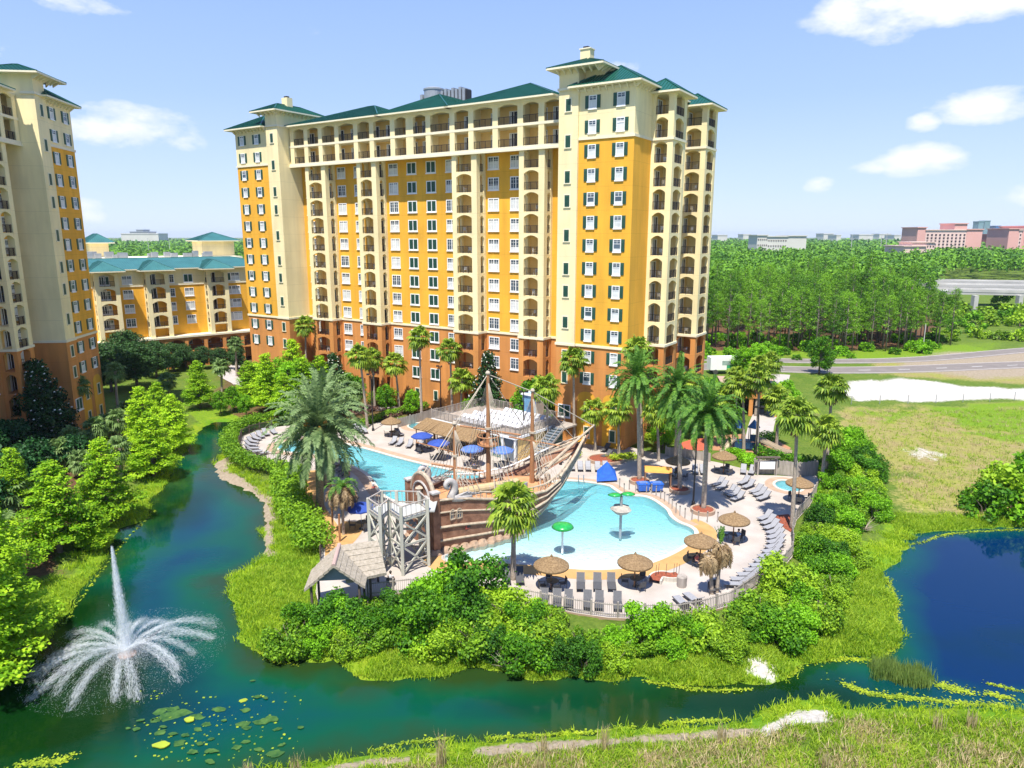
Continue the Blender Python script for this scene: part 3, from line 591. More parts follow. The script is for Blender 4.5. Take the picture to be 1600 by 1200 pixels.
def resort_tower(name, origin, rz, umin, left_tower, label):
    root = empty(name, (origin[0], origin[1], 0), rz); bpy.context.view_layer.update(); root.matrix_basis = Matrix.Translation((origin[0], origin[1], 0)) @ Matrix.Rotation(rz, 4, 'Z')
    tag(root, label, 'building'); P = Pool(root)
    O3 = [(-.3, ZB, M_org), (ZB, ZT, M_yel), (ZT, ZE, M_crm)]; C3 = [(-.3, ZB, M_org), (ZB, 48.4, M_crm)]
    rows = [45.15 - 2.93 * k for k in range(13)]
    # front tower
    t = MB(); bands(t, -7.6, 0, 0, 26, O3); ledge(t, -7.6, 0, 0, 26, ZB - .3); ledge(t, -7.6, 0, 0, 26, ZT - .2); ledge(t, -7.6, 0, 0, 26, ZE - .35, .08, .3)
    for ux in (-5.72, -1.9):     # tall yellow panels at the foot of the tower
        t.box(ux - 1.35, -.06, -.2, ux + 1.35, .01, 6.4, M_yel)
        vs = [(ux + 1.35 * math.cos(a), -.06, 6.4 + .9 * math.sin(a)) for a in [math.pi * i / 10 for i in range(11)]]; t.add(vs, [tuple(range(10, -1, -1))], M_yel)
    t.build('wall', root)
    s = MB(); bands(s, -10.4, -.3, -7.6, 6, C3); s.box(-7.6, 1.4, ZE - .6, -4.9, 6, 48.4, M_crm); ledge(s, -10.4, -.3, -7.6, 4, ZB - .3); ledge(s, -10.4, -.3, -7.6, 1.3, 46.0, .16, .3); s.build('wall', root)
    r = MB(); hip(r, -10.4, -.3, -4.9, 6, 48.62, 50.1, M_roof, over=1.25); brackets(r, -10.4, -.3, -4.9, 6, 48.4, 'fr', ln=1.0); ro = r.build('roof', root)
    c = MB()
    if left_tower: c.box(-8.8, 2.2, 49.2, -7.4, 3.4, 51.2, M_crm); c.box(-8.9, 2.1, 51.2, -7.3, 3.5, 51.35, M_trim); c.box(-8.5, 2.4, 51.35, -7.8, 3.2, 51.6, M_dark)
    if left_tower: c.build('chimney', ro)
    r = MB(); hip(r, -7.6, 0, 0, 13, 46.25, 49.0, M_roof, over=1.15); brackets(r, -7.6, 0, 0, 13, 46.02, 'fr'); r.build('roof', root)
    r = MB(); hip(r, -7.6, 13.4, 0, 26, 46.23, 48.5, M_roof, over=.9); r.build('roof', root)
    for k, zt in enumerate(rows):
        for ux in (-5.72, -1.86): P.add('win', 'sh', ux, 0, zt - 1.6)
        if k > 1: P.add('win', 'sm', .0, 6.3, zt - 1.4, math.pi / 2)
        if k > 1: P.add('win', 'sm', .0, 12.6, zt - 1.4, math.pi / 2)
    for zt in SHAFTZ: P.add('win', 'nr', -9.0, -.3, zt - 1.65)
    for ux in (-5.55, -1.7): P.add('win', 'nr', ux, -.06, 4.3); P.add('win', 'nr', ux, -.06, .9)
    P.add('win', 'dg', -8.95, -.3, 3.4)
    # balcony bays on the right flank
    for (a, b) in ((5.4, 10.0), (17.0, 21.6)):
        u1 = 2.9 if a < 10 else 3.3
        m = MB()
        for (z0, z1, mm) in ((-.3, ZB, M_org), (ZB, ZE - .6, M_crm)):
            for (x0, y0, x1, y1) in ((.002, a, .45, a + .45), (u1 - .75, a, u1, a + .75), (u1 - .45, b - .9, u1, b), (.002, b - .3, u1 - .45, b)): m.box(x0, y0, z0, x1, y1, z1, mm)
        lv = [43.0, ZT] + FZ
        for z in lv:
            mm = M_crm if z > ZB - .5 else M_org
            m.box(.01, a + .05, z - .3, u1 - .05, b - .3, z, mm); arch(m, 0, .45, u1 - .75, a + .03, .3, z + 2.12, z + 2.58, z + 2.93, mm if z + 2 < ZB or z > ZB else M_crm)
            arch(m, 1, a + .75, b - .9, u1 - .33, .3, z + 2.12, z + 2.58, z + 2.93, mm)
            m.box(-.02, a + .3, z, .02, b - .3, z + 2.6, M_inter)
            P.rail((.45, a + .15), (u1 - .75, a + .15), z); P.rail((u1 - .15, a + .75), (u1 - .15, b - .9), z); P.add('door', 'dr', .03, (a + b) / 2, z, math.pi / 2)
        ledge(m, .2, a, u1, b, ZB - .3); ledge(m, .2, a, u1, b, ZT - .2)
        m.build('balcony_column', root)
        r = MB(); hip(r, -1.5, a, u1, b + .4, ZE - .35, 47.6, M_roof, over=.9); r.box(-.2, a, ZE - .6, u1, b, ZE - .5, M_trim); r.build('roof', root)
    # wing
    w = MB(); W0 = 4.5; uR = -10.4
    O3b = [(3.7, ZB, M_org), (ZB, ZT, M_yel), (ZT, ZE, M_yel)]
    lo = umin if not left_tower else -64.8
    bands(w, lo, W0, uR, 22, O3b); w.box(lo, W0, 3.4, uR, 22, 3.7, M_org)
    gaps = [g for g in ((-58.5, -45.2), (-42.0, -41.0), (-29.5, -11.5)) if g[0] > lo]
    solid = [(-64.8, -58.5), (-45.2, -31.5), (-30.6, -29.5), (-11.5, -10.4)] if left_tower else [(lo, -31.5), (-30.6, -29.5), (-11.5, -10.4)]
    for a, b in solid: w.box(a, W0, -.3, b, 9, 3.4, M_org)
    w.box(lo, 9, -.3, uR, 22, 3.4, M_org)
    u = lo + 1
    while u < uR:
        if not any(a <= u <= b for a, b in solid): w.box(u - .3, W0 + .01, -.3, u + .3, W0 + .6, 3.4, M_org)
        u += 3.9
    for z in (ZB - .3,): w.box(lo, W0 - .13, z, uR, W0 + .01, z + .32, M_trim)
    w.build('wall', root)
    g = MB()
    for i in range(6):
        a = lo + (uR - lo) * i / 6; g.box(a + .4, 8.9, .1, a + (uR - lo) / 6 - .4, 8.99, 3.2, M_door)
    g.build('glazing', root)
    bays = [b for b in ((-61.3, -56.5), (-49.2, -44.98), (-29.8, -25.3), (-18.05, -13.93)) if b[0] > lo]
    for (a, b) in bays:
        m = MB()
        for (z0, z1, mm) in ((-.3, ZB, M_org), (ZB, ZT - .35, M_crm)):
            for (x0, y0, x1, y1) in ((a, 2.2, a + .8, 2.7), (b - .95, 2.2, b, 3.05), (b - .4, 4.0, b, W0 + .02), (a, 4.0, a + .4, W0 + .02)): m.box(x0, y0, z0, x1, y1, z1, mm)
        for k, z in enumerate(FZ + [4.8]):
            mm = M_crm if z > ZB - .5 else M_org
            m.box(a + .05, 2.25, z - .3, b - .05, W0 - .005, z, mm)
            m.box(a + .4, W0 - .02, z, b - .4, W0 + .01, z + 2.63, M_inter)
            arch(m, 0, a + .8, b - .95, 2.23, .3, z + 2.18, z + 2.62, z + 2.93 if z > 5 else z + 3.03, mm)
            arch(m, 1, 3.05, 4.0, b - .33, .3, z + 2.1, z + 2.55, z + 2.93, mm); arch(m, 1, 2.7, 4.0, a + .03, .3, z + 2.1, z + 2.55, z + 2.93, mm)
            P.rail((a + .8, 2.35), (b - .95, 2.35), z); P.rail((b - .15, 3.05), (b - .15, 4.0), z)
            P.add('door', 'dr', (a + b) / 2 + .55, W0 - .02, z)
        ledge(m, a, 2.2, b, 4.4, ZB - .3, .12)
        m.build('balcony_column', root)
    # upper gallery of two floors
    m = MB()
    for z in (ZT, 43.0): m.box(lo, 2.0, z - .35, uR, W0, z, M_trim)
    m.box(lo, 2.0, ZE - .25, uR, W0, ZE, M_trim); m.box(lo, 1.88, ZT - .62, uR, 2.18, ZT - .35, M_trim)
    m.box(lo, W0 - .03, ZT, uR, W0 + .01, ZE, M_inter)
    cols = [c for c in (-64.0, -60.55, -57.07, -53.22, -48.93, -45.45, -41.06, -37.6, -34.0, -29.5, -26.1, -21.91, -17.76, -14.4, -11.0) if c > lo]
    for i, c in enumerate(cols):
        ww = .72 if abs(c + 37.6) < .1 else .45
        m.box(c - ww, 2.03, ZT, c + ww, 2.6, 42.65, M_crm); m.box(c - ww, 2.03, 43.0, c + ww, 2.6, ZE - .25, M_crm)
        if i % 2 == 0: m.box(c - .06, 2.6, ZT, c + .06, W0 - .03, 42.65, M_crm); m.box(c - .06, 2.6, 43.0, c + .06, W0 - .03, ZE - .25, M_crm)
        if i:
            p = cols[i - 1]; pw = .72 if abs(p + 37.6) < .1 else .45
            arch(m, 0, p + pw, c - ww, 2.06, .3, 45.3, 45.62, ZE - .25, M_crm)
            for z in (ZT, 43.0): P.rail((p + pw, 2.15), (c - ww, 2.15), z); P.add('door', 'dr', (p + c) / 2 + (.5 if i % 2 else -.5), W0 - .03, z)
    m.build('gallery', root)
    segs = [(-63.6, -44.0, 48.75), (-42.8, -30.4, 48.5), (-29.2, -13.0, 48.8)]
    for a, b, zr in segs:
        if b < lo: continue
        a = max(a, lo); r = MB(); hip(r, a, 2.0, b, 20, ZE + .18, zr + 1.0, M_roof, over=.95); r.build('roof', root)
    r = MB(); hip(r, lo + 1, 3.2, uR, 21, ZE + .16, 48.2, M_roof, over=.5); r.build('roof', root)
    # wing windows
    segw = [(-62.9, 'dw'), (-55.05, 'dw'), (-51.1, 'dw'), (-43.35, 'dw'), (-39.5, 'dg'), (-35.6, 'dg'), (-31.75, 'dw'), (-23.9, 'dw'), (-20.0, 'dw'), (-12.0, 'dw')]
    for u, kd in segw:
        if u < lo: continue
        for k in range(11):
            P.add('win', 'dd' if (kd == 'dw' and R_.random() < .12) else kd, u, W0, 39.25 - 2.93 * k - 1.8)
        if kd == 'dg': P.add('win', 'dg', u, W0, 4.95); P.add('win', 'nr', u, W0, 1.5)
    if left_tower:
        t = MB(); bands(t, -76.4, 0, -67.7, 20, O3); ledge(t, -76.4, 0, -67.7, 20, ZB - .3); ledge(t, -76.4, 0, -67.7, 20, ZT - .2); t.build('wall', root)
        s = MB(); bands(s, -67.7, -.3, -64.8, 9, [(-.3, ZB, M_org), (ZB, 48.4, M_crm)]); ledge(s, -67.7, -.3, -64.8, 1.0, 46.0, .16, .3); ledge(s, -67.7, -.3, -64.8, 4.4, ZB - .3)
        s.box(-69.4, 1.4, ZE - .6, -67.7, 9, 48.4, M_crm); s.build('wall', root)
        r = MB(); hip(r, -69.0, -.3, -64.8, 9, 48.62, 50.1, M_roof, over=1.2); brackets(r, -69.0, -.3, -64.8, 9, 48.4, 'fr', ln=1.0); ro = r.build('roof', root)
        c = MB(); c.box(-67.6, 3.4, 49.2, -66.2, 4.6, 51.3, M_crm); c.box(-67.3, 3.7, 51.3, -66.6, 4.3, 51.6, M_dark); c.build('chimney', ro)
        r = MB(); hip(r, -76.4, 0, -69.0, 16, 46.25, 48.8, M_roof, over=1.3); brackets(r, -76.4, 0, -68.0, 16, 46.02, 'f'); r.build('roof', root)
        for k, zt in enumerate(rows):
            for ux in (-74.6, -70.65): P.add('win', 'sh', ux, 0, zt - 1.6)
        for zt in SHAFTZ: P.add('win', 'nr', -66.25, -.3, zt - 1.65)
        # roof plant
        T = MB(); T.lathe([(0, 0), (1.65, 0), (1.65, 3.0), (1.75, 3.05), (1.75, 3.3), (1.2, 3.5), (0, 3.5)], M_gray, 24, (-43.6, 15.5, 48.9))
        for i in range(7):
            x = -41.6 + i * .75; T.box(x, 14.8, 48.9, x + .5, 16.6, 51.6 + .25 * (i % 2), M_gray); T.box(x + .5, 15.0, 48.9, x + .75, 16.4, 51.4, M_dark)
        for i in range(5): T.box(-45.9, 14.6 + i * .4, 49, -45.3, 14.8 + i * .4, 51.4, M_gray)
        T.build('cooling_tower', root)
    P.emit(); return root
MAIN = resort_tower('hotel_tower', (14.9, 90.87), rad(-33), -64.8, True, 'tall yellow and orange hotel tower with green roofs behind the pirate ship pool')
LEFTB = resort_tower('hotel_tower', (-63.75, 108.3), rad(97.5), -40.0, False, 'yellow hotel tower with shaded side cut off by the left edge of the photo')
# ------------------------------------------------------------------ mid-rise behind the lake
def midrise():
    ax, ay = -82.8, 141.9; c, s = math.cos(rad(40)), math.sin(rad(40))
    def s_of(px):
        k = (px - 800) / F; cp, sp = math.cos(PITCH), math.sin(PITCH); h = 14.0   # solve (ax+c t)=k*((ay+s t)cp+h sp)
        return (k * (ay * cp + h * sp) - ax) / (c - k * s * cp)
    org = (ax - 12 * c, ay - 12 * s); root = empty('apartment_block'); root.matrix_basis = Matrix.Translation((org[0], org[1], 0)) @ Matrix.Rotation(rad(40), 4, 'Z')
    tag(root, 'low yellow apartment block with teal roof and arched balconies beyond the lake', 'building'); P = Pool(root); S = lambda px: s_of(px) + 12
    L0, L1 = 0, 50; m = MB(); bands(m, L0, 2.5, L1, 18, [(6.9, 17.7, M_yel), (17.7, 21, M_crm)]); bands(m, L0, 6.0, L1, 18, [(-.3, 6.9, M_org)]); m.box(L0, 2.38, 17.55, L1, 2.51, 17.85, M_trim)
    m.build('wall', root)
    t = MB(); t.box(L0, -.5, 6.5, L1, 6.0, 6.9, M_trim); t.box(L0, -.35, 3.2, L1, 6.0, 3.5, M_org)
    x = S(150); k = 0
    while x < L1 - 4:
        t.box(x, -.3, -.3, x + .7, .5, 3.2, M_org); t.box(x, -.3, 3.5, x + .7, .5, 6.5, M_org); arch(t, 0, x + .7, x + 4.0, -.2, .4, 5.3, 6.1, 6.5, M_org); P.rail((x + .7, 0), (x + 4.0, 0), 3.5)
        P.add('win', 'dd', x + 2.3, 6.0, 4.2); x += 4.0; k += 1
    t.build('terrace', root)
    for px in (171, 206.6, 273, 302.5, 362.6, 376):
        for k, z in enumerate((19.9, 16.95, 14.0, 11.05)):
            P.add('win', 'dg' if (k == 0 and px in (171, 302.5, 362.6)) else ('dd' if (px in (171, 273) and k in (0, 1)) or (k == 3 and px in (206.6, 273)) else 'dw'), S(px), 2.5, z - 1.8)
    for (p0, p1) in ((152, 168), (232, 266), (327, 357)):
        a, b = S(p0), S(p1); b = max(b, a + 4.4); m = MB()
        for (x0, y0, x1, y1) in ((a, 0, a + .8, .7), (b - .8, 0, b, .5), (a, 2.0, a + .4, 2.52), (b - .4, 2.0, b, 2.52)): m.box(x0, y0, 6.9, x1, y1, 20.6, M_crm)
        for z in (6.95, 9.1, 12.05, 15.0, 17.95):
            if z < 8: continue
            m.box(a + .05, .05, z - .3, b - .05, 2.5, z, M_crm); arch(m, 0, a + .8, b - .8, .03, .3, z + 1.95, z + 2.5, z + 2.95, M_crm); arch(m, 1, .7, 2.0, a + .03, .3, z + 2, z + 2.5, z + 2.95, M_crm)
            P.rail((a + .8, .2), (b - .8, .2), z); P.rail((a + .15, .7), (a + .15, 2.0), z); P.add('door', 'dr', a + 1.7, 2.48, z)
        m.build('balcony_column', root)
        r = MB(); hip(r, a, 0, b, 8, 21.0, 22.9, M_roofl, over=1.2); r.box(a, .1, 20.6, b, 2.5, 20.78, M_trim); r.build('roof', root)
    r = MB(); hip(r, L0, 2.5, L1, 18, 21.2, 23.2, M_roofl, over=.9); r.build('roof', root)
    def S2(px, yo):
        k = (px - 800) / F; cp, sp = math.cos(PITCH), math.sin(PITCH); X0 = ax - s * yo; Y0 = ay + c * yo
        return (k * (Y0 * cp + 3 * sp) - X0) / (c - k * s * cp) + 12
    for (p0, p1, y, zz) in ((143, 170, 30, 26.2), (316, 366, 24, 26.6)):
        a, b = S2(p0, y), S2(p1, y); m = MB(); m.box(a, y, 0, b, y + 8, zz, M_crm); m.build('penthouse', root); r = MB(); hip(r, a, y, b, y + 8, zz + .2, zz + 2.2, M_roofl, over=1.2); r.build('roof', root)
    m = MB()
    for i in range(16): x = R_.uniform(14, 40); y = R_.uniform(18.5, 24); m.box(x, y, 18, x + R_.uniform(.8, 2), y + 1.2, 23.5 + R_.uniform(.2, 1.0), M_gray)
    m.box(2, 18, 0, 48, 34, 23, M_trim); m.build('roof_deck', root)
    for (px, y, z1) in ((228, 22, 31), (262, 22, 31)):
        pass
    P.emit(); return root
midrise()
# ------------------------------------------------------------------ vegetation
M_bark = mat('grey_bark', (.17, .13, .10), .95, var=.3, scale=6, bump=.4, bscale=25)
M_barkp = mat('pine_bark', (.22, .18, .15), .95, var=.3, scale=3, bump=.3)
M_palmt = mat('palm_trunk', (.33, .27, .21), .95, var=.25, scale=5, bump=.5, bscale=14)
M_datet = mat('date_palm_trunk', (.20, .16, .09), .95, var=.45, scale=9, bump=.9, bscale=9)
L_bush = leafmat('bush_leaves', (.05, .17, .006), (.25, .54, .015), rnd=.24)
L_bush2 = leafmat('olive_leaves', (.10, .22, .010), (.36, .56, .025), rnd=.2)
L_bush3 = leafmat('deep_shrub_leaves', (.02, .085, .008), (.10, .28, .015), rnd=.15)
L_cyp = leafmat('cypress_leaves', (.15, .34, .008), (.50, .74, .025), trans=.42, rnd=.15)
L_dark = leafmat('dark_leaves', (.010, .035, .010), (.035, .10, .018), trans=.15, rnd=.1)
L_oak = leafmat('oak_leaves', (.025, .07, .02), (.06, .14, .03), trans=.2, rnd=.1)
L_pine = leafmat('pine_needles', (.05, .155, .010), (.22, .44, .022), rnd=.25, scale=.12, trans=.3)
L_fan = leafmat('fan_palm_leaves', (.09, .18, .012), (.34, .46, .04), rnd=.1, scale=1.2, trans=.3)
L_sabal = leafmat('sabal_leaves', (.08, .16, .035), (.24, .36, .11), rnd=.1, scale=1.0)
L_date = leafmat('date_palm_leaves', (.09, .155, .05), (.24, .34, .13), rnd=.08, scale=.8, trans=.3)
L_dateg = leafmat('green_palm_leaves', (.04, .13, .015), (.16, .32, .04), rnd=.08, scale=.8, trans=.3)
L_dead = leafmat('dead_fronds', (.16, .10, .045), (.42, .30, .16), rnd=.1, scale=2, trans=.2)
L_hedge = leafmat('hedge_leaves', (.07, .19, .008), (.26, .46, .02), rnd=.08, scale=1.1)
L_lime = leafmat('lime_leaves', (.20, .34, .015), (.50, .60, .04), rnd=.1, scale=2)
L_purple = leafmat('purple_leaves', (.07, .035, .03), (.16, .08, .06), rnd=.1, scale=2, trans=.1)
L_grass = leafmat('marsh_grass', (.20, .38, .012), (.55, .70, .04), trans=.5, rnd=0, scale=.6)
L_reed = leafmat('reeds', (.10, .18, .03), (.26, .36, .08), rnd=0, scale=.5)
L_straw = leafmat('dry_grass', (.30, .24, .10), (.62, .50, .28), rnd=0, scale=1.5, trans=.2)
L_flow = mat('white_blossom', (.8, .8, .72), .7, var=.05)
L_fruit = mat('orange_dates', (.65, .28, .03), .7, var=.3, scale=8)
L_dead2 = mat('grey_twigs', (.34, .28, .22), .9, var=.2)
def quads(C, Nn, sx, sy, rng):
    "leaf quads at centres C with normals Nn"
    n = len(C); r = rng.normal(size=(n, 3)); T = np.cross(Nn, r); T /= np.linalg.norm(T, axis=1, keepdims=True) + 1e-9; B = np.cross(Nn, T)
    sx = np.broadcast_to(np.asarray(sx, float), (n,))[:, None]; sy = np.broadcast_to(np.asarray(sy, float), (n,))[:, None]
    V = np.stack([C - T * sx - B * sy * .35, C + T * sx * .15 - B * sy, C + T * sx + B * sy * .35, C - T * sx * .15 + B * sy], 1).reshape(-1, 3)
    return V
def cloud(blobs, leaf, dens, rng, up=.35, shell=.55, asp=.6):
    "blobs (x,y,z,rx,rz): leaf quads spread through each clump"
    Vs = []
    for (x, y, z, rx, rz) in blobs:
        n = max(4, int(dens * rx * (rx + rz) / 2 / leaf ** 2)); d = rng.normal(size=(n, 3)); d /= np.linalg.norm(d, axis=1, keepdims=True)
        rr = (shell + (1 - shell) * rng.random(n) ** .6)[:, None] * (1 + .18 * rng.normal(size=(n, 1)))
        C = np.array([x, y, z]) + d * rr * np.array([rx, rx, rz]); N_ = d * .6 + rng.normal(size=(n, 3)) * .5 + np.array([0, 0, up]); N_ /= np.linalg.norm(N_, axis=1, keepdims=True)
        s = leaf * rng.uniform(.6, 1.25, n); Vs.append(quads(C, N_, s, s * asp, rng))
    return np.concatenate(Vs)
def leafobj(name, V, m, parent=None, mi=None, mats=None):
    return npmesh(name, V, np.arange(len(V)).reshape(-1, 4), mats or [m], mi=mi, parent=parent)
def mkbush(seed, m, R=1.9, Hh=2.3, leaf=.105, name='shrub'):
    rng = np.random.RandomState(seed); bl = []
    for i in range(13):
        a = rng.rand() * 6.28; r = R * .72 * math.sqrt(rng.rand()); h = Hh * (1 - .45 * (r / R) ** 2) * rng.uniform(.5, 1.0); q = rng.uniform(.42, .78)
        bl.append((r * math.cos(a), r * math.sin(a), max(h - q * .5, .4), q, q * .85))
    for i in range(6):
        a = i * 1.05 + rng.rand(); bl.append((R * .7 * math.cos(a), R * .7 * math.sin(a), .5, .6, .55))
    V = cloud(bl, leaf, 9.5, rng, up=.3, shell=.6)
    root = empty(name); leafobj('foliage', V, m, root)
    s = MB()
    for i in range(5):
        a = rng.rand() * 6.28; s.tube([(.1 * math.cos(a), .1 * math.sin(a), -.6), (.35 * math.cos(a), .35 * math.sin(a), .7), (.9 * math.cos(a + .3), .9 * math.sin(a + .3), 1.4)], [.06, .045, .02], M_bark, 5)
    s.build('stem', root); return root
def mktree(name, seed, Ht, R, z0, m, leaf=.2, n=34, shape='round', trunk_r=.16, bark=None, dens=7, flat=.8, up=.4, extra=None):
    rng = np.random.RandomState(seed); root = empty(name); tb = MB(); bark = bark or M_bark; top = (rng.uniform(-.3, .3), rng.uniform(-.3, .3), Ht * .93)
    P = [(0, 0, -.6), (rng.uniform(-.12, .12), rng.uniform(-.12, .12), Ht * .3), (top[0] * .6, top[1] * .6, Ht * .65), top]; tb.tube(P, [trunk_r * 1.25, trunk_r, trunk_r * .6, trunk_r * .15], bark, 8); bl = []
    for i in range(n):
        t = (i + rng.rand()) / n; z = z0 + (Ht - z0) * t; a = i * 2.4 + rng.rand() * .8
        if shape == 'cone': rm = R * (1 - t) ** .75 + .25
        elif shape == 'round': rm = R * math.sqrt(max(.05, 1 - (2 * t - .85) ** 2 * .8))
        else: rm = R * (.35 + .65 * math.sin(math.pi * min(1, t * .9 + .1)))
        r = rm * rng.uniform(.45, 1.0); x, y = r * math.cos(a), r * math.sin(a); q = R * rng.uniform(.17, .33) * (1 if shape != 'cone' else (.7 + .6 * (1 - t)))
        f = np.interp(z * .9, [0, Ht * .3, Ht * .65, Ht], [0, .3, .6, 1]); bx, by = top[0] * f, top[1] * f
        tb.tube([(bx, by, z - .25 * r), ((bx + x) / 2, (by + y) / 2, z - .08 * r), (x, y, z)], [trunk_r * .28, trunk_r * .18, .015], bark, 4, cap=False)
        bl.append((x, y, z, q, q * flat)); 
        if r > R * .5: bl.append((x * .6, y * .6, z + .1, q * .75, q * flat * .7))
    V = cloud(bl, leaf, dens, rng, up=up); leafobj('crown', V, m, root); t = tb.build('trunk', root, smooth=True)
    if extra: extra(root, bl, rng)
    return root
def fan_leaf(rng, L, r, n, droop, dirv, up, V, mi, k=0):
    "a palmate leaf: petiole strip and pleated blades"
    d = dirv; side = np.cross(d, up); side /= np.linalg.norm(side) + 1e-9; nrm = np.cross(side, d)
    p1 = d * L * .5 + np.array([0, 0, .02]); p2 = d * L - np.array([0, 0, droop * L * .35])
    w = side * .03; V += [-w, w, p1 + w, p1 - w, p1 - w, p1 + w, p2 + w, p2 - w]; mi += [k, k]
    dd = (p2 - p1); dd /= np.linalg.norm(dd)
    for i in range(n):
        a = (i / (n - 1) - .5) * 3.9; u = dd * math.cos(a) + side * math.sin(a); q = r * (1 - .18 * abs(a) / 2) * rng.uniform(.85, 1.1); t1 = p2 + u * q * .6 + nrm * .05 * q; tip = p2 + u * q - np.array([0, 0, 1]) * q * rng.uniform(.18, .5)
        ws = np.cross(u, nrm) * (q * .6 * 3.9 / (n - 1) * .62) + nrm * .04
        V += [p2, p2, t1 + ws, t1 - ws, t1 - ws, t1 + ws, tip + ws * .15, tip - ws * .15]; mi += [k, k]
def mkfan(seed, n=38, L=1.05, r=.95, mats=None, skirt=10, segs=13):
    rng = np.random.RandomState(seed); V = []; mi = []
    for i in range(n):
        el = math.radians(80 - 125 * (i / n) ** .9) + rng.normal() * .08; a = i * 2.4 + rng.normal() * .2
        d = np.array([math.cos(a) * math.cos(el), math.sin(a) * math.cos(el), math.sin(el)]); fan_leaf(rng, L * rng.uniform(.8, 1.15), r * rng.uniform(.85, 1.1), segs, .25 if el > 0 else .45, d, np.array([.01, .02, 1]), V, mi, 0)
    for i in range(skirt):
        el = math.radians(rng.uniform(-85, -50)); a = rng.rand() * 6.28; d = np.array([math.cos(a) * math.cos(el), math.sin(a) * math.cos(el), math.sin(el)])
        b = len(V); fan_leaf(rng, L * .7, r * .7, 7, .3, d, np.array([.01, .02, 1]), V, mi, 1)
        for q in range(b, len(V)): V[q] = V[q] - np.array([0, 0, .25])
    return np.array(V), mi
def pal_trunk(h, r0=.2, r1=.13, m=None, lean=0, seed=0, rings=True):
    m = m or M_palmt; rng = np.random.RandomState(seed); k = 14; pts = []; rs = []
    for i in range(k + 1): t = i / k; pts.append((lean * t * t * h, .3 * lean * t * h * .3, -.3 + (h + .3) * t)); rs.append((r0 + (r1 - r0) * min(1, t * 1.6)) * (1 + (.06 * (i % 2) if rings else 0)) + (.08 if t > .93 else 0))
    mb = MB(); mb.tube(pts, rs, m, 8); return mb, pts[-1]
def pinnate(rng, L, d, arch_, nl, ll, V, mi, k=0, wid=.085):
    "a feather frond: rachis arcs over, thin leaflets on both sides"
    side = np.cross(d, [0, 0, 1.]); side /= np.linalg.norm(side) + 1e-9; p = np.zeros(3); dirv = d.copy(); pts = [p.copy()]; ds = [dirv.copy()]
    for i in range(nl):
        dirv = dirv - np.array([0, 0, arch_ / nl * (1 + i / nl)]); dirv /= np.linalg.norm(dirv); p = p + dirv * L / nl; pts.append(p.copy()); ds.append(dirv.copy())
    for i in range(0, nl, 3):
        a, b = pts[i], pts[min(i + 3, nl)]; w = side * .03 * (1 - i / nl) + side * .008; V += [a - w, a + w, b + w, b - w]; mi.append(k)
    for i in range(2, nl + 1):
        t = i / nl; q = ll * math.sin(math.pi * (.12 + .80 * t)) ** .7
        nr = np.cross(side, ds[i])
        for s in (-1, 1):
            u = side * s * .85 + ds[i] * .55 + nr * (.25 + .2 * rng.normal()); u /= np.linalg.norm(u); tip = pts[i] + u * q - np.array([0, 0, q * .25]); w = ds[i] * wid; md = pts[i] + u * q * .5
            V += [pts[i] - w * .5, pts[i] + w * .5, md + w, md - w, md - w, md + w, tip, tip]; mi += [k, k]
def mkdate(seed, n=78, L=5.0, arch_=1.15, nl=34, ll=.68, dead=0):
    rng = np.random.RandomState(seed); V = []; mi = []
    for i in range(n):
        el = math.radians(84 - 108 * (i / n) ** .95) + rng.normal() * .05; a = i * 2.4 + rng.normal() * .12; d = np.array([math.cos(a) * math.cos(el), math.sin(a) * math.cos(el), math.sin(el)])
        pinnate(rng, L * rng.uniform(.9, 1.08), d, arch_ * rng.uniform(.8, 1.2), nl, ll, V, mi)
    return np.array(V), mi
_fan = [npmesh('crown', *(lambda v, m: (v, np.arange(len(v)).reshape(-1, 4), [L_fan, L_dead], m))(*mkfan(s)), None) for s in (1, 2, 3)]
_sab = [npmesh('crown', *(lambda v, m: (v, np.arange(len(v)).reshape(-1, 4), [L_sabal, L_dead], m))(*mkfan(s, n=34, L=1.0, r=1.0, skirt=2)), None) for s in (4, 5)]
_dat = [npmesh('crown', *(lambda v, m: (v, np.arange(len(v)).reshape(-1, 4), [L_date], m))(*mkdate(s)), None) for s in (6,)]
_dag = [npmesh('crown', *(lambda v, m: (v, np.arange(len(v)).reshape(-1, 4), [L_dateg], m))(*mkdate(s, n=62, L=4.0, arch_=1.3, nl=28, ll=.55)), None) for s in (7, 8)]
_trk = {}
for o in _fan + _sab + _dat + _dag: COL.objects.unlink(o)
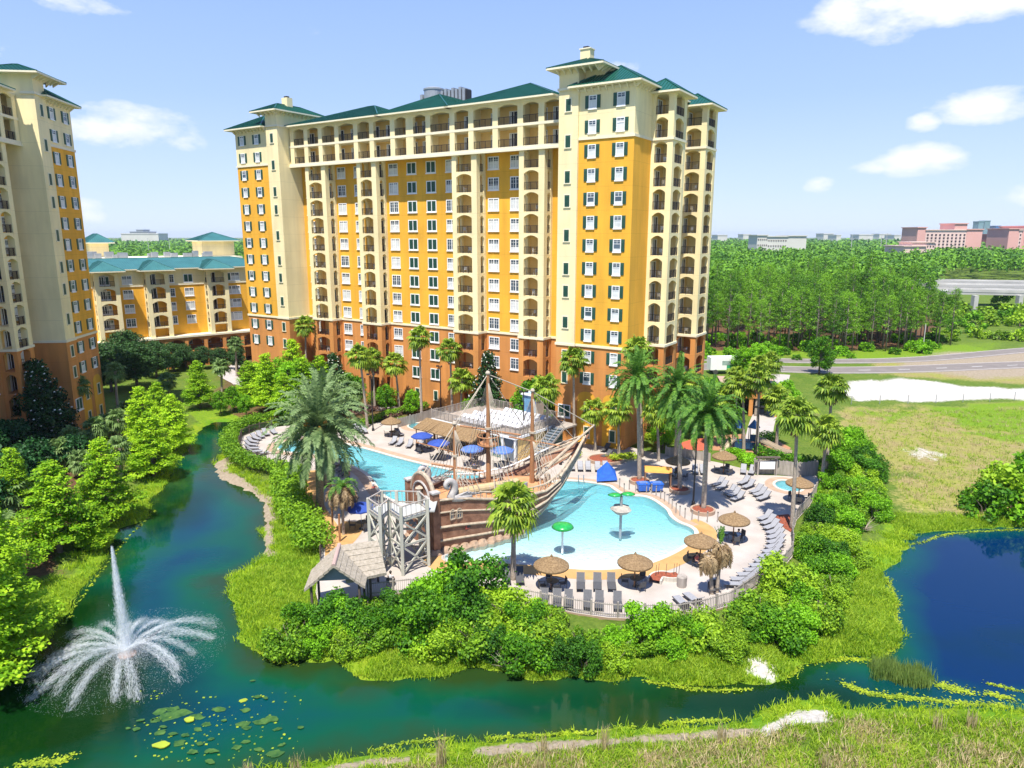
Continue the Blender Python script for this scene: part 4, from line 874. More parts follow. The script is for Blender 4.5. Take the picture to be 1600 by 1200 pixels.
def palm(kind, px, py, top_px, top_py, label, group, sc=1.0, name=None, z=0.0, zbase=None):
    "palm whose foot stands at that spot; crown height follows from where the crown is seen above it"
    x, y = G(px, py, z); d = pixdir(top_px, top_py); tt = y / d.y; h = CAMH + d.z * tt - z; dx = d.x * tt - x
    h = max(h, 1.0); lean = 0
    src = {'fan': _fan, 'sab': _sab, 'date': _dat, 'green': _dag}[kind]; src = src[len(_trk) % len(src)]
    root = empty(name or {'fan': 'fan_palm', 'sab': 'sabal_palm', 'date': 'date_palm', 'green': 'date_palm'}[kind], (x, y, z), R_.uniform(0, 6.28)); tag(root, label, 'palm tree', group)
    r0, r1, m = {'fan': (.20, .13, M_palmt), 'sab': (.22, .19, M_palmt), 'date': (.36, .30, M_datet), 'green': (.26, .21, M_palmt)}[kind]
    hk = (kind, round(h, 1)); 
    mb, tp = pal_trunk(h, r0 * sc, r1 * sc, m, 0, len(_trk)); _trk[len(_trk)] = 1; t = mb.build('trunk', root, smooth=True)
    t.matrix_basis = Matrix.Shear('XY', 4, (0, 0)) if False else Matrix.Identity(4)
    # small lean so the crown sits where it should
    lw = Vector((dx, 0, 0)); lw.rotate(Matrix.Rotation(-root.rotation_euler.z, 3, 'Z'))
    for v in t.data.vertices:
        f = max(0, v.co.z / h) ** 1.3; v.co.x += lw.x * f; v.co.y += lw.y * f
    c = src.copy(); COL.objects.link(c); c.parent = root; c.location = (lw.x, lw.y, h); c.scale = (sc, sc, sc); c.name = 'crown'
    if kind == 'date':
        f = MB()
        for i in range(7): a = i * .9; f.lathe([(0, -.5), (.2, -.3), (.26, 0), (.14, .25), (0, .4)], L_fruit, 8, (.95 * math.cos(a), .95 * math.sin(a), h - .2 + .5 * (i % 3)))
        f.build('fruit', root)
    return root
# ------------------------------------------------------------------ planting
def scatter_copies(protos, spots, z, group, cat, fmt, smin, smax, key=None, rng=None):
    rng = rng or R_; out = []; used = set()
    for i, s in enumerate(spots):
        x, y = s[0], s[1]; k = s[3] if len(s) > 3 else rng.randrange(len(protos)); p = protos[k]
        if k not in used: used.add(k); o = p
        else: o = copy_tree(p)
        q = s[2] if len(s) > 2 and s[2] else rng.uniform(smin, smax); o.location = (x, y, z if not callable(z) else z(x, y)); o.rotation_euler = (0, 0, rng.uniform(0, 6.28)); o.scale = (q, q, q * rng.uniform(.9, 1.1)); tag(o, None, cat, group); out.append(o)
    for k, p in enumerate(protos):
        if k not in used: drop(p)
    series(out, fmt, key); return out
def drop(o):
    for c in list(o.children): drop(c)
    bpy.data.objects.remove(o)
def tz(x, y):
    "height of the ground"
    i = int(np.clip(np.searchsorted(xs, x), 1, len(xs) - 1)); j = int(np.clip(np.searchsorted(ys, y), 1, len(ys) - 1)); return float(Z[j, i])
def pick(pts, n, mind, rng, z=-.3, avoid=None, dw=.6):
    "n spots inside an outline, kept apart"
    P = gpoly(pts, z); x0 = min(p[0] for p in P); x1 = max(p[0] for p in P); y0 = min(p[1] for p in P); y1 = max(p[1] for p in P); out = []; t = 0
    while len(out) < n and t < n * 60:
        t += 1; x = rng.uniform(x0, x1); y = rng.uniform(y0, y1)
        if not inpoly(P, x, y) or inpoly(WATER, x, y): continue
        if avoid and avoid(x, y): continue
        if any((x - a) ** 2 + (y - b) ** 2 < mind ** 2 for a, b in out): continue
        out.append((x, y))
    return out
rp_ = random.Random(11)
ondeck = lambda x, y: inpoly(DECK, x, y)
B = [mkbush(21, L_bush), mkbush(22, L_bush, 2.0, 2.6), mkbush(23, L_bush2), mkbush(24, L_bush, 1.6, 2.9), mkbush(25, L_bush2, 2.1, 2.0), mkbush(26, L_bush3, 1.8, 3.1), mkbush(27, L_hedge, 1.7, 1.9)]
low = [(x, y, rp_.uniform(.62, .85)) for x, y in pick([(840, 1000), (900, 1008), (1000, 1012), (1040, 1005), (1130, 1000), (1180, 985), (1200, 1000), (1140, 1020), (1050, 1022), (980, 1030), (900, 1048), (850, 1045)], 16, 1.5, rp_, avoid=ondeck)]
sp = pick([(505, 985), (570, 965), (640, 955), (700, 945), (740, 955), (800, 968), (830, 985), (850, 1010), (860, 1035), (800, 1040), (760, 1020), (650, 1015), (560, 1010), (500, 1030), (440, 1015), (470, 980)], 30, 1.6, rp_, avoid=ondeck)
sp += pick([(1165, 985), (1200, 962), (1240, 925), (1256, 885), (1268, 835), (1290, 790), (1298, 745), (1305, 705), (1330, 690), (1360, 740), (1375, 800), (1345, 850), (1320, 900), (1290, 960), (1235, 1010), (1200, 1000)], 46, 1.8, rp_, avoid=ondeck)
sp = [(x, y, rp_.uniform(.75, 1.2)) for x, y in sp] + low
sp += [(*G(x, y, -.2), q) for x, y, q in [(585, 990, .95), (640, 992, 1.0), (690, 962, 1.5), (740, 955, 1.65), (795, 975, 1.5), (840, 985, 1.2), (660, 1000, 1.3), (740, 1005, 1.3), (530, 985, 1.1), (1010, 1000, 1.1), (1080, 995, 1.15), (1180, 975, 1.3), (1230, 930, 1.35)]]
scatter_copies(B, sp, tz, 'shrubs crowding the bank below the pool fence', 'shrub', 'bushy green shrub on the bank below the pool fence, {} of the row', .8, 1.2, rng=rp_)
B2 = [mkbush(31, L_bush, 2.4, 3.2, .2), mkbush(32, L_bush2, 2.4, 3.0, .2)]
sp = [(*G(x, y, -.2), s) for x, y, s in [(1540, 800, 1.2), (1575, 790, 1.5), (1560, 770, 1.1), (1600, 800, 1.6), (1620, 770, 1.5), (1528, 785, .9), (1310, 700, 1.0), (1325, 715, 1.1)]]
scatter_copies(B2, sp, tz, 'shrubs beside the right-hand pond', 'shrub', 'round green shrub in rough grass near the blue pond, {} one', 1, 1.2, rng=rp_)
# hedge round the deck
def hedge(name, pts, w, h, label, m=None, z=-.1, leaf=.13, group=None, world=False):
    P = smooth_poly(pts if world else gpoly(pts, 0), 2, False); rng = np.random.RandomState(len(pts)); bl = []
    for (x, y, a) in along(P, w * .32):
        for o in (-.3, 0.05, .3):
            bl.append((x - math.sin(a) * w * o + rng.normal() * .05, y + math.cos(a) * w * o, z + h * (.42 + .3 * rng.rand()), w * .34, h * .34))
        bl.append((x + rng.normal() * w * .15, y + rng.normal() * w * .15, z + h * .78, w * .3, h * .22))
    bl = [(b[0], b[1], b[2], b[3], b[4]) for b in bl]; V = cloud(bl, leaf, 3.0, rng, up=.5, shell=.8)
    c = P[len(P) // 2]; root = empty(name, (c[0], c[1], z)); V = V - np.array([c[0], c[1], z]); o = leafobj('foliage', V, m or L_hedge, root); s = MB()
    for (x, y, a) in along(P, 1.2): s.tube([(x - c[0], y - c[1], -.5), (x - c[0] + .1, y - c[1], h * .6)], .04, M_bark, 5)
    s.build('stem', root); tag(root, label, 'hedge', group); return root
hedge('hedge', [(420, 660), (390, 664), (366, 676), (357, 692), (360, 708), (372, 722), (400, 733), (435, 738), (455, 748)], 2.0, 1.7, 'clipped bright green hedge curving round the far left sun deck')
hedge('hedge', [(448, 742), (450, 765), (452, 785), (470, 815), (488, 840), (490, 868)], 3.0, 2.0, 'tall leafy green hedge between the lake and the ochre path', leaf=.16)
hedge('hedge', [(560, 668), (600, 652), (650, 640), (680, 632)], 1.6, 1.1, 'low green hedge beside the wooden fence left of the poolside bar')
hedge('hedge', [(655, 622), (690, 612), (720, 618)], 1.4, 1.2, 'short rounded hedge at the foot of the orange tower wall', leaf=.14)
hedge('hedge', [(1185, 712), (1215, 722), (1262, 728), (1290, 735)], 1.6, 1.5, 'dark green hedge behind the grey wooden fence and hot tub', m=L_bush)
hedge('hedge', [(1140, 712), (1165, 718), (1172, 730)], 1.6, 1.3, 'green hedge beside the playground behind a thatched umbrella', m=L_bush)
hedge('hedge', [(1190, 690), (1212, 690)], 2.2, 1.6, 'clipped green hedge right of the blue playground roofs', m=L_bush)
hedge('hedge', [(1075, 605), (1120, 612), (1165, 608)], 3.0, 2.6, 'broad green hedge in front of the parked white truck', m=L_bush, leaf=.2)
for i, (pts, w, h, lab, m) in enumerate([([(545, 650), (565, 645), (590, 640)], 2.0, .7, 'purple brown ground shrubs left of the round topiary balls', L_purple), ([(600, 655), (640, 640), (665, 630)], 2.0, .7, 'purple brown border beside the curved garden walk', L_purple),
    ([(1040 - 50, 716), (975, 718), (955, 720)], 1.6, .8, 'lime yellow bed in the curved planter behind the four grey loungers', L_lime), ([(862, 716), (880, 712), (905, 716)], 1.6, .8, 'lime yellow bed at the foot of the bar stairs', L_lime), ([(1010, 685), (1030, 690), (1048, 694)], 1.5, .9, 'lime yellow shrubs under palms beside the yellow tower corner', L_lime), ([(908, 682), (925, 686), (940, 688)], 1.4, .9, 'lime yellow shrubs below the arched green shutters', L_lime)]):
    hedge('flower_bed', pts, w, h, lab, m=m, leaf=.12, z=0)
T_ = [(*G(583, 628), 0), (*G(614, 630), 0)]
def topiary(x, y, lab):
    rng = np.random.RandomState(5); r = empty('topiary_ball', (x, y, 0)); leafobj('foliage', cloud([(0, 0, 1.0, 1.05, .95)], .1, 11, rng, shell=.92), L_hedge, r); s = MB(); s.tube([(0, 0, -.2), (0, 0, .9)], .07, M_bark, 6); s.build('stem', r); tag(r, lab, 'shrub', 'clipped topiary balls')
topiary(*G(583, 630), 'round clipped green ball left of the other by the garden walk'); topiary(*G(614, 634), 'round clipped green ball nearer the orange wall by the garden walk')
# bald cypresses on the left bank
cyp = [mktree('bald_cypress', s, 9.0, 3.0, 1.4, L_cyp, leaf=.135, n=88, shape='cone', trunk_r=.2, flat=.36, up=1.3, dens=5.8) for s in (41, 42, 43)]
cs = [(95, 862, 1.05), (150, 850, .55), (170, 812, .98), (240, 742, .95), (228, 700, .95), (275, 700, .8), (313, 640, .85), (222, 735, .6), (-15, 930, 1.0), (250, 668, .8), (30, 800, .7), (10, 1010, 1.0), (-40, 1060, 1.3), (420, 645, 1.0), (447, 655, .85), (392, 634, .9), (478, 646, 1.05), (503, 640, 1.0), (462, 630, 1.1)]
cs = [(*G(x, y, -.3), s) for x, y, s in cs]
scatter_copies(cyp, cs, tz, 'feathery cypress trees round the lake', 'tree', 'bright green feathery cypress tree near the lake, {} of its kind', .9, 1.1, rng=rp_)
oak = [mktree('shade_tree', s, 8, 3.6, 2.0, L_oak, leaf=.18, n=46, trunk_r=.22, dens=6) for s in (51, 52)]
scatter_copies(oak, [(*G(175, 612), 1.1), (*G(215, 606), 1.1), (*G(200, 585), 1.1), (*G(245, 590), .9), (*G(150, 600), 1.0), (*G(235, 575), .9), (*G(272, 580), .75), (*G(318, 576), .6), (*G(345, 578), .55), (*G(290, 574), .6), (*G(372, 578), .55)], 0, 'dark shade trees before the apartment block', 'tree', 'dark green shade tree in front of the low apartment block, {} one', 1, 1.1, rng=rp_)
br = [mktree('garden_tree', s, 6, 2.5, 1.2, L_bush, leaf=.15, n=40, trunk_r=.14, dens=6.5) for s in (53, 54)]
scatter_copies(br, [(*G(415, 612), .9), (*G(440, 622), .8), (*G(510, 630), 1.1), (*G(838, 677), 1.35), (*G(822, 673), 1.0), (*G(470, 632), 1.2), (*G(1055, 640), 1.0), (*G(1080, 632), .9), (*G(455, 640), 1.2), (*G(548, 640), 1.0), (*G(436, 622), 1.1), (*G(405, 622), 1.0), (*G(1180, 590), 1.1), (*G(1160, 586), .9), (*G(1280, 584), 1.15), (*G(1195, 582), 1.1), (*G(604, 643), .7), (*G(645, 648), .6), (*G(738, 664), .75), (*G(1035, 702), .8), (*G(1085, 672), .9), (*G(1120, 664), .9), (*G(1100, 650), 1.0), (*G(1145, 676), .6), (*G(1205, 650), .8), (*G(1228, 636), .8), (*G(1140, 640), .9), (*G(365, 640), .6), (*G(345, 644), .5), (*G(385, 648), .5), (*G(455, 655), .6)], 0, 'leafy garden trees round the hotel', 'tree', 'mid green leafy garden tree by the hotel grounds, {} of its kind', 1, 1.1, rng=rp_)
def blossoms(root, bl, rng):
    C = []; 
    for b in bl:
        for _ in range(2):
            d = rng.normal(size=3); d /= np.linalg.norm(d); d[2] = abs(d[2]); C.append(np.array(b[:3]) + d * np.array([b[3], b[3], b[4]]) * 1.05)
    C = np.array(C); Nn = np.tile([0.1, -.3, 1.], (len(C), 1)); Nn /= np.linalg.norm(Nn, axis=1, keepdims=True); V = np.concatenate([quads(C, Nn, .14, .14, rng), quads(C + .02, Nn[:, [2, 0, 1]], .12, .12, rng)]); leafobj('blossom', V, L_flow, root)
mg = mktree('magnolia', 61, 10.5, 3.6, .6, L_dark, leaf=.2, n=70, shape='cone', trunk_r=.2, flat=.7, dens=7, extra=blossoms); mg.location = (*G(74, 700), 0); mg.scale = (1.1, 1.1, 1.12); tag(mg, 'dark conical magnolia with white blossoms before the left tower', 'tree', 'magnolia trees')
mg2 = copy_tree(mg); mg2.location = (*G(524, 636), 0); mg2.scale = (.8, .8, .85); mg2['label'] = 'dark conical magnolia behind the large date palm by the hotel wing'
mg3 = copy_tree(mg); mg3.location = (-3.6, 103.6, 0); mg3.scale = (.8, .8, 1.05); mg3.rotation_euler.z = 2; mg3['label'] = 'magnolia beside the tallest mast and the orange tower wall'
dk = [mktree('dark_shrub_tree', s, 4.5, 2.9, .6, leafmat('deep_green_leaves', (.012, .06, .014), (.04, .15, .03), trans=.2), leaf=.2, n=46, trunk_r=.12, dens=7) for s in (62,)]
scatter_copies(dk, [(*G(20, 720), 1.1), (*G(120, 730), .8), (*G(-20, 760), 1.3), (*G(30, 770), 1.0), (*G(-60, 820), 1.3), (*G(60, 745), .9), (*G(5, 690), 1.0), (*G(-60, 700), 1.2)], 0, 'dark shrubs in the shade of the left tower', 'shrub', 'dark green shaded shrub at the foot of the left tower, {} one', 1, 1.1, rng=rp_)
# palms
gl = 'tall fan palms round the resort'
for a in [('fan', 574, 668, 562, 556, 'tall slim fan palm left of a shorter one before the hotel wing'), ('fan', 586, 640, 582, 560, 'shorter fan palm just right of the tall slim one'), ('fan', 624, 640, 617, 567, 'fan palm before the dark ground floor opening of the wing'), ('fan', 659, 655, 655, 527, 'tall fan palm against green shuttered windows left of the bar'), ('fan', 707, 652, 703, 546, 'fan palm before the orange wall above the bar deck'), ('fan', 720, 656, 722, 592, 'low fan palm half hidden behind a taller one by the bar'),
          ('fan', 480, 614, 477, 508, 'fan palm against the foot of the left cream stair tower'), ('fan', 897, 700, 896, 562, 'tall slim fan palm beside the bar stairs before the right tower'), ('fan', 856, 706, 854, 605, 'fan palm behind the foremost ship mast'), ('fan', 967, 712, 965, 640, 'short fan palm in the lime planter before the yellow tower foot'), ('fan', 1029, 720, 1026, 640, 'fan palm between two feathery palms near the playground'), ('fan', 1162, 705, 1160, 600, 'fan palm beside the blue playground roofs, left one'), ('fan', 1182, 712, 1186, 590, 'fan palm beside the blue playground roofs, right one'),
          ('fan', 1237, 826, 1246, 648, 'tall fan palm beside the red mulch bed at the right fence'), ('fan', 1283, 760, 1292, 672, 'fan palm at the hot tub corner of the fence'), ('fan', 1290, 745, 1300, 606, 'taller fan palm rising behind the hot tub corner'), ('fan', 1180, 650, 1188, 572, 'fan palm near the white truck, left of a pair'), ('fan', 1196, 645, 1204, 566, 'fan palm near the white truck, right of a pair'), ('fan', 1003, 714, 997, 546, 'fan palm crown close against the yellow tower corner'), ('fan', 802, 905, 803, 790, 'nearest fan palm standing before the kiddie pool and ship hull')]:
    palm(*a, gl, sc=1.15 if a[1] != 802 else 1.3)
palm('fan', 1128, 700, 1126, 618, 'fan palm behind the playground, right of the feathery palms', gl, sc=1.15)
palm('fan', 1213, 700, 1216, 622, 'fan palm between the playground and the right fence palms', gl, sc=1.15)
palm('fan', 1148, 664, 1152, 590, 'fan palm rising behind the low orange building roof', gl, sc=1.15)
palm('fan', 930, 704, 928, 640, 'young fan palm against the yellow arched panel', gl)
palm('fan', 1085, 690, 1082, 600, 'fan palm just right of the tower balconies', gl, sc=1.15)
palm('fan', 1062, 640, 1066, 570, 'bushy fan palm by the right tower balconies', gl)
palm('sab', 370, 588, 368, 537, 'tall palm in front of the low apartment block arches', 'garden palms'); palm('sab', 347, 612, 346, 572, 'short palm beside the garden lamp', 'garden palms'); palm('sab', 303, 560, 302, 540, 'palm crown before the apartment block terrace', 'garden palms'); palm('sab', 185, 650, 180, 580, 'pale palm beside the dark shade trees', 'garden palms'); palm('sab', 130, 672, 123, 603, 'dark palm against the brown corner of the left tower', 'garden palms')
for i, (x, y, tx, ty, s) in enumerate([(120, 712, 112, 685, 1.1), (100, 735, 92, 705, 1.1), (150, 700, 148, 668, 1.0), (190, 690, 186, 655, 1.0), (172, 682, 168, 662, 1.0), (130, 745, 126, 720, .9), (205, 660, 200, 640, 1.0), (25, 800, 20, 770, 1.1), (0, 860, -5, 830, 1.2), (265, 625, 262, 595, 1.0), (530, 650, 525, 625, 1.0), (552, 640, 548, 615, 1.0), (190, 742, 188, 700, 1.0), (508, 634, 505, 596, 1.1), (535, 642, 532, 600, 1.1), (560, 646, 556, 612, 1.0)]):
    o = palm('sab', x, y, tx, ty, None, 'sabal palms in the lakeside planting', s); o['label'] = 'grey green sabal palm among the garden trees, %s listed from far left' % ordn(i + 1)
series([o for o in COL.objects if o.get('group') == 'sabal palms in the lakeside planting'], 'grey green sabal palm among the lakeside garden trees, {} of its kind')
palm('date', 501, 800, 497, 672, 'largest feathery date palm with orange fruit, at the left of the long pool', 'date palms', sc=1.15)
palm('date', 510, 760, 505, 640, 'feathery date palm standing just behind the largest one', 'date palms', sc=1.05)
for a in [('green', 999, 752, 996, 592, 'feathery palm left of the blue towel bins and in front of the yellow tower', 1.0), ('green', 1062, 766, 1060, 610, 'feathery palm rising from a round planter behind the towel bins', 1.0), ('green', 1099, 797, 1106, 646, 'feathery palm in the round planter nearest the kiddie pool', 1.05), ('green', 1055, 722, 1058, 640, 'feathery palm behind, close to the playground mulch', .8)]:
    palm(a[0], *a[1:5], a[5], 'feathery palms on the right deck', a[6])

# leafless grey shrubs among the bank greenery
for i, (px, py) in enumerate([(548, 1012), (575, 1000), (962, 1015), (1003, 1005), (792, 1035), (1335, 790), (1350, 830)]):
    x, y = G(px, py, -.3); t = MB(); rg = random.Random(i)
    for k in range(46): a = rg.uniform(0, 6.28); l = rg.uniform(.6, 1.3); e = rg.uniform(.2, 1.2); p = (l * .5 * math.cos(a), l * .5 * math.sin(a), l * .6 * e); t.tube([(0, 0, 0), p, (p[0] * 1.9 + rg.uniform(-.2, .2), p[1] * 1.9 + rg.uniform(-.2, .2), p[2] * 1.8)], [.03, .018, .006], L_dead2, 4, cap=False)
    o = t.build('bare_shrub', loc=(x, y, tz(x, y) + .1)); tag(o, None, 'shrub', 'leafless shrubs on the bank')
series([o for o in COL.objects if o.get('group') == 'leafless shrubs on the bank'], 'grey leafless twiggy shrub among the green bank bushes, {} one')
# ------------------------------------------------------------------ pool deck
M_deck = mat('deck_pavers', (.35, .305, .265), .85, col2=(.44, .39, .345), scale=.5, bump=.15, bscale=6); M_ochre = mat('ochre_concrete', (.40, .22, .075), .85, col2=(.50, .29, .11), scale=.8, bump=.1)
M_cope = mat('pale_coping', (.52, .48, .41), .8, var=.05); M_tan = mat('tan_concrete', (.33, .22, .15), .85, col2=(.42, .30, .21), scale=1.2); M_plast = mat('pool_plaster', (.56, .58, .58), .8, var=.04, scale=1)
M_mulch = mat('red_mulch', (.24, .06, .028), .95, var=.4, scale=8, bump=.6)
POOL1 = smooth_poly(gpoly([(431, 700), (436, 694), (452, 689), (480, 687), (512, 688), (540, 693), (580, 703), (620, 715), (670, 727), (714, 736), (752, 742), (752, 750), (715, 760), (680, 772), (650, 790), (626, 786), (603, 777), (594, 768), (582, 750), (572, 738), (550, 727), (510, 713), (480, 708), (445, 706)]), 2)
POOL2 = smooth_poly(gpoly([(862, 753), (880, 750), (912, 752), (952, 758), (958, 763), (970, 771), (988, 774), (1008, 775), (1022, 781), (1032, 788), (1044, 797), (1047, 806), (1060, 816), (1078, 822), (1088, 830), (1085, 842), (1062, 858), (1040, 869), (1020, 877), (1000, 883), (960, 888), (920, 889), (880, 886), (834, 881), (800, 879), (760, 876), (725, 876), (706, 880), (688, 868), (740, 852), (785, 835), (822, 800), (845, 770)]), 2)
TUB = smooth_poly(gpoly([(1209, 755), (1218, 750), (1232, 751), (1250, 758), (1256, 764), (1246, 769), (1228, 767), (1214, 762)]), 2); SPA = smooth_poly(gpoly([(637, 664), (648, 660), (662, 662), (664, 668), (650, 671), (640, 669)]), 2)
holes = [POOL1, POOL2, TUB, SPA]
d = MB(); polys = [[Vector((x, y, 0)) for x, y in DECK]] + [[Vector((x, y, 0)) for x, y in h] for h in holes]
tri = geometry.tessellate_polygon(polys); flat = [p for q in polys for p in q]; F2 = [(p.x, p.y) for p in flat]
d.add([tuple(p) for p in flat], [t if cr(F2, t) > 0 else t[::-1] for t in tri], M_deck)
n = len(DECK); d.add([(x, y, 0) for x, y in DECK] + [(x, y, -1.2) for x, y in DECK], [(i, (i + 1) % n, n + (i + 1) % n, n + i) for i in range(n)], M_tan)
for h in holes:
    n = len(h); d.add([(x, y, 0) for x, y in h] + [(x, y, -1.6) for x, y in h], [(i, (i + 1) % n, n + (i + 1) % n, n + i) for i in range(n)], M_plast)
tag(d.build('pool_deck'), kind='structure')
def ring(P, o0, o1, z, m, name, h=0.0, only=None):
    n = len(P); ar = sum(P[i][0] * P[(i + 1) % n][1] - P[(i + 1) % n][0] * P[i][1] for i in range(n)); s = -1 if ar > 0 else 1
    def off(o):
        Q = []
        for i in range(n):
            a = P[i - 1]; b = P[(i + 1) % n]; L = math.dist(a, b); Q.append((P[i][0] - (b[1] - a[1]) / L * o * s, P[i][1] + (b[0] - a[0]) / L * o * s))
        return Q
    A, B_ = off(o0), off(o1); mb = MB(); vs = [(*p, z) for p in A] + [(*p, z) for p in B_]
    fs = [(i, (i + 1) % n, n + (i + 1) % n, n + i) for i in range(n) if not only or only(P[i])]; mb.add(vs, [f[::-1] if s < 0 else f for f in fs], m)
    if h: mb.add([(*p, z) for p in A] + [(*p, z - h) for p in A], fs, m); mb.add([(*p, z) for p in B_] + [(*p, z - h) for p in B_], fs, m)
    o = mb.build(name); tag(o, kind='structure'); return o
ring(POOL1, -.12, .3, .035, M_cope, 'pool_coping', .1); ring(POOL1, .3, 1.35, .012, M_tan, 'pool_border')
yb = G(900, 850)[1]
ring(POOL2, -.12, .3, .035, M_cope, 'pool_coping', .1, only=lambda p: p[0] > G(690, 868)[0] + 1.2 and not (p[1] > G(700, 866)[1] and p[0] < G(830, 790)[0] and p[1] < G(860, 753)[1])); ring(POOL2, .3, 2.0, .012, M_ochre, 'beach_apron', only=lambda p: p[1] < G(1000, 818)[1]); ring(POOL2, .3, 1.1, .016, M_tan, 'pool_border', only=lambda p: p[1] >= G(1000, 822)[1])
ring(TUB, -.05, .25, .04, M_cope, 'tub_coping', .1); ring(TUB, .25, 1.1, .012, M_tan, 'tub_border'); ring(SPA, -.05, .2, .04, M_cope, 'tub_coping', .1); ring(SPA, .2, 1.2, .012, M_tan, 'tub_border')
m_ = MB(); strip(m_, smooth_poly(gpoly([(489, 735), (487, 760), (490, 790), (505, 812), (520, 835), (526, 862), (522, 885)]), 2, False), 1.9, .008, M_ochre); strip(m_, smooth_poly(gpoly([(555, 815), (540, 838), (528, 850)]), 2, False), 2.6, .012, M_ochre); tag(m_.build('ochre_path'), kind='structure')
def pool_water():
    m = bpy.data.materials.new('pool_water'); m.use_nodes = True; N, L = nodes(m); N.remove(N['Principled BSDF']); out = N['Material Output']; g = N.new('ShaderNodeNewGeometry')
    a = N.new('ShaderNodeAttribute'); a.attribute_name = 'depth'; r = N.new('ShaderNodeValToRGB'); L.new(a.outputs['Fac'], r.inputs[0]); e = r.color_ramp; e.elements[0].position = 0; e.elements[0].color = (.93, .97, .97, 1); e.elements[1].position = 1; e.elements[1].color = (.30, .80, .86, 1); q = e.elements.new(.4); q.color = (.62, .91, .94, 1)
    t = N.new('ShaderNodeBsdfTransparent'); L.new(r.outputs[0], t.inputs[0]); gl = N.new('ShaderNodeBsdfGlossy'); gl.inputs['Roughness'].default_value = .06; fr = N.new('ShaderNodeFresnel'); fr.inputs[0].default_value = 1.33
    n1_ = N.new('ShaderNodeTexNoise'); n1_.inputs['Scale'].default_value = 2.6; n1_.inputs['Detail'].default_value = 3; L.new(g.outputs['Position'], n1_.inputs['Vector']); bp = N.new('ShaderNodeBump'); bp.inputs['Strength'].default_value = .8; bp.inputs['Distance'].default_value = .22; L.new(n1_.outputs['Fac'], bp.inputs['Height']); L.new(bp.outputs[0], gl.inputs['Normal']); L.new(bp.outputs[0], fr.inputs['Normal'])
    df = N.new('ShaderNodeBsdfDiffuse'); df.inputs[0].default_value = (.22, .60, .68, 1); m1 = N.new('ShaderNodeMixShader'); sc_ = N.new('ShaderNodeMath'); sc_.operation = 'MULTIPLY'; sc_.inputs[1].default_value = .45; L.new(a.outputs['Fac'], sc_.inputs[0]); L.new(sc_.outputs[0], m1.inputs[0]); L.new(t.outputs[0], m1.inputs[1]); L.new(df.outputs[0], m1.inputs[2])
    x = N.new('ShaderNodeMixShader'); L.new(fr.outputs[0], x.inputs[0]); L.new(m1.outputs[0], x.inputs[1]); L.new(gl.outputs[0], x.inputs[2]); L.new(x.outputs[0], out.inputs['Surface']); return m
M_pw = pool_water()
def pool_(P, depthf, name, z=-.09, step=.4):
    x0 = min(p[0] for p in P) - 1; x1 = max(p[0] for p in P) + 1; y0 = min(p[1] for p in P) - 1; y1 = max(p[1] for p in P) + 1; gx, gy = np.meshgrid(np.arange(x0, x1, step), np.arange(y0, y1, step)); s = sdf(P, gx, gy); k = s < .12 + step * .9
    ids = -np.ones(gx.shape, int); ids[k] = np.arange(k.sum()); q = np.stack([ids[:-1, :-1], ids[:-1, 1:], ids[1:, 1:], ids[1:, :-1]], -1).reshape(-1, 4); q = q[(q >= 0).all(1)]; dp = depthf(gx, gy)[k]
    tag(npmesh(name, np.stack([gx[k], gy[k], np.full(k.sum(), z)], -1), q, [M_pw], smooth=True, attrs=dict(depth=np.clip(dp / 1.2, 0, 1))), kind='structure')
    tag(npmesh('pool_floor', np.stack([gx[k], gy[k], z - .05 - dp], -1), q, [M_plast], smooth=True), kind='structure')
pool_(POOL1, lambda x, y: np.full(x.shape, 1.15), 'pool_water')
_a = np.array(G(900, 885)); _b = np.array(G(860, 760)); _v = (_b - _a); _L = np.linalg.norm(_v); _v = _v / _L
pool_(POOL2, lambda x, y: .02 + 1.05 * np.clip(((x - _a[0]) * _v[0] + (y - _a[1]) * _v[1]) / (_L * .95), 0, 1) ** 1.1, 'pool_water'); pool_(TUB, lambda x, y: np.full(x.shape, .8), 'tub_water', step=.3); pool_(SPA, lambda x, y: np.full(x.shape, .6), 'tub_water', step=.3)
# ------------------------------------------------------------------ furniture
M_fr = mat('lounger_frame', (.06, .055, .055), .5, var=.1); M_sl = mat('lounger_sling', (.27, .27, .285), .7, var=.12, scale=9); M_sl2 = mat('dark_sling', (.07, .07, .075), .7, var=.15, scale=9); M_slw = mat('white_sling', (.50, .50, .52), .65, var=.05)
M_thatch = mat('thatch', (.15, .09, .04), .95, col2=(.30, .20, .10), scale=7, bump=.7, bscale=30); M_thg = mat('weathered_thatch', (.27, .23, .17), .95, col2=(.40, .345, .27), scale=5, bump=.7, bscale=25); M_thd = mat('thatch_band', (.12, .075, .03), .95)
M_wood = mat('brown_wood', (.30, .15, .07), .8, var=.25, scale=4, bump=.3, streak=True); M_gw = mat('grey_wood', (.33, .29, .25), .9, var=.25, scale=4, bump=.3, streak=True); M_blue = mat('blue_canvas', (.02, .06, .30), .75, var=.12, scale=2); M_lblue = mat('light_blue_canvas', (.08, .16, .42), .75, var=.15, scale=2)
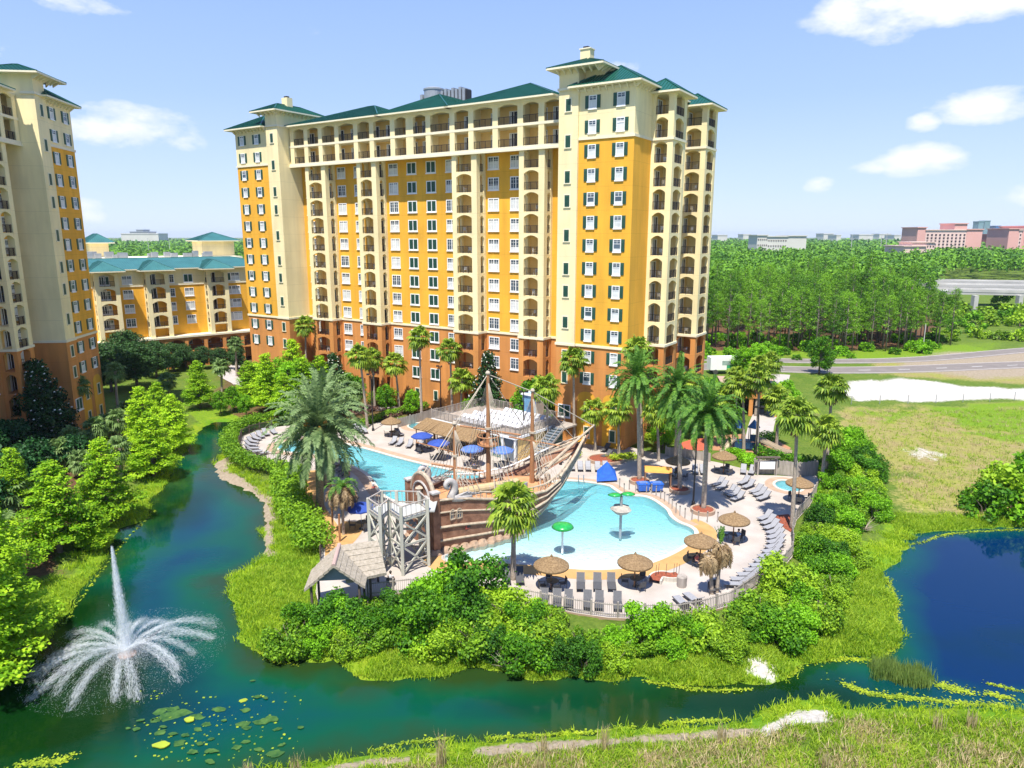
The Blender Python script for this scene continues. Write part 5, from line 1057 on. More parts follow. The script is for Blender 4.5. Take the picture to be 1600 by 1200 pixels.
def mk_lounger(name, ms, mf, label):
    r = empty(name); f = MB()
    for s in (-.32, .32): f.bar((s, -1.0, .3), (s, 1.0, .3), .05, .05, mf)
    for y in (-.85, .1, .85): f.bar((-.32, y, .29), (.32, y, .29), .04, .04, mf)
    f.build('frame', r); 
    for s in (-.30, .30):
        for y in (-.8, .75): l = MB(); l.bar((s, y, 0), (s, y * .95, .29), .045, .045, mf); l.build('leg', r)
    m = MB(); m.box(-.31, -.98, .325, .31, .25, .36, ms); m.build('seat', r)
    b = MB(); b.add([(-.31, .25, .33), (.31, .25, .33), (.31, .92, .86), (-.31, .92, .86), (-.31, .27, .29), (.31, .27, .29), (.31, .94, .82), (-.31, .94, .82)], [(0, 1, 2, 3), (7, 6, 5, 4), (0, 4, 5, 1), (1, 5, 6, 2), (2, 6, 7, 3), (3, 7, 4, 0)], ms)
    for s in (-.32, .32): b.bar((s, .25, .31), (s, .94, .86), .04, .05, mf)
    b.bar((0, .55, 0.1), (0, .75, .62), .5, .03, mf); b.build('backrest', r); tag(r, label, 'sun lounger'); return r
LG = {'g': mk_lounger('sun_lounger', M_sl, M_fr, 'x'), 'd': mk_lounger('sun_lounger', M_sl2, M_fr, 'x'), 'w': mk_lounger('sun_lounger', M_slw, M_slw, 'x')}; _used = set()
def lounger(kind, foot, head, group, z=0.0, world=False):
    a = foot if world else G(*foot, z); b = head if world else G(*head, z); src = LG[kind]
    o = src if kind not in _used else copy_tree(src); _used.add(kind); o.location = ((a[0] + b[0]) / 2, (a[1] + b[1]) / 2, z); o.rotation_euler = (0, 0, math.atan2(b[1] - a[1], b[0] - a[0]) - math.pi / 2); tag(o, None, 'sun lounger', group); return o
def lerp_poly(P, t):
    L = [math.dist(P[i], P[i + 1]) for i in range(len(P) - 1)]; s = t * sum(L)
    for i, l in enumerate(L):
        if s <= l or i == len(L) - 1: k = s / l; return (P[i][0] + (P[i + 1][0] - P[i][0]) * k, P[i][1] + (P[i + 1][1] - P[i][1]) * k)
        s -= l
fo = gpoly([(1180, 818), (1195, 840), (1196, 857), (1188, 870), (1170, 891), (1136, 917)]); he = gpoly([(1210, 806), (1224, 828), (1228, 848), (1222, 864), (1202, 890), (1164, 918)])
L_ = [lounger('g', lerp_poly(fo, i / 14), lerp_poly(he, i / 14), 'curved row of loungers along the right fence', world=True) for i in range(15)]; series(L_, '', None)
L_.sort(key=lambda o: -o.location.y)
for i, o in enumerate(L_): o['label'] = 'grey sun lounger in the long curved row by the right fence, %s from its far end' % ordn(i + 1)
T5 = lambda ox, oy, L: [((ox + a[0] / 5, oy + a[1] / 5), (ox + b[0] / 5, oy + b[1] / 5)) for a, b in L]
def group_(kind, pairs, group, fmt, key=None): Lx = [lounger(kind, f, h, group) for f, h in pairs]; series(Lx, fmt, key); return Lx
group_('g', T5(1040, 620, [((360, 715), (460, 672)), ((385, 742), (490, 698)), ((560, 702), (660, 660)), ((588, 735), (702, 690)), ((455, 778), (556, 735)), ((478, 800), (585, 755)), ((505, 828), (618, 785)), ((648, 772), (765, 728)), ((675, 795), (795, 752)), ((700, 826), (825, 782))]), 'loungers in the open middle of the right deck', 'grey sun lounger in the open right deck beyond the round planters, {} of the cluster')
group_('g', T5(1040, 620, [((603, 628), (610, 560)), ((655, 632), (690, 568)), ((240, 632), (222, 560)), ((300, 634), (280, 560))]), 'loungers near the thatched umbrella by the playground', 'grey lounger beside the thatched umbrella near the playground, {} of four')
group_('g', T5(900, 560, [((38, 905), (28, 835)), ((98, 905), (90, 835)), ((172, 908), (165, 838)), ((235, 905), (222, 835)), ((-25, 900), (-38, 832))]), 'row of loungers at the top of the kiddie pool', 'pale lounger in the row behind the pool ladder, {} of five')
group_('d', T5(900, 560, [((190, 745), (270, 700)), ((190, 790), (285, 755))]), 'dark loungers by the lime planter', 'dark lounger beside the lime planter, {} of two')
group_('d', T5(780, 820, [((637, 535), (635, 440)), ((767, 535), (765, 440)), ((882, 535), (872, 440)), ((60, 480), (50, 395)), ((165, 480), (155, 395))]), 'dark loungers facing the beach of the kiddie pool', 'dark slatted lounger between the ochre beach and the fence, {} of the front row')
group_('d', T5(780, 820, [((345, 655), (350, 575)), ((450, 660), (452, 580)), ((540, 665), (542, 585)), ((690, 670), (690, 590)), ((780, 675), (782, 592)), ((925, 680), (922, 600))]), 'dark loungers close to the picket fence', 'dark lounger right against the front picket fence, {} of the back row')
group_('g', T5(980, 760, [((385, 890), (470, 975)), ((470, 870), (560, 940))]), 'loungers by the dead palms', 'grey lounger left of the dead palms by the fence, {} of two')
group_('g', T5(340, 560, [((462, 605), (415, 572)), ((405, 618), (350, 582)), ((372, 638), (300, 600)), ((348, 652), (255, 622)), ((330, 672), (222, 652)), ((318, 694), (208, 682)), ((320, 716), (215, 716)), ((335, 738), (248, 745)), ((370, 752), (320, 768))]), 'fan of loungers on the far left sun deck', 'pale lounger in the fan on the round far left deck, {} of nine')
group_('g', T5(340, 560, [((1110, 585), (1065, 545)), ((1140, 592), (1100, 555)), ((1165, 600), (1135, 560)), ((1340, 690), (1400, 645)), ((1395, 700), (1450, 655)), ((1480, 715), (1520, 668)), ((1560, 730), (1600, 682)), ((1440, 610), (1400, 590))]), 'loungers on the deck beyond the long pool', 'pale lounger on the deck behind the long pool, {} of eight')
group_('d', T5(340, 560, [((900, 860), (950, 830)), ((930, 900), (985, 860)), ((960, 930), (1020, 895)), ((990, 1130), (1060, 1110)), ((1000, 1160), (1070, 1145))]), 'shaded loungers under the palm left of the long pool', 'shaded lounger beside the big date palm shadow, {} of five')
def umb_thatch(px, py, label, R=1.42, h=2.15, sc=1.0):
    x, y = G(px, py); r = empty('thatched_umbrella', (x, y, 0)); tag(r, label, 'umbrella', 'thatched umbrellas round the pools'); rg = random.Random(int(px)); p = MB(); p.tube([(0, 0, 0), (0, 0, h + .35)], .06, M_wood, 8); p.build('pole', r)
    c = MB(); T = 4
    for i in range(T):
        ra = R * (1 - i / T * .98); rb = R * (1 - (i + 1) / T * .98) + .03; za = h + i * .16 * R / 1.4; zb = h + (i + 1) * .17 * R / 1.4 + .02; c.lathe([(ra, za - .09), (ra * 1.005, za), (ra * .93, za + .09), (max(rb, .05), zb + .03)], M_thatch, 28, wob=.012, rng=rg)
        c.lathe([(ra * 1.0, za - .14), (ra * 1.015, za - .10), (ra * 1.005, za - .05)], M_thd, 28)  # darker ring round the lower rim of each thatch tier
    c.lathe([(.12, h + .62), (.1, h + .8), (0, h + .95)], M_thatch, 10); c.build('canopy', r)
    rb_ = MB()
    for i in range(8): a = i * math.pi / 4; rb_.tube([(0, 0, h + .45), (R * .93 * math.cos(a), R * .93 * math.sin(a), h - .06)], .025, M_wood, 5)
    rb_.build('rib', r); return r
def mk_chair():
    r = empty('patio_chair'); f = MB()
    for sx in (-.25, .25):
        f.bar((sx, -.25, 0), (sx, -.25, .62), .035, .035, M_fr); f.bar((sx, .25, 0), (sx, .3, .92), .035, .035, M_fr); f.bar((sx, -.25, .62), (sx, .27, .64), .035, .03, M_fr)
    f.build('frame', r); s = MB(); s.box(-.25, -.25, .40, .25, .25, .43, M_sl2); s.build('seat', r); b = MB(); b.add([(-.25, .25, .45), (.25, .25, .45), (.25, .31, .92), (-.25, .31, .92), (-.25, .28, .45), (.25, .28, .45), (.25, .34, .92), (-.25, .34, .92)], [(3, 2, 1, 0), (4, 5, 6, 7), (0, 1, 5, 4), (2, 3, 7, 6), (1, 2, 6, 5), (3, 0, 4, 7)], M_sl2); b.build('backrest', r); return r
CH = mk_chair(); _chu = [0]
def mk_table(m=M_fr, R=.5):
    r = empty('patio_table'); t = MB(); t.lathe([(0, .70), (R, .70), (R, .74), (0, .74)], m, 18); t.build('tabletop', r)
    b = MB(); b.tube([(0, 0, .03), (0, 0, .70)], .04, m, 8); b.lathe([(0, 0), (.28, 0), (.26, .04), (0, .05)], m, 14); b.build('base', r); return r
TB = mk_table(); _tbu = [0]
def dining(x, y, lab, n=4, rot=0, d=.85):
    t = TB if not _tbu[0] else copy_tree(TB); _tbu[0] = 1; t.location = (x, y, 0); tag(t, 'round dark patio table ' + lab, 'table', 'patio tables under the umbrellas')
    seen = {}
    for i in range(n):
        a = rot + 2 * math.pi * i / n; c = CH if not _chu[0] else copy_tree(CH); _chu[0] = 1; c.location = (x + d * math.cos(a), y + d * math.sin(a), 0); c.rotation_euler = (0, 0, a - math.pi / 2)
        pos = ['right', 'far', 'left', 'near'][int(((a % (2 * math.pi)) / (math.pi / 2)) + .5) % 4]
        if pos in seen: pos = {'right': 'near right', 'far': 'far left', 'left': 'far left', 'near': 'near left'}[pos]
        seen[pos] = 1
        tag(c, 'dark patio chair on the %s side of the table %s' % (pos, lab), 'chair', 'patio chairs round the tables')
for (px, py, lab, din) in [(861, 921, 'straw thatched umbrella with a palm shadow on it, left of the two in front of the beach', 4), (991, 917, 'straw thatched umbrella left of the kidney planter in front of the beach', 3), (1093, 882, 'straw thatched umbrella partly hidden by the dead palms', 3), (1145, 846, 'straw thatched umbrella left of the long curved lounger row', 3), (1130, 740, 'straw thatched umbrella nearest the playground', 3), (1247, 785, 'thatched umbrella beside the hot tub', 3), (1058, 748, 'thatched umbrella behind the blue towel bins', 3), (612, 682, 'small thatched umbrella beyond the long pool, beside a wooden fence', 3)]:
    o = umb_thatch(px, py, lab); x, y = G(px, py); dining(x + .12, y + .1, 'below ' + {861: 'the left beachfront thatched umbrella', 991: 'the right beachfront thatched umbrella', 1093: 'the umbrella by the dead palms', 1145: 'the umbrella by the curved row', 1130: 'the umbrella nearest the playground', 1247: 'the hot tub umbrella', 1058: 'the umbrella behind the towel carts', 612: 'the small far left thatched umbrella'}[px], din, R_.uniform(0, 1.5))
# shorten labels that would be too long
for o in COL.objects:
    l = o.get('label')
    if l and len(l.split()) > 16: o['label'] = ' '.join(l.split()[:16])
def umb_cloth(x, y, m, label, R=1.35, h=2.2, n=8, name='parasol'):
    r = empty(name, (x, y, 0)); tag(r, label, 'umbrella', 'blue parasols round the pool bar'); p = MB(); p.tube([(0, 0, 0), (0, 0, h + .5)], .03, M_wht, 6); p.lathe([(0, 0), (.28, 0), (.25, .08), (0, .1)], M_fr, 12); p.build('pole', r)
    c = MB(); top = (0, 0, h + .52); P = [(R * math.cos(2 * math.pi * i / n + .2), R * math.sin(2 * math.pi * i / n + .2), h) for i in range(n)]; Q = [(p[0] * .52, p[1] * .52, h + .31) for p in P]
    vs = [top] + Q + P + [(p[0], p[1], h - .14) for p in P]; fs = []
    for i in range(n): j = (i + 1) % n; fs += [(0, 1 + i, 1 + j), (1 + i, 1 + n + i, 1 + n + j, 1 + j), (1 + n + i, 1 + 2 * n + i, 1 + 2 * n + j, 1 + n + j)]
    c.add(vs, fs, m)
    for i in range(n): c.bar(Q[i], P[i], .03, .02, m); c.bar(top, Q[i], .03, .02, m)
    c.build('canopy', r); return r
for px, py, m, lab in [(660, 706, M_blue, 'dark blue parasol leftmost before the pool bar'), (686, 718, M_blue, 'dark blue parasol second from left before the pool bar'), (738, 728, M_lblue, 'light blue parasol between the rear ship masts'), (785, 730, M_lblue, 'pale blue parasol beside the bar posts behind the ship'), (565, 826, M_blue, 'blue parasol behind the wooden lookout platform')]:
    x, y = G(px, py); umb_cloth(x, y, m, lab, R=1.45); dining(x, y, 'under the ' + lab.replace(' before the pool bar', ' by the bar'), 3, R_.uniform(0, 1.5))
for o in COL.objects:
    l = o.get('label')
    if l and len(l.split()) > 16: o['label'] = ' '.join(l.split()[:16])
# big tilted blue canopy at the pool edge
x, y = G(946, 752); r = empty('tilted_canopy', (x, y, 0), .3); tag(r, 'bright blue folded canopy standing tilted on the edge of the kiddie pool', 'canopy'); c = MB(); P = [(-1.3, -.4, .25), (1.2, -.7, .25), (1.5, .6, 1.0), (-.7, .9, 1.1)]; t = (.3, .3, 2.3)
for i in range(4): c.add([P[i], P[(i + 1) % 4], t], [(0, 1, 2)], mat('bright_blue_canvas', (.015, .10, .48), .6, var=.2, scale=3))
c.build('canopy', r); p = MB(); p.tube([(0, .1, 0), (.3, .3, 2.3)], .04, M_gray, 6); p.build('pole', r)
# ------------------------------------------------------------------ water toys
M_gg = mat('green_gloss', (.02, .30, .06), .25, var=.2, scale=3); M_rock = mat('rock', (.30, .27, .23), .95, col2=(.46, .42, .36), scale=3, bump=.9, bscale=8)
x, y = G(878.6, 862); r = empty('water_mushroom', (x, y, -.15)); tag(r, 'green mushroom shaped water fountain in the shallow kiddie pool', 'fountain'); p = MB(); p.tube([(0, 0, 0), (0, 0, 2.55)], .1, M_wht, 10); p.build('pole', r); c = MB(); c.lathe([(.1, 2.35), (.85, 2.42), (1.0, 2.52), (.85, 2.72), (.45, 2.86), (0, 2.92)], M_gg, 24); c.build('cap', r, True)
x, y = G(969, 838); r = empty('leaf_fountain', (x, y, -.3)); tag(r, 'pole fountain with rock bowl and two green leaf caps in the kiddie pool', 'fountain'); p = MB(); p.tube([(0, 0, 0), (0, 0, 4.3)], .13, M_gray, 10); p.build('pole', r)
b = MB(); b.lathe([(.2, 2.5), (.75, 2.75), (.95, 3.05), (.8, 3.3), (.3, 3.4), (0, 3.3)], M_rock, 14, wob=.12, rng=R_); b.build('bowl', r)
for s, zz in ((-.62, 4.45), (.62, 4.55)): c = MB(); c.lathe([(0, zz - .1), (.5, zz - .06), (.68, zz), (.4, zz + .12), (0, zz + .16)], M_gg, 16, (s, 0, 0), sy=.8); c.build('cap', r, True)
# ladder
M_steel = mat('steel', (.5, .5, .52), .25, metal=.9, var=.05); x, y = G(908, 755); r = empty('pool_ladder', (x, y, 0)); tag(r, 'steel pool ladder at the top edge of the kiddie pool', 'ladder')
for s in (-.3, .3): q = MB(); q.tube([(s, .55, 0), (s, .5, .8), (s, .1, .95), (s, -.1, .6), (s, -.1, -.7)], .03, M_steel, 6); q.build('rail', r)
for k in range(3): q = MB(); q.tube([(-.3, -.1, -.05 - .25 * k), (.3, -.1, -.05 - .25 * k)], .025, M_steel, 6); q.build('step', r)
# ------------------------------------------------------------------ fences and posts
def fence(name, P, label, h=1.15, m=None, step=.16, post=2.0, z=0.0, group=None, pick=True):
    m = m or M_gw; c = P[len(P) // 2]; r = empty(name, (c[0], c[1], z)); tag(r, label, 'fence', group); P = [(a - c[0], b - c[1]) for a, b in P]; rl = MB()
    for i in range(len(P) - 1):
        for zz in (.2, h - .12): rl.bar((*P[i], zz), (*P[i + 1], zz), .05, .07, m)
    rl.build('rail', r)
    if pick:
        pk = MB()
        for (x, y, a) in along(P, step): pk.bar((x, y, .05), (x, y, h * R_.uniform(.97, 1.03)), .045, .03, m, up=(math.cos(a), math.sin(a), 0))
        o = pk.build('pickets', r)
    for (x, y, a) in along(P, post): q = MB(); q.tube([(x, y, -.6), (x, y, h + .12)], .075, m, 6); q.build('post', r)
    return r
M_dgw = mat('dark_weathered_wood', (.10, .075, .06), .9, var=.3, scale=4)
fence('picket_fence', gpoly([(425, 668), (395, 675), (378, 683), (373, 700), (381, 715), (400, 721), (440, 721)]), 'dark fence curving round the far left fan of loungers', m=M_dgw, step=.22)
fence('picket_fence', gpoly([(484, 725), (477, 750), (475, 780), (479, 800), (494, 816), (501, 840), (501, 878)]), 'dark fence beside the ochre path and tall hedge', m=M_dgw, step=.22)
fence('picket_fence', gpoly([(575, 931), (640, 924), (740, 937), (820, 941), (860, 949), (900, 957), (950, 964), (1000, 966), (1060, 965), (1100, 957), (1140, 945), (1160, 931)]), 'weathered picket fence along the front edge of the deck', m=M_gw)
fence('picket_fence', gpoly([(1160, 931), (1185, 914), (1205, 899), (1225, 884), (1237, 869), (1239, 860), (1237, 835), (1244, 812), (1264, 790), (1282, 758)]), 'grey picket fence down the right side behind the lounger row', m=M_gw)
def board_fence(P, label, h=1.8, m=None):
    m = m or M_gw; c = P[0]; r = empty('board_fence', (c[0], c[1], 0)); tag(r, label, 'fence'); P = [(a - c[0], b - c[1]) for a, b in P]; b = MB()
    for (x, y, a) in along(P, .15): b.bar((x, y, 0), (x, y, h * R_.uniform(.96, 1.02)), .14, .03, m, up=(-math.sin(a), math.cos(a), 0))
    b.build('boards', r)
    for (x, y, a) in along(P, 2.4): q = MB(); q.tube([(x, y, -.3), (x, y, h + .15)], .09, m, 6); q.build('post', r)
    return r
board_fence(gpoly([(1178, 740), (1212, 741), (1245, 745), (1277, 742)]), 'grey board fence between the hot tub and the dark hedge')
board_fence(gpoly([(622, 668), (645, 662), (668, 655), (684, 650)]), 'grey board fence left of the poolside bar', 1.4)
board_fence(gpoly([(1040, 712), (1075, 716), (1110, 722)]), 'grey board fence behind the thatched umbrella and towel bins', 1.2)
x, y = G(1197, 742); r = empty('notice_board', (x, y - .2, 0)); tag(r, 'white notice board hung on the grey board fence near the hot tub', 'sign'); b = MB(); b.box(-.9, -.05, .8, .9, 0, 1.75, M_wht); b.build('panel', r); b = MB(); b.bar((-1.1, 0, 0), (-1.1, 0, 2.2), .14, .14, M_gw); b.bar((1.1, 0, 0), (1.1, 0, 2.2), .14, .14, M_gw); b.bar((-1.4, 0, 2.25), (1.4, 0, 2.25), .5, .12, M_dgw); b.build('frame', r)
bp_ = [(968, 762), (975, 770), (983, 765), (993, 768), (1001, 768), (1010, 770), (1018, 771), (1025, 775), (1032, 780), (1038, 784), (1045, 788), (1050, 795), (1056, 802), (1062, 806), (1070, 810), (1081, 813), (1091, 815), (1105, 816), (1121, 816)]; bo = []
pm = MB(); pm.tube([(0, 0, 0), (0, 0, 1.15)], .06, M_gw, 7); pm.lathe([(.075, 1.0), (.075, 1.08)], M_dgw, 8)
p0 = pm.build('rope_post')
for i, (a, b) in enumerate(bp_): o = p0 if i == 0 else p0.copy(); (COL.objects.link(o) if i else None); o.location = (*G(a, b), 0); tag(o, None, 'post', 'wooden posts edging the kiddie pool'); bo.append(o)
series(bo, 'weathered wooden post in the line edging the kiddie pool, {} of nineteen')
# planters
def planter(px, py, R, label, sx=1.0, z=0):
    x, y = G(px, py); r = empty('round_planter', (x, y, z)); tag(r, label, 'planter', 'round planters at the palm feet'); m = MB(); m.lathe([(R, 0), (R, .38), (R - .18, .38), (R - .18, .25)], M_tan, 24, sx=sx); m.build('rim', r); q = MB(); q.lathe([(0, .3), (R - .18, .28)], M_mulch, 24, sx=sx); q.build('mulch', r); return r
planter(999, 754, 1.15, 'round planter at the palm beside the blue towel bins'); planter(1062, 768, 1.15, 'round planter with red mulch, farther of two along the post line'); planter(1098, 800, 1.25, 'round red mulch planter nearest the kiddie pool'); planter(947, 720, 1.9, 'curved orange planter full of lime shrubs', 1.25)
r = MB(); strip(r, smooth_poly(gpoly([(1022, 912), (1026, 904), (1036, 902), (1048, 905), (1060, 903)]), 2, False), .95, .32, M_mulch); o = r.build('kidney_planter'); tag(o, 'curved low planter with bare earth and sticks by the waste bin', 'planter')
for s in (-1, 1):
    Q = offset(smooth_poly(gpoly([(1022, 912), (1026, 904), (1036, 902), (1048, 905), (1060, 903)]), 2, False), s * .52); q = MB()
    for i in range(len(Q) - 1): q.bar((*Q[i], .18), (*Q[i + 1], .18), .14, .36, M_cope)
    q.build('rim', o)
q = MB()
for (px, py) in [(1024, 905), (1028, 903), (1040, 903), (1052, 903), (1056, 902), (1060, 904)]: x, y = G(px, py); q.tube([(x, y, .2), (x + .05, y, 1.3)], .02, M_dgw, 5)
q.build('stick', o)
rb = MB(); P = gpoly([(1208, 806), (1232, 804), (1240, 812), (1236, 832), (1226, 826)]); rb.prism(P, 0, .06, M_mulch); o = rb.build('mulch_bed'); tag(o, 'triangular red mulch bed at the foot of the tall fan palm', 'flower bed')
x, y = G(1065, 916); o = MB().lathe([(0, 0), (.38, 0), (.42, .85), (.36, .95), (0, .95)], M_gw, 16).build('waste_bin', loc=(x, y, 0)); tag(o, 'dark slatted round waste bin beside the curved planter', 'bin')
# towel carts and their canopy
M_bin = mat('blue_plastic', (.02, .12, .50), .4, var=.15, scale=4); x0, y0 = G(1015, 768)
for i, s in enumerate((-.75, .75)):
    r = empty('towel_cart', (x0 + s, y0, 0), .08); tag(r, 'blue plastic towel cart under the orange canopy, %s one' % ('left' if i == 0 else 'right'), 'cart', 'blue towel carts'); b = MB(); b.add([(-.55, -.4, .2), (.55, -.4, .2), (.55, .4, .2), (-.55, .4, .2), (-.68, -.5, 1.0), (.68, -.5, 1.0), (.68, .5, 1.0), (-.68, .5, 1.0)], [(3, 2, 1, 0), (0, 1, 5, 4), (1, 2, 6, 5), (2, 3, 7, 6), (3, 0, 4, 7)], M_bin); b.box(-.7, -.52, .95, .7, .52, 1.03, M_bin); b.box(-.5, -.36, 1.03, .45, .36, 1.12, M_lblue); b.build('tub', r)
    for wx_ in (-.45, .45): w = MB(); w.tube([(wx_, -.38, .1), (wx_, -.30, .1)], .1, M_fr, 10); w.build('wheel', r)
x, y = G(1027, 762); r = empty('orange_awning', (x, y, 0), rad(-8)); tag(r, 'orange curved awning on posts behind the blue towel carts', 'awning'); c = MB()
for i in range(8):
    a0 = math.pi * (.12 + .76 * i / 8); a1 = math.pi * (.12 + .76 * (i + 1) / 8); f = lambda a, xx: (xx, -.9 * math.cos(a), 1.75 + .75 * math.sin(a)); c.add([f(a0, -1.5), f(a0, 1.5), f(a1, 1.5), f(a1, -1.5)], [(0, 1, 2, 3)], mat('orange_canvas', (.62, .28, .05), .8, var=.1))
c.build('canopy', r)
for sx in (-1.4, 1.4):
    for sy in (-.8, .8): q = MB(); q.tube([(sx, sy, 0), (sx, sy, 2.1)], .06, M_wood, 6); q.build('post', r)
# lamp posts
def lamp(px, py, tx, ty, label, heads=2):
    x, y = G(px, py); h = CAMH + pixdir(tx, ty).z * y / pixdir(tx, ty).y; r = empty('lamp_post', (x, y, 0)); tag(r, label, 'lamp post', 'dark lamp posts'); p = MB(); p.tube([(0, 0, 0), (0, 0, h)], [.10, .07], M_dark, 8); p.lathe([(.2, 0), (.18, .4), (.1, .5)], M_dark, 10); p.build('pole', r)
    for i in range(heads): s = (-1, 1)[i] if heads == 2 else 0; q = MB(); q.tube([(0, 0, h - .15), (s * .4, 0, h)], .035, M_dark, 5); q.box(s * .4 - .22, -.15, h - .1, s * .4 + .22, .15, h + .12, M_dark); q.build('lamp_head', r)
lamp(1083, 789, 1088, 683, 'tall dark lamp post left of the nearest feathery palm on the right deck'); lamp(518, 777, 514, 690, 'dark lamp post right of the largest date palm'); lamp(583, 673, 582, 585, 'dark lamp post beside the tall slim palm left of the bar'); lamp(689, 640, 686, 572, 'dark lamp post before the orange wing left of the bar'); lamp(347, 612, 347, 586, 'short garden lamp post on the lawn by the lake', 1); lamp(1180, 722, 1184, 636, 'lamp post right of the blue playground roofs'); lamp(818, 700, 818, 612, 'thin dark lamp post on the bar side of the foremast'); lamp(876, 726, 878, 700, 'short dark post lamp by the bow of the ship', 1)
# ------------------------------------------------------------------ pool bar with roof deck
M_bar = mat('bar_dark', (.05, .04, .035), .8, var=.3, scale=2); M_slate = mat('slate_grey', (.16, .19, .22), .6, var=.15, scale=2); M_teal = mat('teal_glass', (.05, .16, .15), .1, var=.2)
BF = 3.4; P1 = G(806, 684, BF); P2 = G(874, 656, BF); P4 = G(674, 653, BF); P3 = (P4[0] + (P2[0] - P1[0]) * .95, P4[1] + (P2[1] - P1[1]) * .95)
bx = math.atan2(P1[1] - P4[1], P1[0] - P4[0]); BL = math.dist(P1, P4); BW = 10.5
bar = empty('pool_bar', (P4[0], P4[1], 0), bx); tag(bar, 'open poolside bar with white loungers on its railed roof deck', 'bar building')
BM = Matrix.Translation((P4[0], P4[1], 0)) @ Matrix.Rotation(bx, 4, 'Z'); BWp = lambda x, y: tuple((BM @ Vector((x, y, 0)))[:2])
m = MB(); m.box(0, 0, BF - .35, BL, BW, BF - .02, M_wht); m.box(.15, .15, BF - .02, BL - .15, BW - .1, BF, mat('deck_boards', (.30, .25, .21), .9, var=.2, scale=2)); m.build('roof_deck', bar)
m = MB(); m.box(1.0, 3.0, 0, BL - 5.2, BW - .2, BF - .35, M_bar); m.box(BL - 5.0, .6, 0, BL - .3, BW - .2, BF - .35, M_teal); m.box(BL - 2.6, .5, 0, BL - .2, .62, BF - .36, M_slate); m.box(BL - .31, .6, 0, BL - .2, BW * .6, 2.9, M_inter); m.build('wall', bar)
for i in range(8): q = MB(); xx = .3 + (BL - .6) * i / 7; q.box(xx - .12, .1, 0, xx + .12, .34, BF - .35, M_wht if i > 4 else M_wood); q.build('post', bar)
q = MB(); q.box(1.0, 1.6, 0, BL - 6.5, 2.2, 1.1, M_gw); q.box(.9, 1.5, 1.1, BL - 6.4, 2.3, 1.17, M_cope); q.build('counter', bar)
for a, b in (((.1, .1), (BL - .1, .1)), ((BL - .1, .1), (BL - .1, BW - 2)), ((BL - .1, BW - .1), (.1, BW - .1)), ((.1, BW - .1), (.1, .1))):
    L = math.dist(a, b); r_ = railing_mb(L, 1.15, .13, M_gw); o = r_.build('railing', bar); o.matrix_basis = Matrix.Translation((a[0], a[1], BF)) @ Matrix.Rotation(math.atan2(b[1] - a[1], b[0] - a[0]), 4, 'Z')
aw = MB(); n_ = 40
for i in range(n_):
    x0 = -1.0 + (BL - 4.2) * i / n_; x1 = -1.0 + (BL - 4.2) * (i + 1) / n_ + .03; dz = R_.uniform(-.06, .06); aw.add([(x0, -2.6 + R_.uniform(-.15, .15), 2.35 + dz), (x1, -2.6 + R_.uniform(-.15, .15), 2.35 + dz), (x1, .02, BF - .12), (x0, .02, BF - .12), (x0, -2.5, 2.2), (x1, -2.5, 2.2), (x1, .02, BF - .32), (x0, .02, BF - .32)], [(0, 1, 2, 3), (7, 6, 5, 4), (0, 4, 5, 1), (0, 3, 7, 4), (1, 5, 6, 2)], M_thatch)
aw.build('thatch_awning', bar)
for i in range(6): q = MB(); xx = -.6 + (BL - 5) * i / 5; q.tube([(xx, -2.3, 0), (xx, -2.3, 2.35)], .08, M_wood, 7); q.build('post', bar)
# stairs on the right
s = MB()
for k in range(13): s.box(BL + .1, BW - 3.0 - .42 * (k + 1), BF - .26 * (k + 1), BL + 1.9, BW - 3.0 - .42 * k, BF - .26 * (k + 1) + .14, M_slate)
for xx in (BL + .1, BL + 1.9): s.bar((xx, BW - 3, BF + 1.0), (xx, BW - 8.6, 1.0), .06, .06, M_gw); s.bar((xx, BW - 3, BF - .1), (xx, BW - 8.6, -.0), .06, .3, M_gw)
s.box(BL - .1, BW - 3, BF - .2, BL + 2.0, BW - .2, BF, M_gw); s.build('stairs', bar)
m = MB()
for k in range(7): m.lathe([(.9, 0), (1.0, .5), (.7, 1.1), (.2, 1.5), (0, 1.5)], M_rock, 9, (BL + 3.0, BW - 2.5 - k * .9, 0), wob=.25, rng=R_)
m.build('rock_wall', bar)
# loungers on the roof deck
Lr = []
for r_ in range(4):
    for i in range(12 if r_ else 9):
        x = 4.0 + i * .82 + r_ * .15 + (1.8 if r_ == 3 else 0); y = 1.6 + r_ * 2.05
        if x > BL - .8: continue
        if r_ == 0 and i > 8: continue
        a = BWp(x, y - 1.0); b = BWp(x + .1, y + 1.0); o = lounger('w', a, b, 'white loungers packed on the bar roof deck', z=BF, world=True); o['label'] = 'white lounger on the bar roof deck, row %s from the pool, %s from the left' % (ordn(r_ + 1), ordn(i + 1)); Lr.append(o)
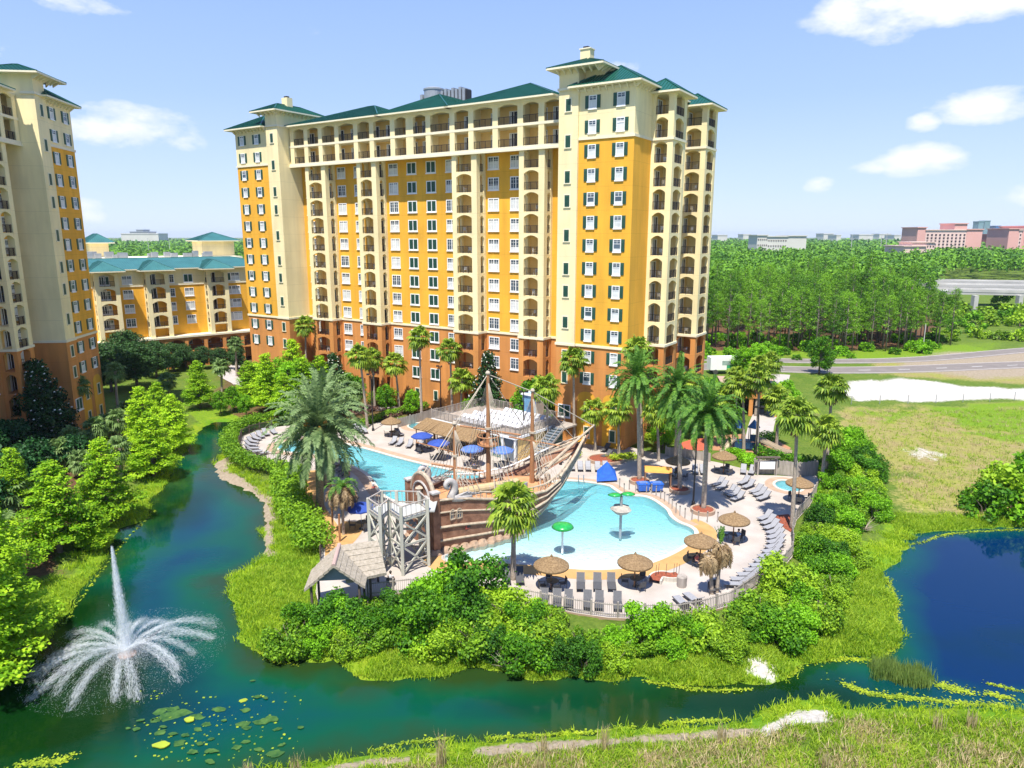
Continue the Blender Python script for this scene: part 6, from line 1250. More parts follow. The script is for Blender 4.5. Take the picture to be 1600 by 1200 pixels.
# painted slide tower at the back of the deck
x, y = BWp(BL * .69, BW - 1.0); r = empty('slide_tower', (x, y, BF), bx); tag(r, 'tapered blue painted slide tower with pale lid at the back of the roof deck', 'slide tower')
Mb = mat('blue_mural', (.02, .07, .26), .5, col2=(.22, .46, .62), scale=.9, detail=6); Mp = mat('pink_mural', (.45, .22, .35), .5, col2=(.30, .30, .55), scale=1.5)
b = MB(); b.add([(-1.0, -.8, 0), (1.0, -.8, 0), (1.0, .8, 0), (-1.0, .8, 0), (-1.25, -1.0, 3.2), (1.15, -1.0, 3.2), (1.15, 1.0, 3.2), (-1.25, 1.0, 3.2)], [(3, 2, 1, 0), (0, 1, 5, 4), (2, 3, 7, 6), (3, 0, 4, 7)], Mb); b.add([(1.0, -.8, 0), (1.0, .8, 0), (1.15, 1.0, 3.2), (1.15, -1.0, 3.2)], [(0, 1, 2, 3)], mat('sand_panel', (.5, .42, .34), .7)); b.add([(.25, -.9, 1.9), (.95, -.93, 1.9), (1.05, -1.01, 2.9), (.3, -1.0, 2.9)], [(0, 1, 2, 3)], Mp)
b.build('body', r); b = MB(); b.box(-1.4, -1.15, 3.2, 1.3, 1.15, 3.38, M_wht); b.box(-.9, -.8, 3.38, .9, .8, 3.5, mat('pale_blue_lid', (.35, .48, .58), .5)); b.build('lid', r)
# ------------------------------------------------------------------ pirate ship
M_hull = mat('hull_planks', (.13, .055, .03), .85, col2=(.34, .17, .10), scale=1.3, detail=9, bump=.5, bscale=9); M_hull2 = mat('hull_stone', (.26, .17, .11), .9, col2=(.40, .28, .19), scale=1.6, bump=.8, bscale=6); M_wale = mat('pale_wale', (.40, .32, .23), .85, var=.28, scale=3); M_sdeck = mat('ship_deck', (.42, .20, .085), .85, col2=(.52, .27, .13), scale=1.2, bump=.2); M_mast = mat('mast_wood', (.34, .16, .07), .7, var=.25, scale=5, streak=True); M_rope = mat('rope', (.42, .36, .28), .9, var=.1); M_swan = mat('grey_carving', (.33, .30, .28), .8, col2=(.45, .42, .39), scale=4, bump=.4); M_red = mat('gunport_red', (.36, .06, .04), .7, var=.15)
SX, SY = -8.2, 61.3; sa = math.atan2(.6, .8); ship = empty('pirate_ship', (SX, SY, 0), sa); tag(ship, 'wooden pirate ship play structure with three rigged masts between the two pools', 'pirate ship')
ST = [(0, 2.3, 5.0, 2.2), (2, 2.7, 4.9, 2.4), (4.5, 3.1, 4.4, 2.8), (8, 3.4, 3.65, 3.0), (12, 3.3, 3.6, 2.5), (14, 2.9, 4.1, 1.9), (16, 2.1, 5.0, 1.2), (18, 1.05, 5.8, .5), (19.5, .1, 6.5, .05)]
def st(x):
    for i in range(len(ST) - 1):
        if x <= ST[i + 1][0]: t = (x - ST[i][0]) / (ST[i + 1][0] - ST[i][0]); return [ST[i][k] + (ST[i + 1][k] - ST[i][k]) * t for k in (1, 2, 3)]
    return list(ST[-1][1:])
ZK = lambda x: float(np.interp(x, [8.5, 9.5, 12, 14, 16, 18, 19.5], [-.4, .05, 1.35, 2.5, 3.7, 4.8, 5.6]))
XS = [i * .5 for i in range(40)]; h = MB(); lv = [(-.4, 0.0), (.0, .25), (.18, .7), (.5, .95), (.8, 1.0), (1.0, .97)]
for s in (1, -1):
    G_ = []
    for x in XS:
        hw, top, bot = st(x); zb = ZK(x); G_.append([(x, s * (bot + (hw - bot) * k), zb + (top - zb) * (max(0, t))) for t, k in lv])
    n = len(lv); vs = [p for c in G_ for p in c]; fs = []
    for i in range(len(XS) - 1):
        for k in range(n - 1):
            f = (i * n + k, (i + 1) * n + k, (i + 1) * n + k + 1, i * n + k + 1); fs.append(f if s < 0 else f[::-1])
    h.add(vs, fs, M_hull)
    # inner bulwark
    vs = []
    for x in XS: hw, top, bot = st(x); w = max(hw - .18, .02); vs += [(x, s * hw * .985, top), (x, s * w, top), (x, s * w, max(2.9, ZK(x)))]
    fs = []
    for i in range(len(XS) - 1):
        for k in (0, 1): f = (i * 3 + k, (i + 1) * 3 + k, (i + 1) * 3 + k + 1, i * 3 + k + 1); fs.append(f if s < 0 else f[::-1])
    h.add(vs, fs, M_hull)
h.build('hull', ship, True)
dk_ = MB(); dw_ = lambda x: (st(x)[0] - .1) * float(np.interp(x, [0, 9, 12, 13.5, 14.6], [1, 1, .96, .84, .55])); P = [(x, -dw_(x)) for x in XS if 4 < x < 14.7] + [(x, dw_(x)) for x in reversed(XS) if 4 < x < 14.7]; dk_.prism(P, 3.05, 3.3, M_sdeck); P = [(x, -(st(x)[0] - .1)) for x in XS if x < 5] + [(x, (st(x)[0] - .1)) for x in reversed(XS) if x < 5]; dk_.prism(P, 2.9, 4.1, M_sdeck); dk_.build('deck', ship)
for zf, rr in ((1.0, .13), (.78, .09), (.52, .13), (.28, .12), (.08, .16)):
    for s in (1, -1):
        w = MB(); pts = []
        for x in XS[:-1]:
            hw, top, bot = st(x); k = np.interp(zf, [0, .18, .5, .8, 1.0], [.25, .7, .95, 1.0, .97]); pts.append((x, s * (bot + (hw - bot) * k + .04), ZK(x) + (top - ZK(x)) * zf))
        w.tube(pts, rr, M_wale, 6); w.build('wale', ship)
rk = MB()
for i in range(11):
    x = i * .9 + R_.uniform(-.2, .2); b_ = st(x)[2]
    for s in (-1, 1): rk.lathe([(.7, -.4), (.62, .1), (.35, .42), (0, .5)], M_hull2, 7, (x, s * (b_ + .15), 0), wob=.2, rng=R_)
rk.build('stone_base', ship)
for i, x in enumerate((3.2, 5.6, 8.0)):
    for s in (-1, 1):
        hw = st(x)[0]; q = MB(); z = 1.75; yy = s * (hw * .96 + .02); q.box(x - .38, min(yy, yy + s * .08), z, x + .38, max(yy, yy + s * .08), z + .6, M_red); q.box(x - .22, min(yy + s * .08, yy + s * .1), z + .12, x + .22, max(yy + s * .08, yy + s * .1), z + .48, M_dark); q.build('gunport', ship)
# arched window pair at the starboard quarter
for s in (-1,):
    for dx in (0, .62):
        q = MB(); yy = -2.56 - .12 * (1 if dx else 0) + 0; yy = -(st(1.6 + dx)[0] * .99 + .05); vs = [(1.6 + dx + .26 * math.cos(a), yy, 3.6 + .32 * math.sin(a)) for a in [math.pi * i / 8 for i in range(9)]]; q.add([(1.34 + dx, yy, 3.0), (1.86 + dx, yy, 3.0)] + vs, [(0, 1, 2, 3, 4, 5, 6, 7, 8, 9, 10)], M_glass)
        P = [(1.34 + dx, yy - .04, 3.0)] + [(p[0], p[1] - .04, p[2]) for p in vs[::-1]] + [(1.86 + dx, yy - .04, 3.0)]
        for a, b in zip(P, P[1:] + P[:1]): q.bar(a, b, .09, .09, M_wale)
        q.bar((1.6 + dx, yy - .04, 3.0), (1.6 + dx, yy - .04, 3.9), .05, .05, M_wale); q.bar((1.34 + dx, yy - .04, 3.45), (1.86 + dx, yy - .04, 3.45), .05, .05, M_wale); q.build('window', ship)
# transom: carved arch between two corner posts with scrolls
t = MB(); A = [(-.05, 2.0 * math.cos(a), 4.9 + 2.0 * math.sin(a)) for a in [math.pi * i / 14 for i in range(15)]]; t.add([(-.05, 2.1, .0), (-.05, -2.1, .0)] + A[::-1], [tuple(range(16, -1, -1))], M_hull); t.add([(.25, 2.1, .0), (.25, -2.1, .0)] + [(.25, p[1], p[2]) for p in A[::-1]], [tuple(range(17))], M_hull); t.tube([(.1, p[1], p[2]) for p in A], .2, M_wale, 8); t.tube([(-.1, 1.45 * math.cos(a), 4.8 + 1.35 * math.sin(a)) for a in [math.pi * i / 10 for i in range(11)]], .1, M_swan, 6)
for k in (-.9, 0, .9): t.box(-.2, k - .3, 2.4, -.04, k + .3, 3.4, M_dark); t.box(-.24, k - .38, 2.3, -.18, k + .38, 2.4, M_wale); t.box(-.24, k - .38, 3.4, -.18, k + .38, 3.5, M_wale)
t.lathe([(0, 0), (.35, .1), (.25, .5), (.4, .7), (0, .95)], M_wale, 9, (-.25, 0, 4.9)); t.build('transom', ship)
for s in (-1, 1):
    q = MB(); q.box(-.35, s * 2.3 - .28, 0, .3, s * 2.3 + .28, 5.7, M_hull); q.box(-.42, s * 2.3 - .36, 5.7, .37, s * 2.3 + .36, 5.85, M_swan); q.build('corner_post', ship)
    # swan-neck scroll
    q = MB(); pts = []; 
    for i in range(30): a = -1.3 + i * .27; rr = 1.0 * math.exp(-.085 * i); pts.append((1.35 + rr * math.cos(a) * .95, s * 2.35, 6.1 + rr * math.sin(a) * 1.05))
    base = [(3.6, s * 2.7, 4.75), (2.6, s * 2.6, 4.75), (1.8, s * 2.45, 4.9)]; q.tube(base + pts, [.18, .34, .40] + [.40 * math.exp(-.04 * i) for i in range(30)], M_swan, 8)
    for k in range(5): q.tube([(2.0 + .3 * k, s * 2.6, 5.0), (3.2 + .35 * k, s * 2.75, 5.3 - .12 * k)], [.16, .05], M_swan, 6)
    q.build('scroll', ship, True)
MAST = {'mizzen': (3.6, 0, 4.1, 10.9, .22), 'main': (7.4, 0, 3.3, 15.2, .26), 'fore': (12.8, 0, 3.3, 12.8, .26)}
for k, (x, y, z0, z1, r0) in MAST.items(): q = MB(); q.tube([(x, y, z0), (x, y, z0 + (z1 - z0) * .55), (x, y, z1)], [r0, r0 * .8, r0 * .55], M_mast, 10); q.lathe([(.2, 0), (.24, .12), (.15, .3), (0, .35)], M_rope, 8, (x, y, z1)); q.lathe([(r0 + .08, 0), (r0 + .08, .2)], M_rope, 10, (x, y, z0 + (z1 - z0) * .55)); q.build('mast', ship)
q = MB(); q.lathe([(.55, 7.0), (.95, 7.1), (1.05, 7.15), (1.05, 7.2), (.55, 7.15)], M_mast, 20, (7.4, 0, 1.2)); q.tube([(7.4 + 1.05 * math.cos(a), 1.05 * math.sin(a), 9.2) for a in [math.pi * i / 10 for i in range(21)]], .07, M_mast, 6)
for i in range(12): a = i * math.pi / 6; q.tube([(7.4 + .95 * math.cos(a), .95 * math.sin(a), 8.35), (7.4 + 1.05 * math.cos(a), 1.05 * math.sin(a), 9.2)], .04, M_mast, 5)
q.build('crows_nest', ship)
q = MB(); q.tube([(13.2, 0, 3.6), (17.5, 0, 6.0), (21.3, 0, 8.0)], [.22, .17, .1], M_wale, 8); q.build('bowsprit', ship)
q = MB()
for i, r_ in enumerate((.36, .30)):
    for s in (-1, 1): q.tube([(14.0 + i, s * (st(14.0 + i)[0] + .1), 4.5 + .4 * i), (16.8 + i * .4, s * (st(16.8)[0] + .08), 5.6 + .4 * i), (19.6 + i * .4, s * .14, 6.8 + .3 * i)], [.14, .12, .08], M_wale, 7)
q.tube([(18.0, 0, 4.7), (19.2, 0, 5.5), (19.8, 0, 6.3), (20.5, 0, 7.1)], [.25, .22, .18, .1], M_hull, 8); q.build('prow', ship)
q = MB(); q.tube([(2.4, -2.0, 5.1), (2.5, -2.0, 5.1), (9.2, -2.2, 4.7), (9.3, -2.2, 4.7)], [.30, .44, .44, .3], mat('rolled_sail', (.46, .34, .18), .85, var=.12, scale=3), 14)
for x in (3.4, 5.8, 8.4): q.tube([(x - .06, -2.1, 5.07 - .06 * (x - 2.4)), (x + .06, -2.1, 5.07 - .06 * (x - 2.4))], .47, M_wale, 14)
q.tube([(3.4, -2.05, 4.7), (3.4, -2.05, 4.0)], .08, M_wale, 6); q.tube([(8.4, -2.1, 4.4), (8.4, -2.1, 3.2)], .08, M_wale, 6); q.build('rolled_sail', ship)
for a, b, r_ in [((3.6, .2, 8.2), (.4, 1.6, 9.4), .07), ((5.6, 2.2, 10.0), (9.6, -2.3, 9.4), .09), ((11.2, 1.8, 8.0), (14.6, -2.2, 7.4), .08), ((2.0, 1.6, 7.0), (5.4, -2.1, 6.6), .08)]: q = MB(); q.tube([a, b], r_, M_mast, 6); q.build('yard', ship)
rp2 = MB(); rope = lambda a, b, r_=.035: rp2.tube([a, b], r_, M_rope, 4, cap=False)
tops = {k: (v[0], v[1], v[3]) for k, v in MAST.items()}
rope(tops['main'], tops['fore'], .05); rope(tops['main'], tops['mizzen'], .05); rope(tops['fore'], (21.2, 0, 7.95), .05); rope(tops['mizzen'], (.2, 0, 6.9), .05); rope(tops['main'], (1.0, 1.9, 5.2), .045); rope(tops['fore'], (19.4, 0, 6.0), .04); rope(tops['main'], (12.8, 0, 8.0), .04)
for k, (x, y, z0, z1, r0) in MAST.items():
    for s in (-1, 1):
        for hz in (z1 * .97, z1 * .62):
            for j in range(5): xx = x - 1.4 + .62 * j; rope((x, y, hz), (xx, s * (st(xx)[0] - .08), st(xx)[1] + .1), .028)
        for j in range(7):
            f = .10 + .11 * j; xl, xr = x - 1.4, x + 1.1; zt = z1 * .62
            pa = (xl + (x - xl) * f, s * (st(xl)[0] - .08) * (1 - f), st(xl)[1] + (zt - st(xl)[1]) * f); pb = (xr + (x - xr) * f, s * (st(xr)[0] - .08) * (1 - f), st(xr)[1] + (zt - st(xr)[1]) * f); rope(pa, pb, .022)
rp2.build('rigging', ship)
q = MB()
for s in (-1, 1):
    for i in range(22):
        x = 4.4 + i * .6
        if x > 16.5: break
        hw, top, _b = st(x); q.tube([(x, s * (hw - .08), top), (x, s * (hw - .08), top + .62)], .05, M_wale, 5)
    q.tube([(x_, s * (st(x_)[0] - .08), st(x_)[1] + .66) for x_ in [4.3 + .61 * k for k in range(21)]], .085, M_wht if s > 0 else M_wale, 6)
q.build('rail', ship)
q = MB(); q.box(9.4, -.5, 3.3, 10.5, .5, 3.75, M_mast); q.lathe([(.3, 3.3), (.34, 3.8), (.3, 4.3), (0, 4.3)], M_wale, 12, (14.0, -1.0, 0)); q.lathe([(.28, 3.3), (.28, 4.4), (0, 4.4)], M_gray, 12, (10.4, -1.9, 0)); q.build('deck_fitting', ship)
# ------------------------------------------------------------------ lookout platform
M_pw2 = mat('pale_timber', (.42, .41, .34), .85, var=.15, scale=4, streak=True); M_net = mat('white_board', (.40, .40, .38), .8, var=.05)
PZ = 5.0; pp = [G(576, 798, PZ), G(594, 811, PZ), G(608, 799, PZ), G(627, 812, PZ), G(668, 799, PZ), G(655, 787, PZ), G(620, 786, PZ), G(597, 786, PZ)]; c0 = pp[3]
pl = empty('lookout_platform', (c0[0], c0[1], 0)); tag(pl, 'tall timber lookout platform with cross braced legs beside the ship stern', 'platform'); Q = [(a - c0[0], b - c0[1]) for a, b in pp]
m = MB(); m.prism(Q, PZ - .22, PZ, M_net, M_pw2, bottom=True); m.build('floor', pl)
for (a, b) in Q: q = MB(); q.box(a - .13, b - .13, 0, a + .13, b + .13, PZ + 1.15, M_pw2); q.build('post', pl)
rl = MB(); br_ = MB()
for i in range(len(Q)):
    a, b = Q[i], Q[(i + 1) % len(Q)]; rl.bar((*a, PZ + 1.12), (*b, PZ + 1.12), .12, .08, M_gw); rl.bar((*a, PZ + .15), (*b, PZ + .15), .06, .1, M_gw)
    for (x, y, g_) in along([a, b], .5): rl.bar((x, y, PZ), (x, y, PZ + 1.1), .05, .05, M_pw2)
    for z0, z1 in ((.1, 2.6), (2.6, PZ - .2)): br_.bar((*a, z0), (*b, z1), .1, .16, M_pw2); br_.bar((*a, z1), (*b, z0), .1, .16, M_pw2)
    br_.bar((*a, 2.6), (*b, 2.6), .1, .18, M_pw2); br_.bar((*a, 1.0), (*b, 1.0), .1, .1, M_gw)
rl.build('railing', pl); br_.build('brace', pl)
s = MB(); cx = sum(p[0] for p in Q) / 8; cy = sum(p[1] for p in Q) / 8
for k in range(11): s.box(cx - 1.4 + .28 * k, cy - .5, .4 + .24 * k, cx - 1.1 + .28 * k, cy + .5, .48 + .24 * k, M_net)
for k in range(9): s.box(cx + 1.5 - .26 * k, cy + .6, 3.0 + .22 * k, cx + 1.8 - .26 * k, cy + 1.5, 3.08 + .22 * k, M_net)
s.build('stairs', pl)
br2 = MB(); e = ship.matrix_basis; a = Vector((Q[4][0], Q[4][1], PZ)); sc0 = Vector((SX + .8 * .5 + .6 * 1.0 - c0[0], SY + .6 * .5 - .8 * 1.0 - c0[1], PZ)); br2.bar(a, sc0, 1.2, .15, M_net); br2.build('bridge', pl)
# ------------------------------------------------------------------ thatched hut
hc = G(545, 905); hut = empty('thatched_hut', (hc[0], hc[1], 0)); tag(hut, 'weathered thatched hut with crossed gable roofs in the front left deck corner', 'hut')
rel = lambda px, py, z: (G(px, py, z)[0] - hc[0], G(px, py, z)[1] - hc[1], z)
def gable(mb, A, B_, hw, ze, m, th=.22, over=.0, rows_=14):
    A = Vector(A); B_ = Vector(B_); d = (B_ - A); d.z = 0; d.normalize(); s = Vector((-d.y, d.x, 0)); rg = random.Random(5)
    for sg in (-1, 1):
        for k in range(6):
            t0, t1 = k / 6, (k + 1) / 6 + .03; 
            for i in range(rows_):
                u0, u1 = i / rows_, (i + 1) / rows_ + .01; P = []
                for (u, t, dz) in ((u0, t1, .0), (u1, t1, .0), (u1, t0, .05), (u0, t0, .05)):
                    c = A.lerp(B_, u); z = c.z + (ze - c.z) * t; P.append(Vector((c.x, c.y, 0)) + s * (sg * hw * t) + Vector((0, 0, z + (.10 if dz == 0 else .04) + rg.uniform(-.02, .02))))
                Pl = [p - Vector((0, 0, th)) for p in P]; f = [(0, 1, 2, 3), (7, 6, 5, 4), (0, 4, 5, 1), (1, 5, 6, 2), (2, 6, 7, 3), (3, 7, 4, 0)]; mb.add(P + Pl, f if sg < 0 else [q[::-1] for q in f], m)
A = rel(521, 884, 4.3); B_ = rel(530, 851, 4.5); C_ = rel(590, 845, 4.3)
m = MB(); gable(m, A, B_, 2.15, 2.5, M_thg); m.build('roof', hut); m = MB(); gable(m, (B_[0], B_[1] - .2, B_[2]), C_, 2.1, 2.5, M_thg); m.build('roof', hut)
m = MB(); m.tube([A, B_], .16, mat('ridge_cap', (.40, .28, .24), .9, var=.1), 8); m.build('ridge', hut)
d = (Vector(B_) - Vector(A)); d.z = 0; d.normalize(); s_ = Vector((-d.y, d.x, 0)); m = MB(); pa = Vector(A) + d * .5; m.add([pa - Vector((0, 0, .25)), pa + s_ * 1.5 - Vector((0, 0, 1.4)), pa - s_ * 1.5 - Vector((0, 0, 1.4))], [(0, 1, 2)], M_slate); m.build('gable', hut)
for k in (A, B_):
    for sg in (-1, 1): q = MB(); p = Vector((k[0], k[1], 0)) + s_ * sg * 1.75 + d * (.3 if k == A else 0); q.tube([(p.x, p.y, -.2), (p.x, p.y, 2.7)], .1, M_dgw, 7); q.build('post', hut)
for dy in (-1.5, 1.5): q = MB(); q.tube([(C_[0] - .4, C_[1] + dy, 0), (C_[0] - .4, C_[1] + dy, 2.8)], .1, M_dgw, 7); q.build('post', hut)
lounger('d', (580, 907), (565, 893), 'loungers by the thatched hut')['label'] = 'dark lounger in the shade beside the thatched hut'
lounger('g', (586, 903), (572, 889), 'loungers by the thatched hut')['label'] = 'grey lounger just right of the dark one by the thatched hut'
# rope arbour posts and loungers left of platform
for i, (px, py) in enumerate([(520, 832), (531, 846)]): x, y = G(px, py); q = MB(); q.tube([(0, 0, 0), (.05, 0, 2.7)], .1, M_mast, 8); o = q.build('timber_post', loc=(x, y, 0)); tag(o, 'tall timber post on the ochre path, %s one' % ('farther' if i == 0 else 'nearer'), 'post')
# ------------------------------------------------------------------ playground
pg = MB(); pg.prism(gpoly([(1100, 692), (1118, 681), (1160, 678), (1210, 686), (1236, 700), (1222, 714), (1180, 708), (1112, 703)]), -.1, .02, mat('orange_rubber', (.36, .18, .09), .9, var=.1)); tag(pg.build('playground_surface'), kind='structure')
pg = MB(); pg.prism(gpoly([(1064, 692), (1082, 686), (1112, 684), (1099, 692), (1108, 703), (1070, 705)]), -.1, .024, mat('red_rubber', (.42, .09, .045), .9, var=.1)); tag(pg.build('playground_surface'), kind='structure')
x, y = G(1164, 703); py_ = empty('play_structure', (x, y, 0), rad(-8)); tag(py_, 'dark blue play structure with two pyramid roofs and beige slides', 'play structure'); Mnv = mat('navy_plastic', (.02, .06, .13), .4, var=.1); Mlb = mat('roof_blue', (.06, .16, .34), .4, var=.15, scale=3); Mbg = mat('beige_plastic', (.42, .34, .24), .45, var=.06)
for sx in (-.95, .95):
    r_ = MB(); r_.lathe([(.8, 3.1), (.8, 3.2), (.05, 4.2), (0, 4.2)], Mlb, 4, (sx, 0, 0)); r_.build('roof', py_)
    for a in (-.5, .5):
        for b in (-.5, .5): q = MB(); q.tube([(sx + a, b, 0), (sx + a, b, 3.15)], .05, Mnv, 6); q.build('post', py_)
q = MB(); q.box(-1.5, -.5, 1.3, 1.5, .5, 1.4, Mnv); q.box(.45, -.55, 1.4, 1.45, -.48, 2.3, Mnv); q.box(-1.5, -.52, .3, 1.5, -.45, 1.2, Mnv); q.build('platform', py_)
def slide(pts, w, m):
    q = MB(); P = [Vector(p) for p in pts]
    for i in range(len(P) - 1):
        q.bar(P[i], P[i + 1], w, .06, m); s = (P[i + 1] - P[i]).cross(Vector((0, 0, 1))).normalized() * w / 2
        for sg in (-1, 1): q.bar(P[i] + s * sg + Vector((0, 0, .14)), P[i + 1] + s * sg + Vector((0, 0, .14)), .06, .28, m)
    return q
slide([(1.4, -.2, 1.45), (2.2, -.6, 1.3), (4.4, -1.8, .35), (5.2, -2.2, .25)], .6, Mbg).build('slide', py_); slide([(1.4, .5, 1.45), (2.4, .1, 1.3), (4.8, -1.0, .35), (5.6, -1.4, .25)], .6, Mbg).build('slide', py_)
q = slide([(-1.5, -.2, 1.4), (-2.0, -.7, 1.2), (-2.9, -1.7, .3), (-3.4, -2.0, .2)], .6, Mbg); q.box(-1.75, -.6, 1.4, -1.65, .4, 2.6, Mbg); q.build('slide', py_)
# orange garage canopy behind the playground
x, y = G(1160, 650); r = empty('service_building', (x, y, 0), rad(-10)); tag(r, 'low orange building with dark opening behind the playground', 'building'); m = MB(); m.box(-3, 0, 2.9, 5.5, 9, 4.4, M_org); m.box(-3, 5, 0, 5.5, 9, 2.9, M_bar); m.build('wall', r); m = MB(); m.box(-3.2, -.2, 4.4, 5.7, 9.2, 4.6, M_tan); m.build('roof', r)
for xx in (-2.7, 1.2, 5.2): q = MB(); q.box(xx - .3, 0.1, 0, xx + .3, .6, 2.9, M_org); q.build('pillar', r)
# truck
x, y = G(1136, 583); r = empty('box_truck', (x, y, 0), rad(4)); tag(r, 'white box truck with green stripe parked on the road behind the hotel', 'truck'); b = MB(); b.box(-4.0, -1.2, .9, 2.2, 1.2, 3.5, M_wht); b.build('cargo_box', r); b = MB(); b.box(-.6, -1.215, .95, 2.0, -1.2, 1.9, mat('truck_green', (.03, .30, .12), .5)); b.box(-1.6, -1.216, 1.9, 1.6, -1.2, 2.8, mat('truck_graphic', (.25, .33, .30), .5, var=.3, scale=1)); b.build('stripe', r)
b = MB(); b.add([(2.3, -1.1, .7), (4.0, -1.1, .7), (4.0, 1.1, .7), (2.3, 1.1, .7), (2.3, -1.1, 2.7), (3.4, -1.05, 2.7), (3.4, 1.05, 2.7), (2.3, 1.1, 2.7), (4.0, -1.1, 1.7), (4.0, 1.1, 1.7)], [(0, 1, 8, 5, 4), (1, 2, 9, 8), (2, 3, 7, 6, 9), (4, 5, 6, 7), (5, 8, 9, 6), (3, 0, 4, 7)], M_wht); b.build('cab', r); b = MB(); b.box(2.7, -1.13, 1.75, 3.5, -1.10, 2.45, M_glass); b.build('window', r)
for xx in (-2.9, 3.0):
    for yy in (-1.1, 1.0): w = MB(); w.tube([(xx, yy - .15, .5), (xx, yy + .15, .5)], .5, M_fr, 14); w.build('wheel', r)
# bench on the left bank, flowers
x, y = G(214, 724); r = empty('garden_bench', (x, y, tz(x, y)), rad(-60)); tag(r, 'red brown wooden bench under the cypresses on the left bank', 'bench'); Mrb = mat('red_wood', (.38, .10, .04), .8, var=.1)
q = MB(); q.box(-1.1, -.25, .42, 1.1, .25, .48, Mrb); q.build('seat', r); q = MB(); q.box(-1.1, .25, .5, 1.1, .3, 1.0, Mrb); q.build('backrest', r)
for sx in (-.95, .95): q = MB(); q.box(sx - .05, -.22, 0, sx + .05, .28, .42, Mrb); q.build('leg', r)
# ------------------------------------------------------------------ dead palms in front right
for i, (px, py, tx, ty, s) in enumerate([(1120, 925, 1128, 850, 1.0), (1112, 928, 1108, 868, .85)]):
    x, y = G(px, py); h = CAMH + pixdir(tx, ty).z * y / pixdir(tx, ty).y; dx = pixdir(tx, ty).x * y / pixdir(tx, ty).y - x; r = empty('dead_palm', (x, y, 0)); tag(r, ('taller' if i == 0 else 'shorter') + ' dead palm with drooping brown fronds by the front fence', 'palm tree', 'dead palms'); mb, tp = pal_trunk(h, .17, .13, M_palmt); t = mb.build('trunk', r, True)
    for v in t.data.vertices: v.co.x += dx * max(0, v.co.z / h) ** 1.3
    rng = np.random.RandomState(i + 5); V = []; mi = []
    for k in range(22):
        el = math.radians(rng.uniform(-20, 45)); a = k * 2.4; pinnate(rng, s * rng.uniform(1.6, 2.3), np.array([math.cos(a) * math.cos(el), math.sin(a) * math.cos(el), math.sin(el)]), 4.2, 14, .38, V, mi, 0, .09)
    c = npmesh('crown', np.array(V), np.arange(len(V)).reshape(-1, 4), [L_dead], parent=r); c.location = (dx, 0, h)
    if i == 0:
        V = []; mi = []
        for k in range(4): pinnate(rng, 1.4, np.array([.15 * (k - 2), .1, 1.]) / 1.02, .3, 12, .3, V, mi, 0, .06)
        c = npmesh('green_shoot', np.array(V), np.arange(len(V)).reshape(-1, 4), [L_dateg], parent=r); c.location = (dx - .1, 0, h)
x, y = G(537, 835); r = empty('young_palm', (x, y, 0)); tag(r, 'young palm with orange and grey drooping fronds below the largest date palm', 'palm tree'); mb, tp = pal_trunk(4.6, .16, .12, M_palmt); mb.build('trunk', r, True); rng = np.random.RandomState(3); V = []; mi = []
for k in range(34): el = math.radians(75 - 95 * k / 34); a = k * 2.4; pinnate(rng, 2.2, np.array([math.cos(a) * math.cos(el), math.sin(a) * math.cos(el), math.sin(el)]), 2.2, 16, .45, V, mi, 0 if k > 8 else 1, .07)
c = npmesh('crown', np.array(V), np.arange(len(V)).reshape(-1, 4), [L_dead, L_dateg], mi=mi, parent=r); c.location = (0, 0, 4.6)
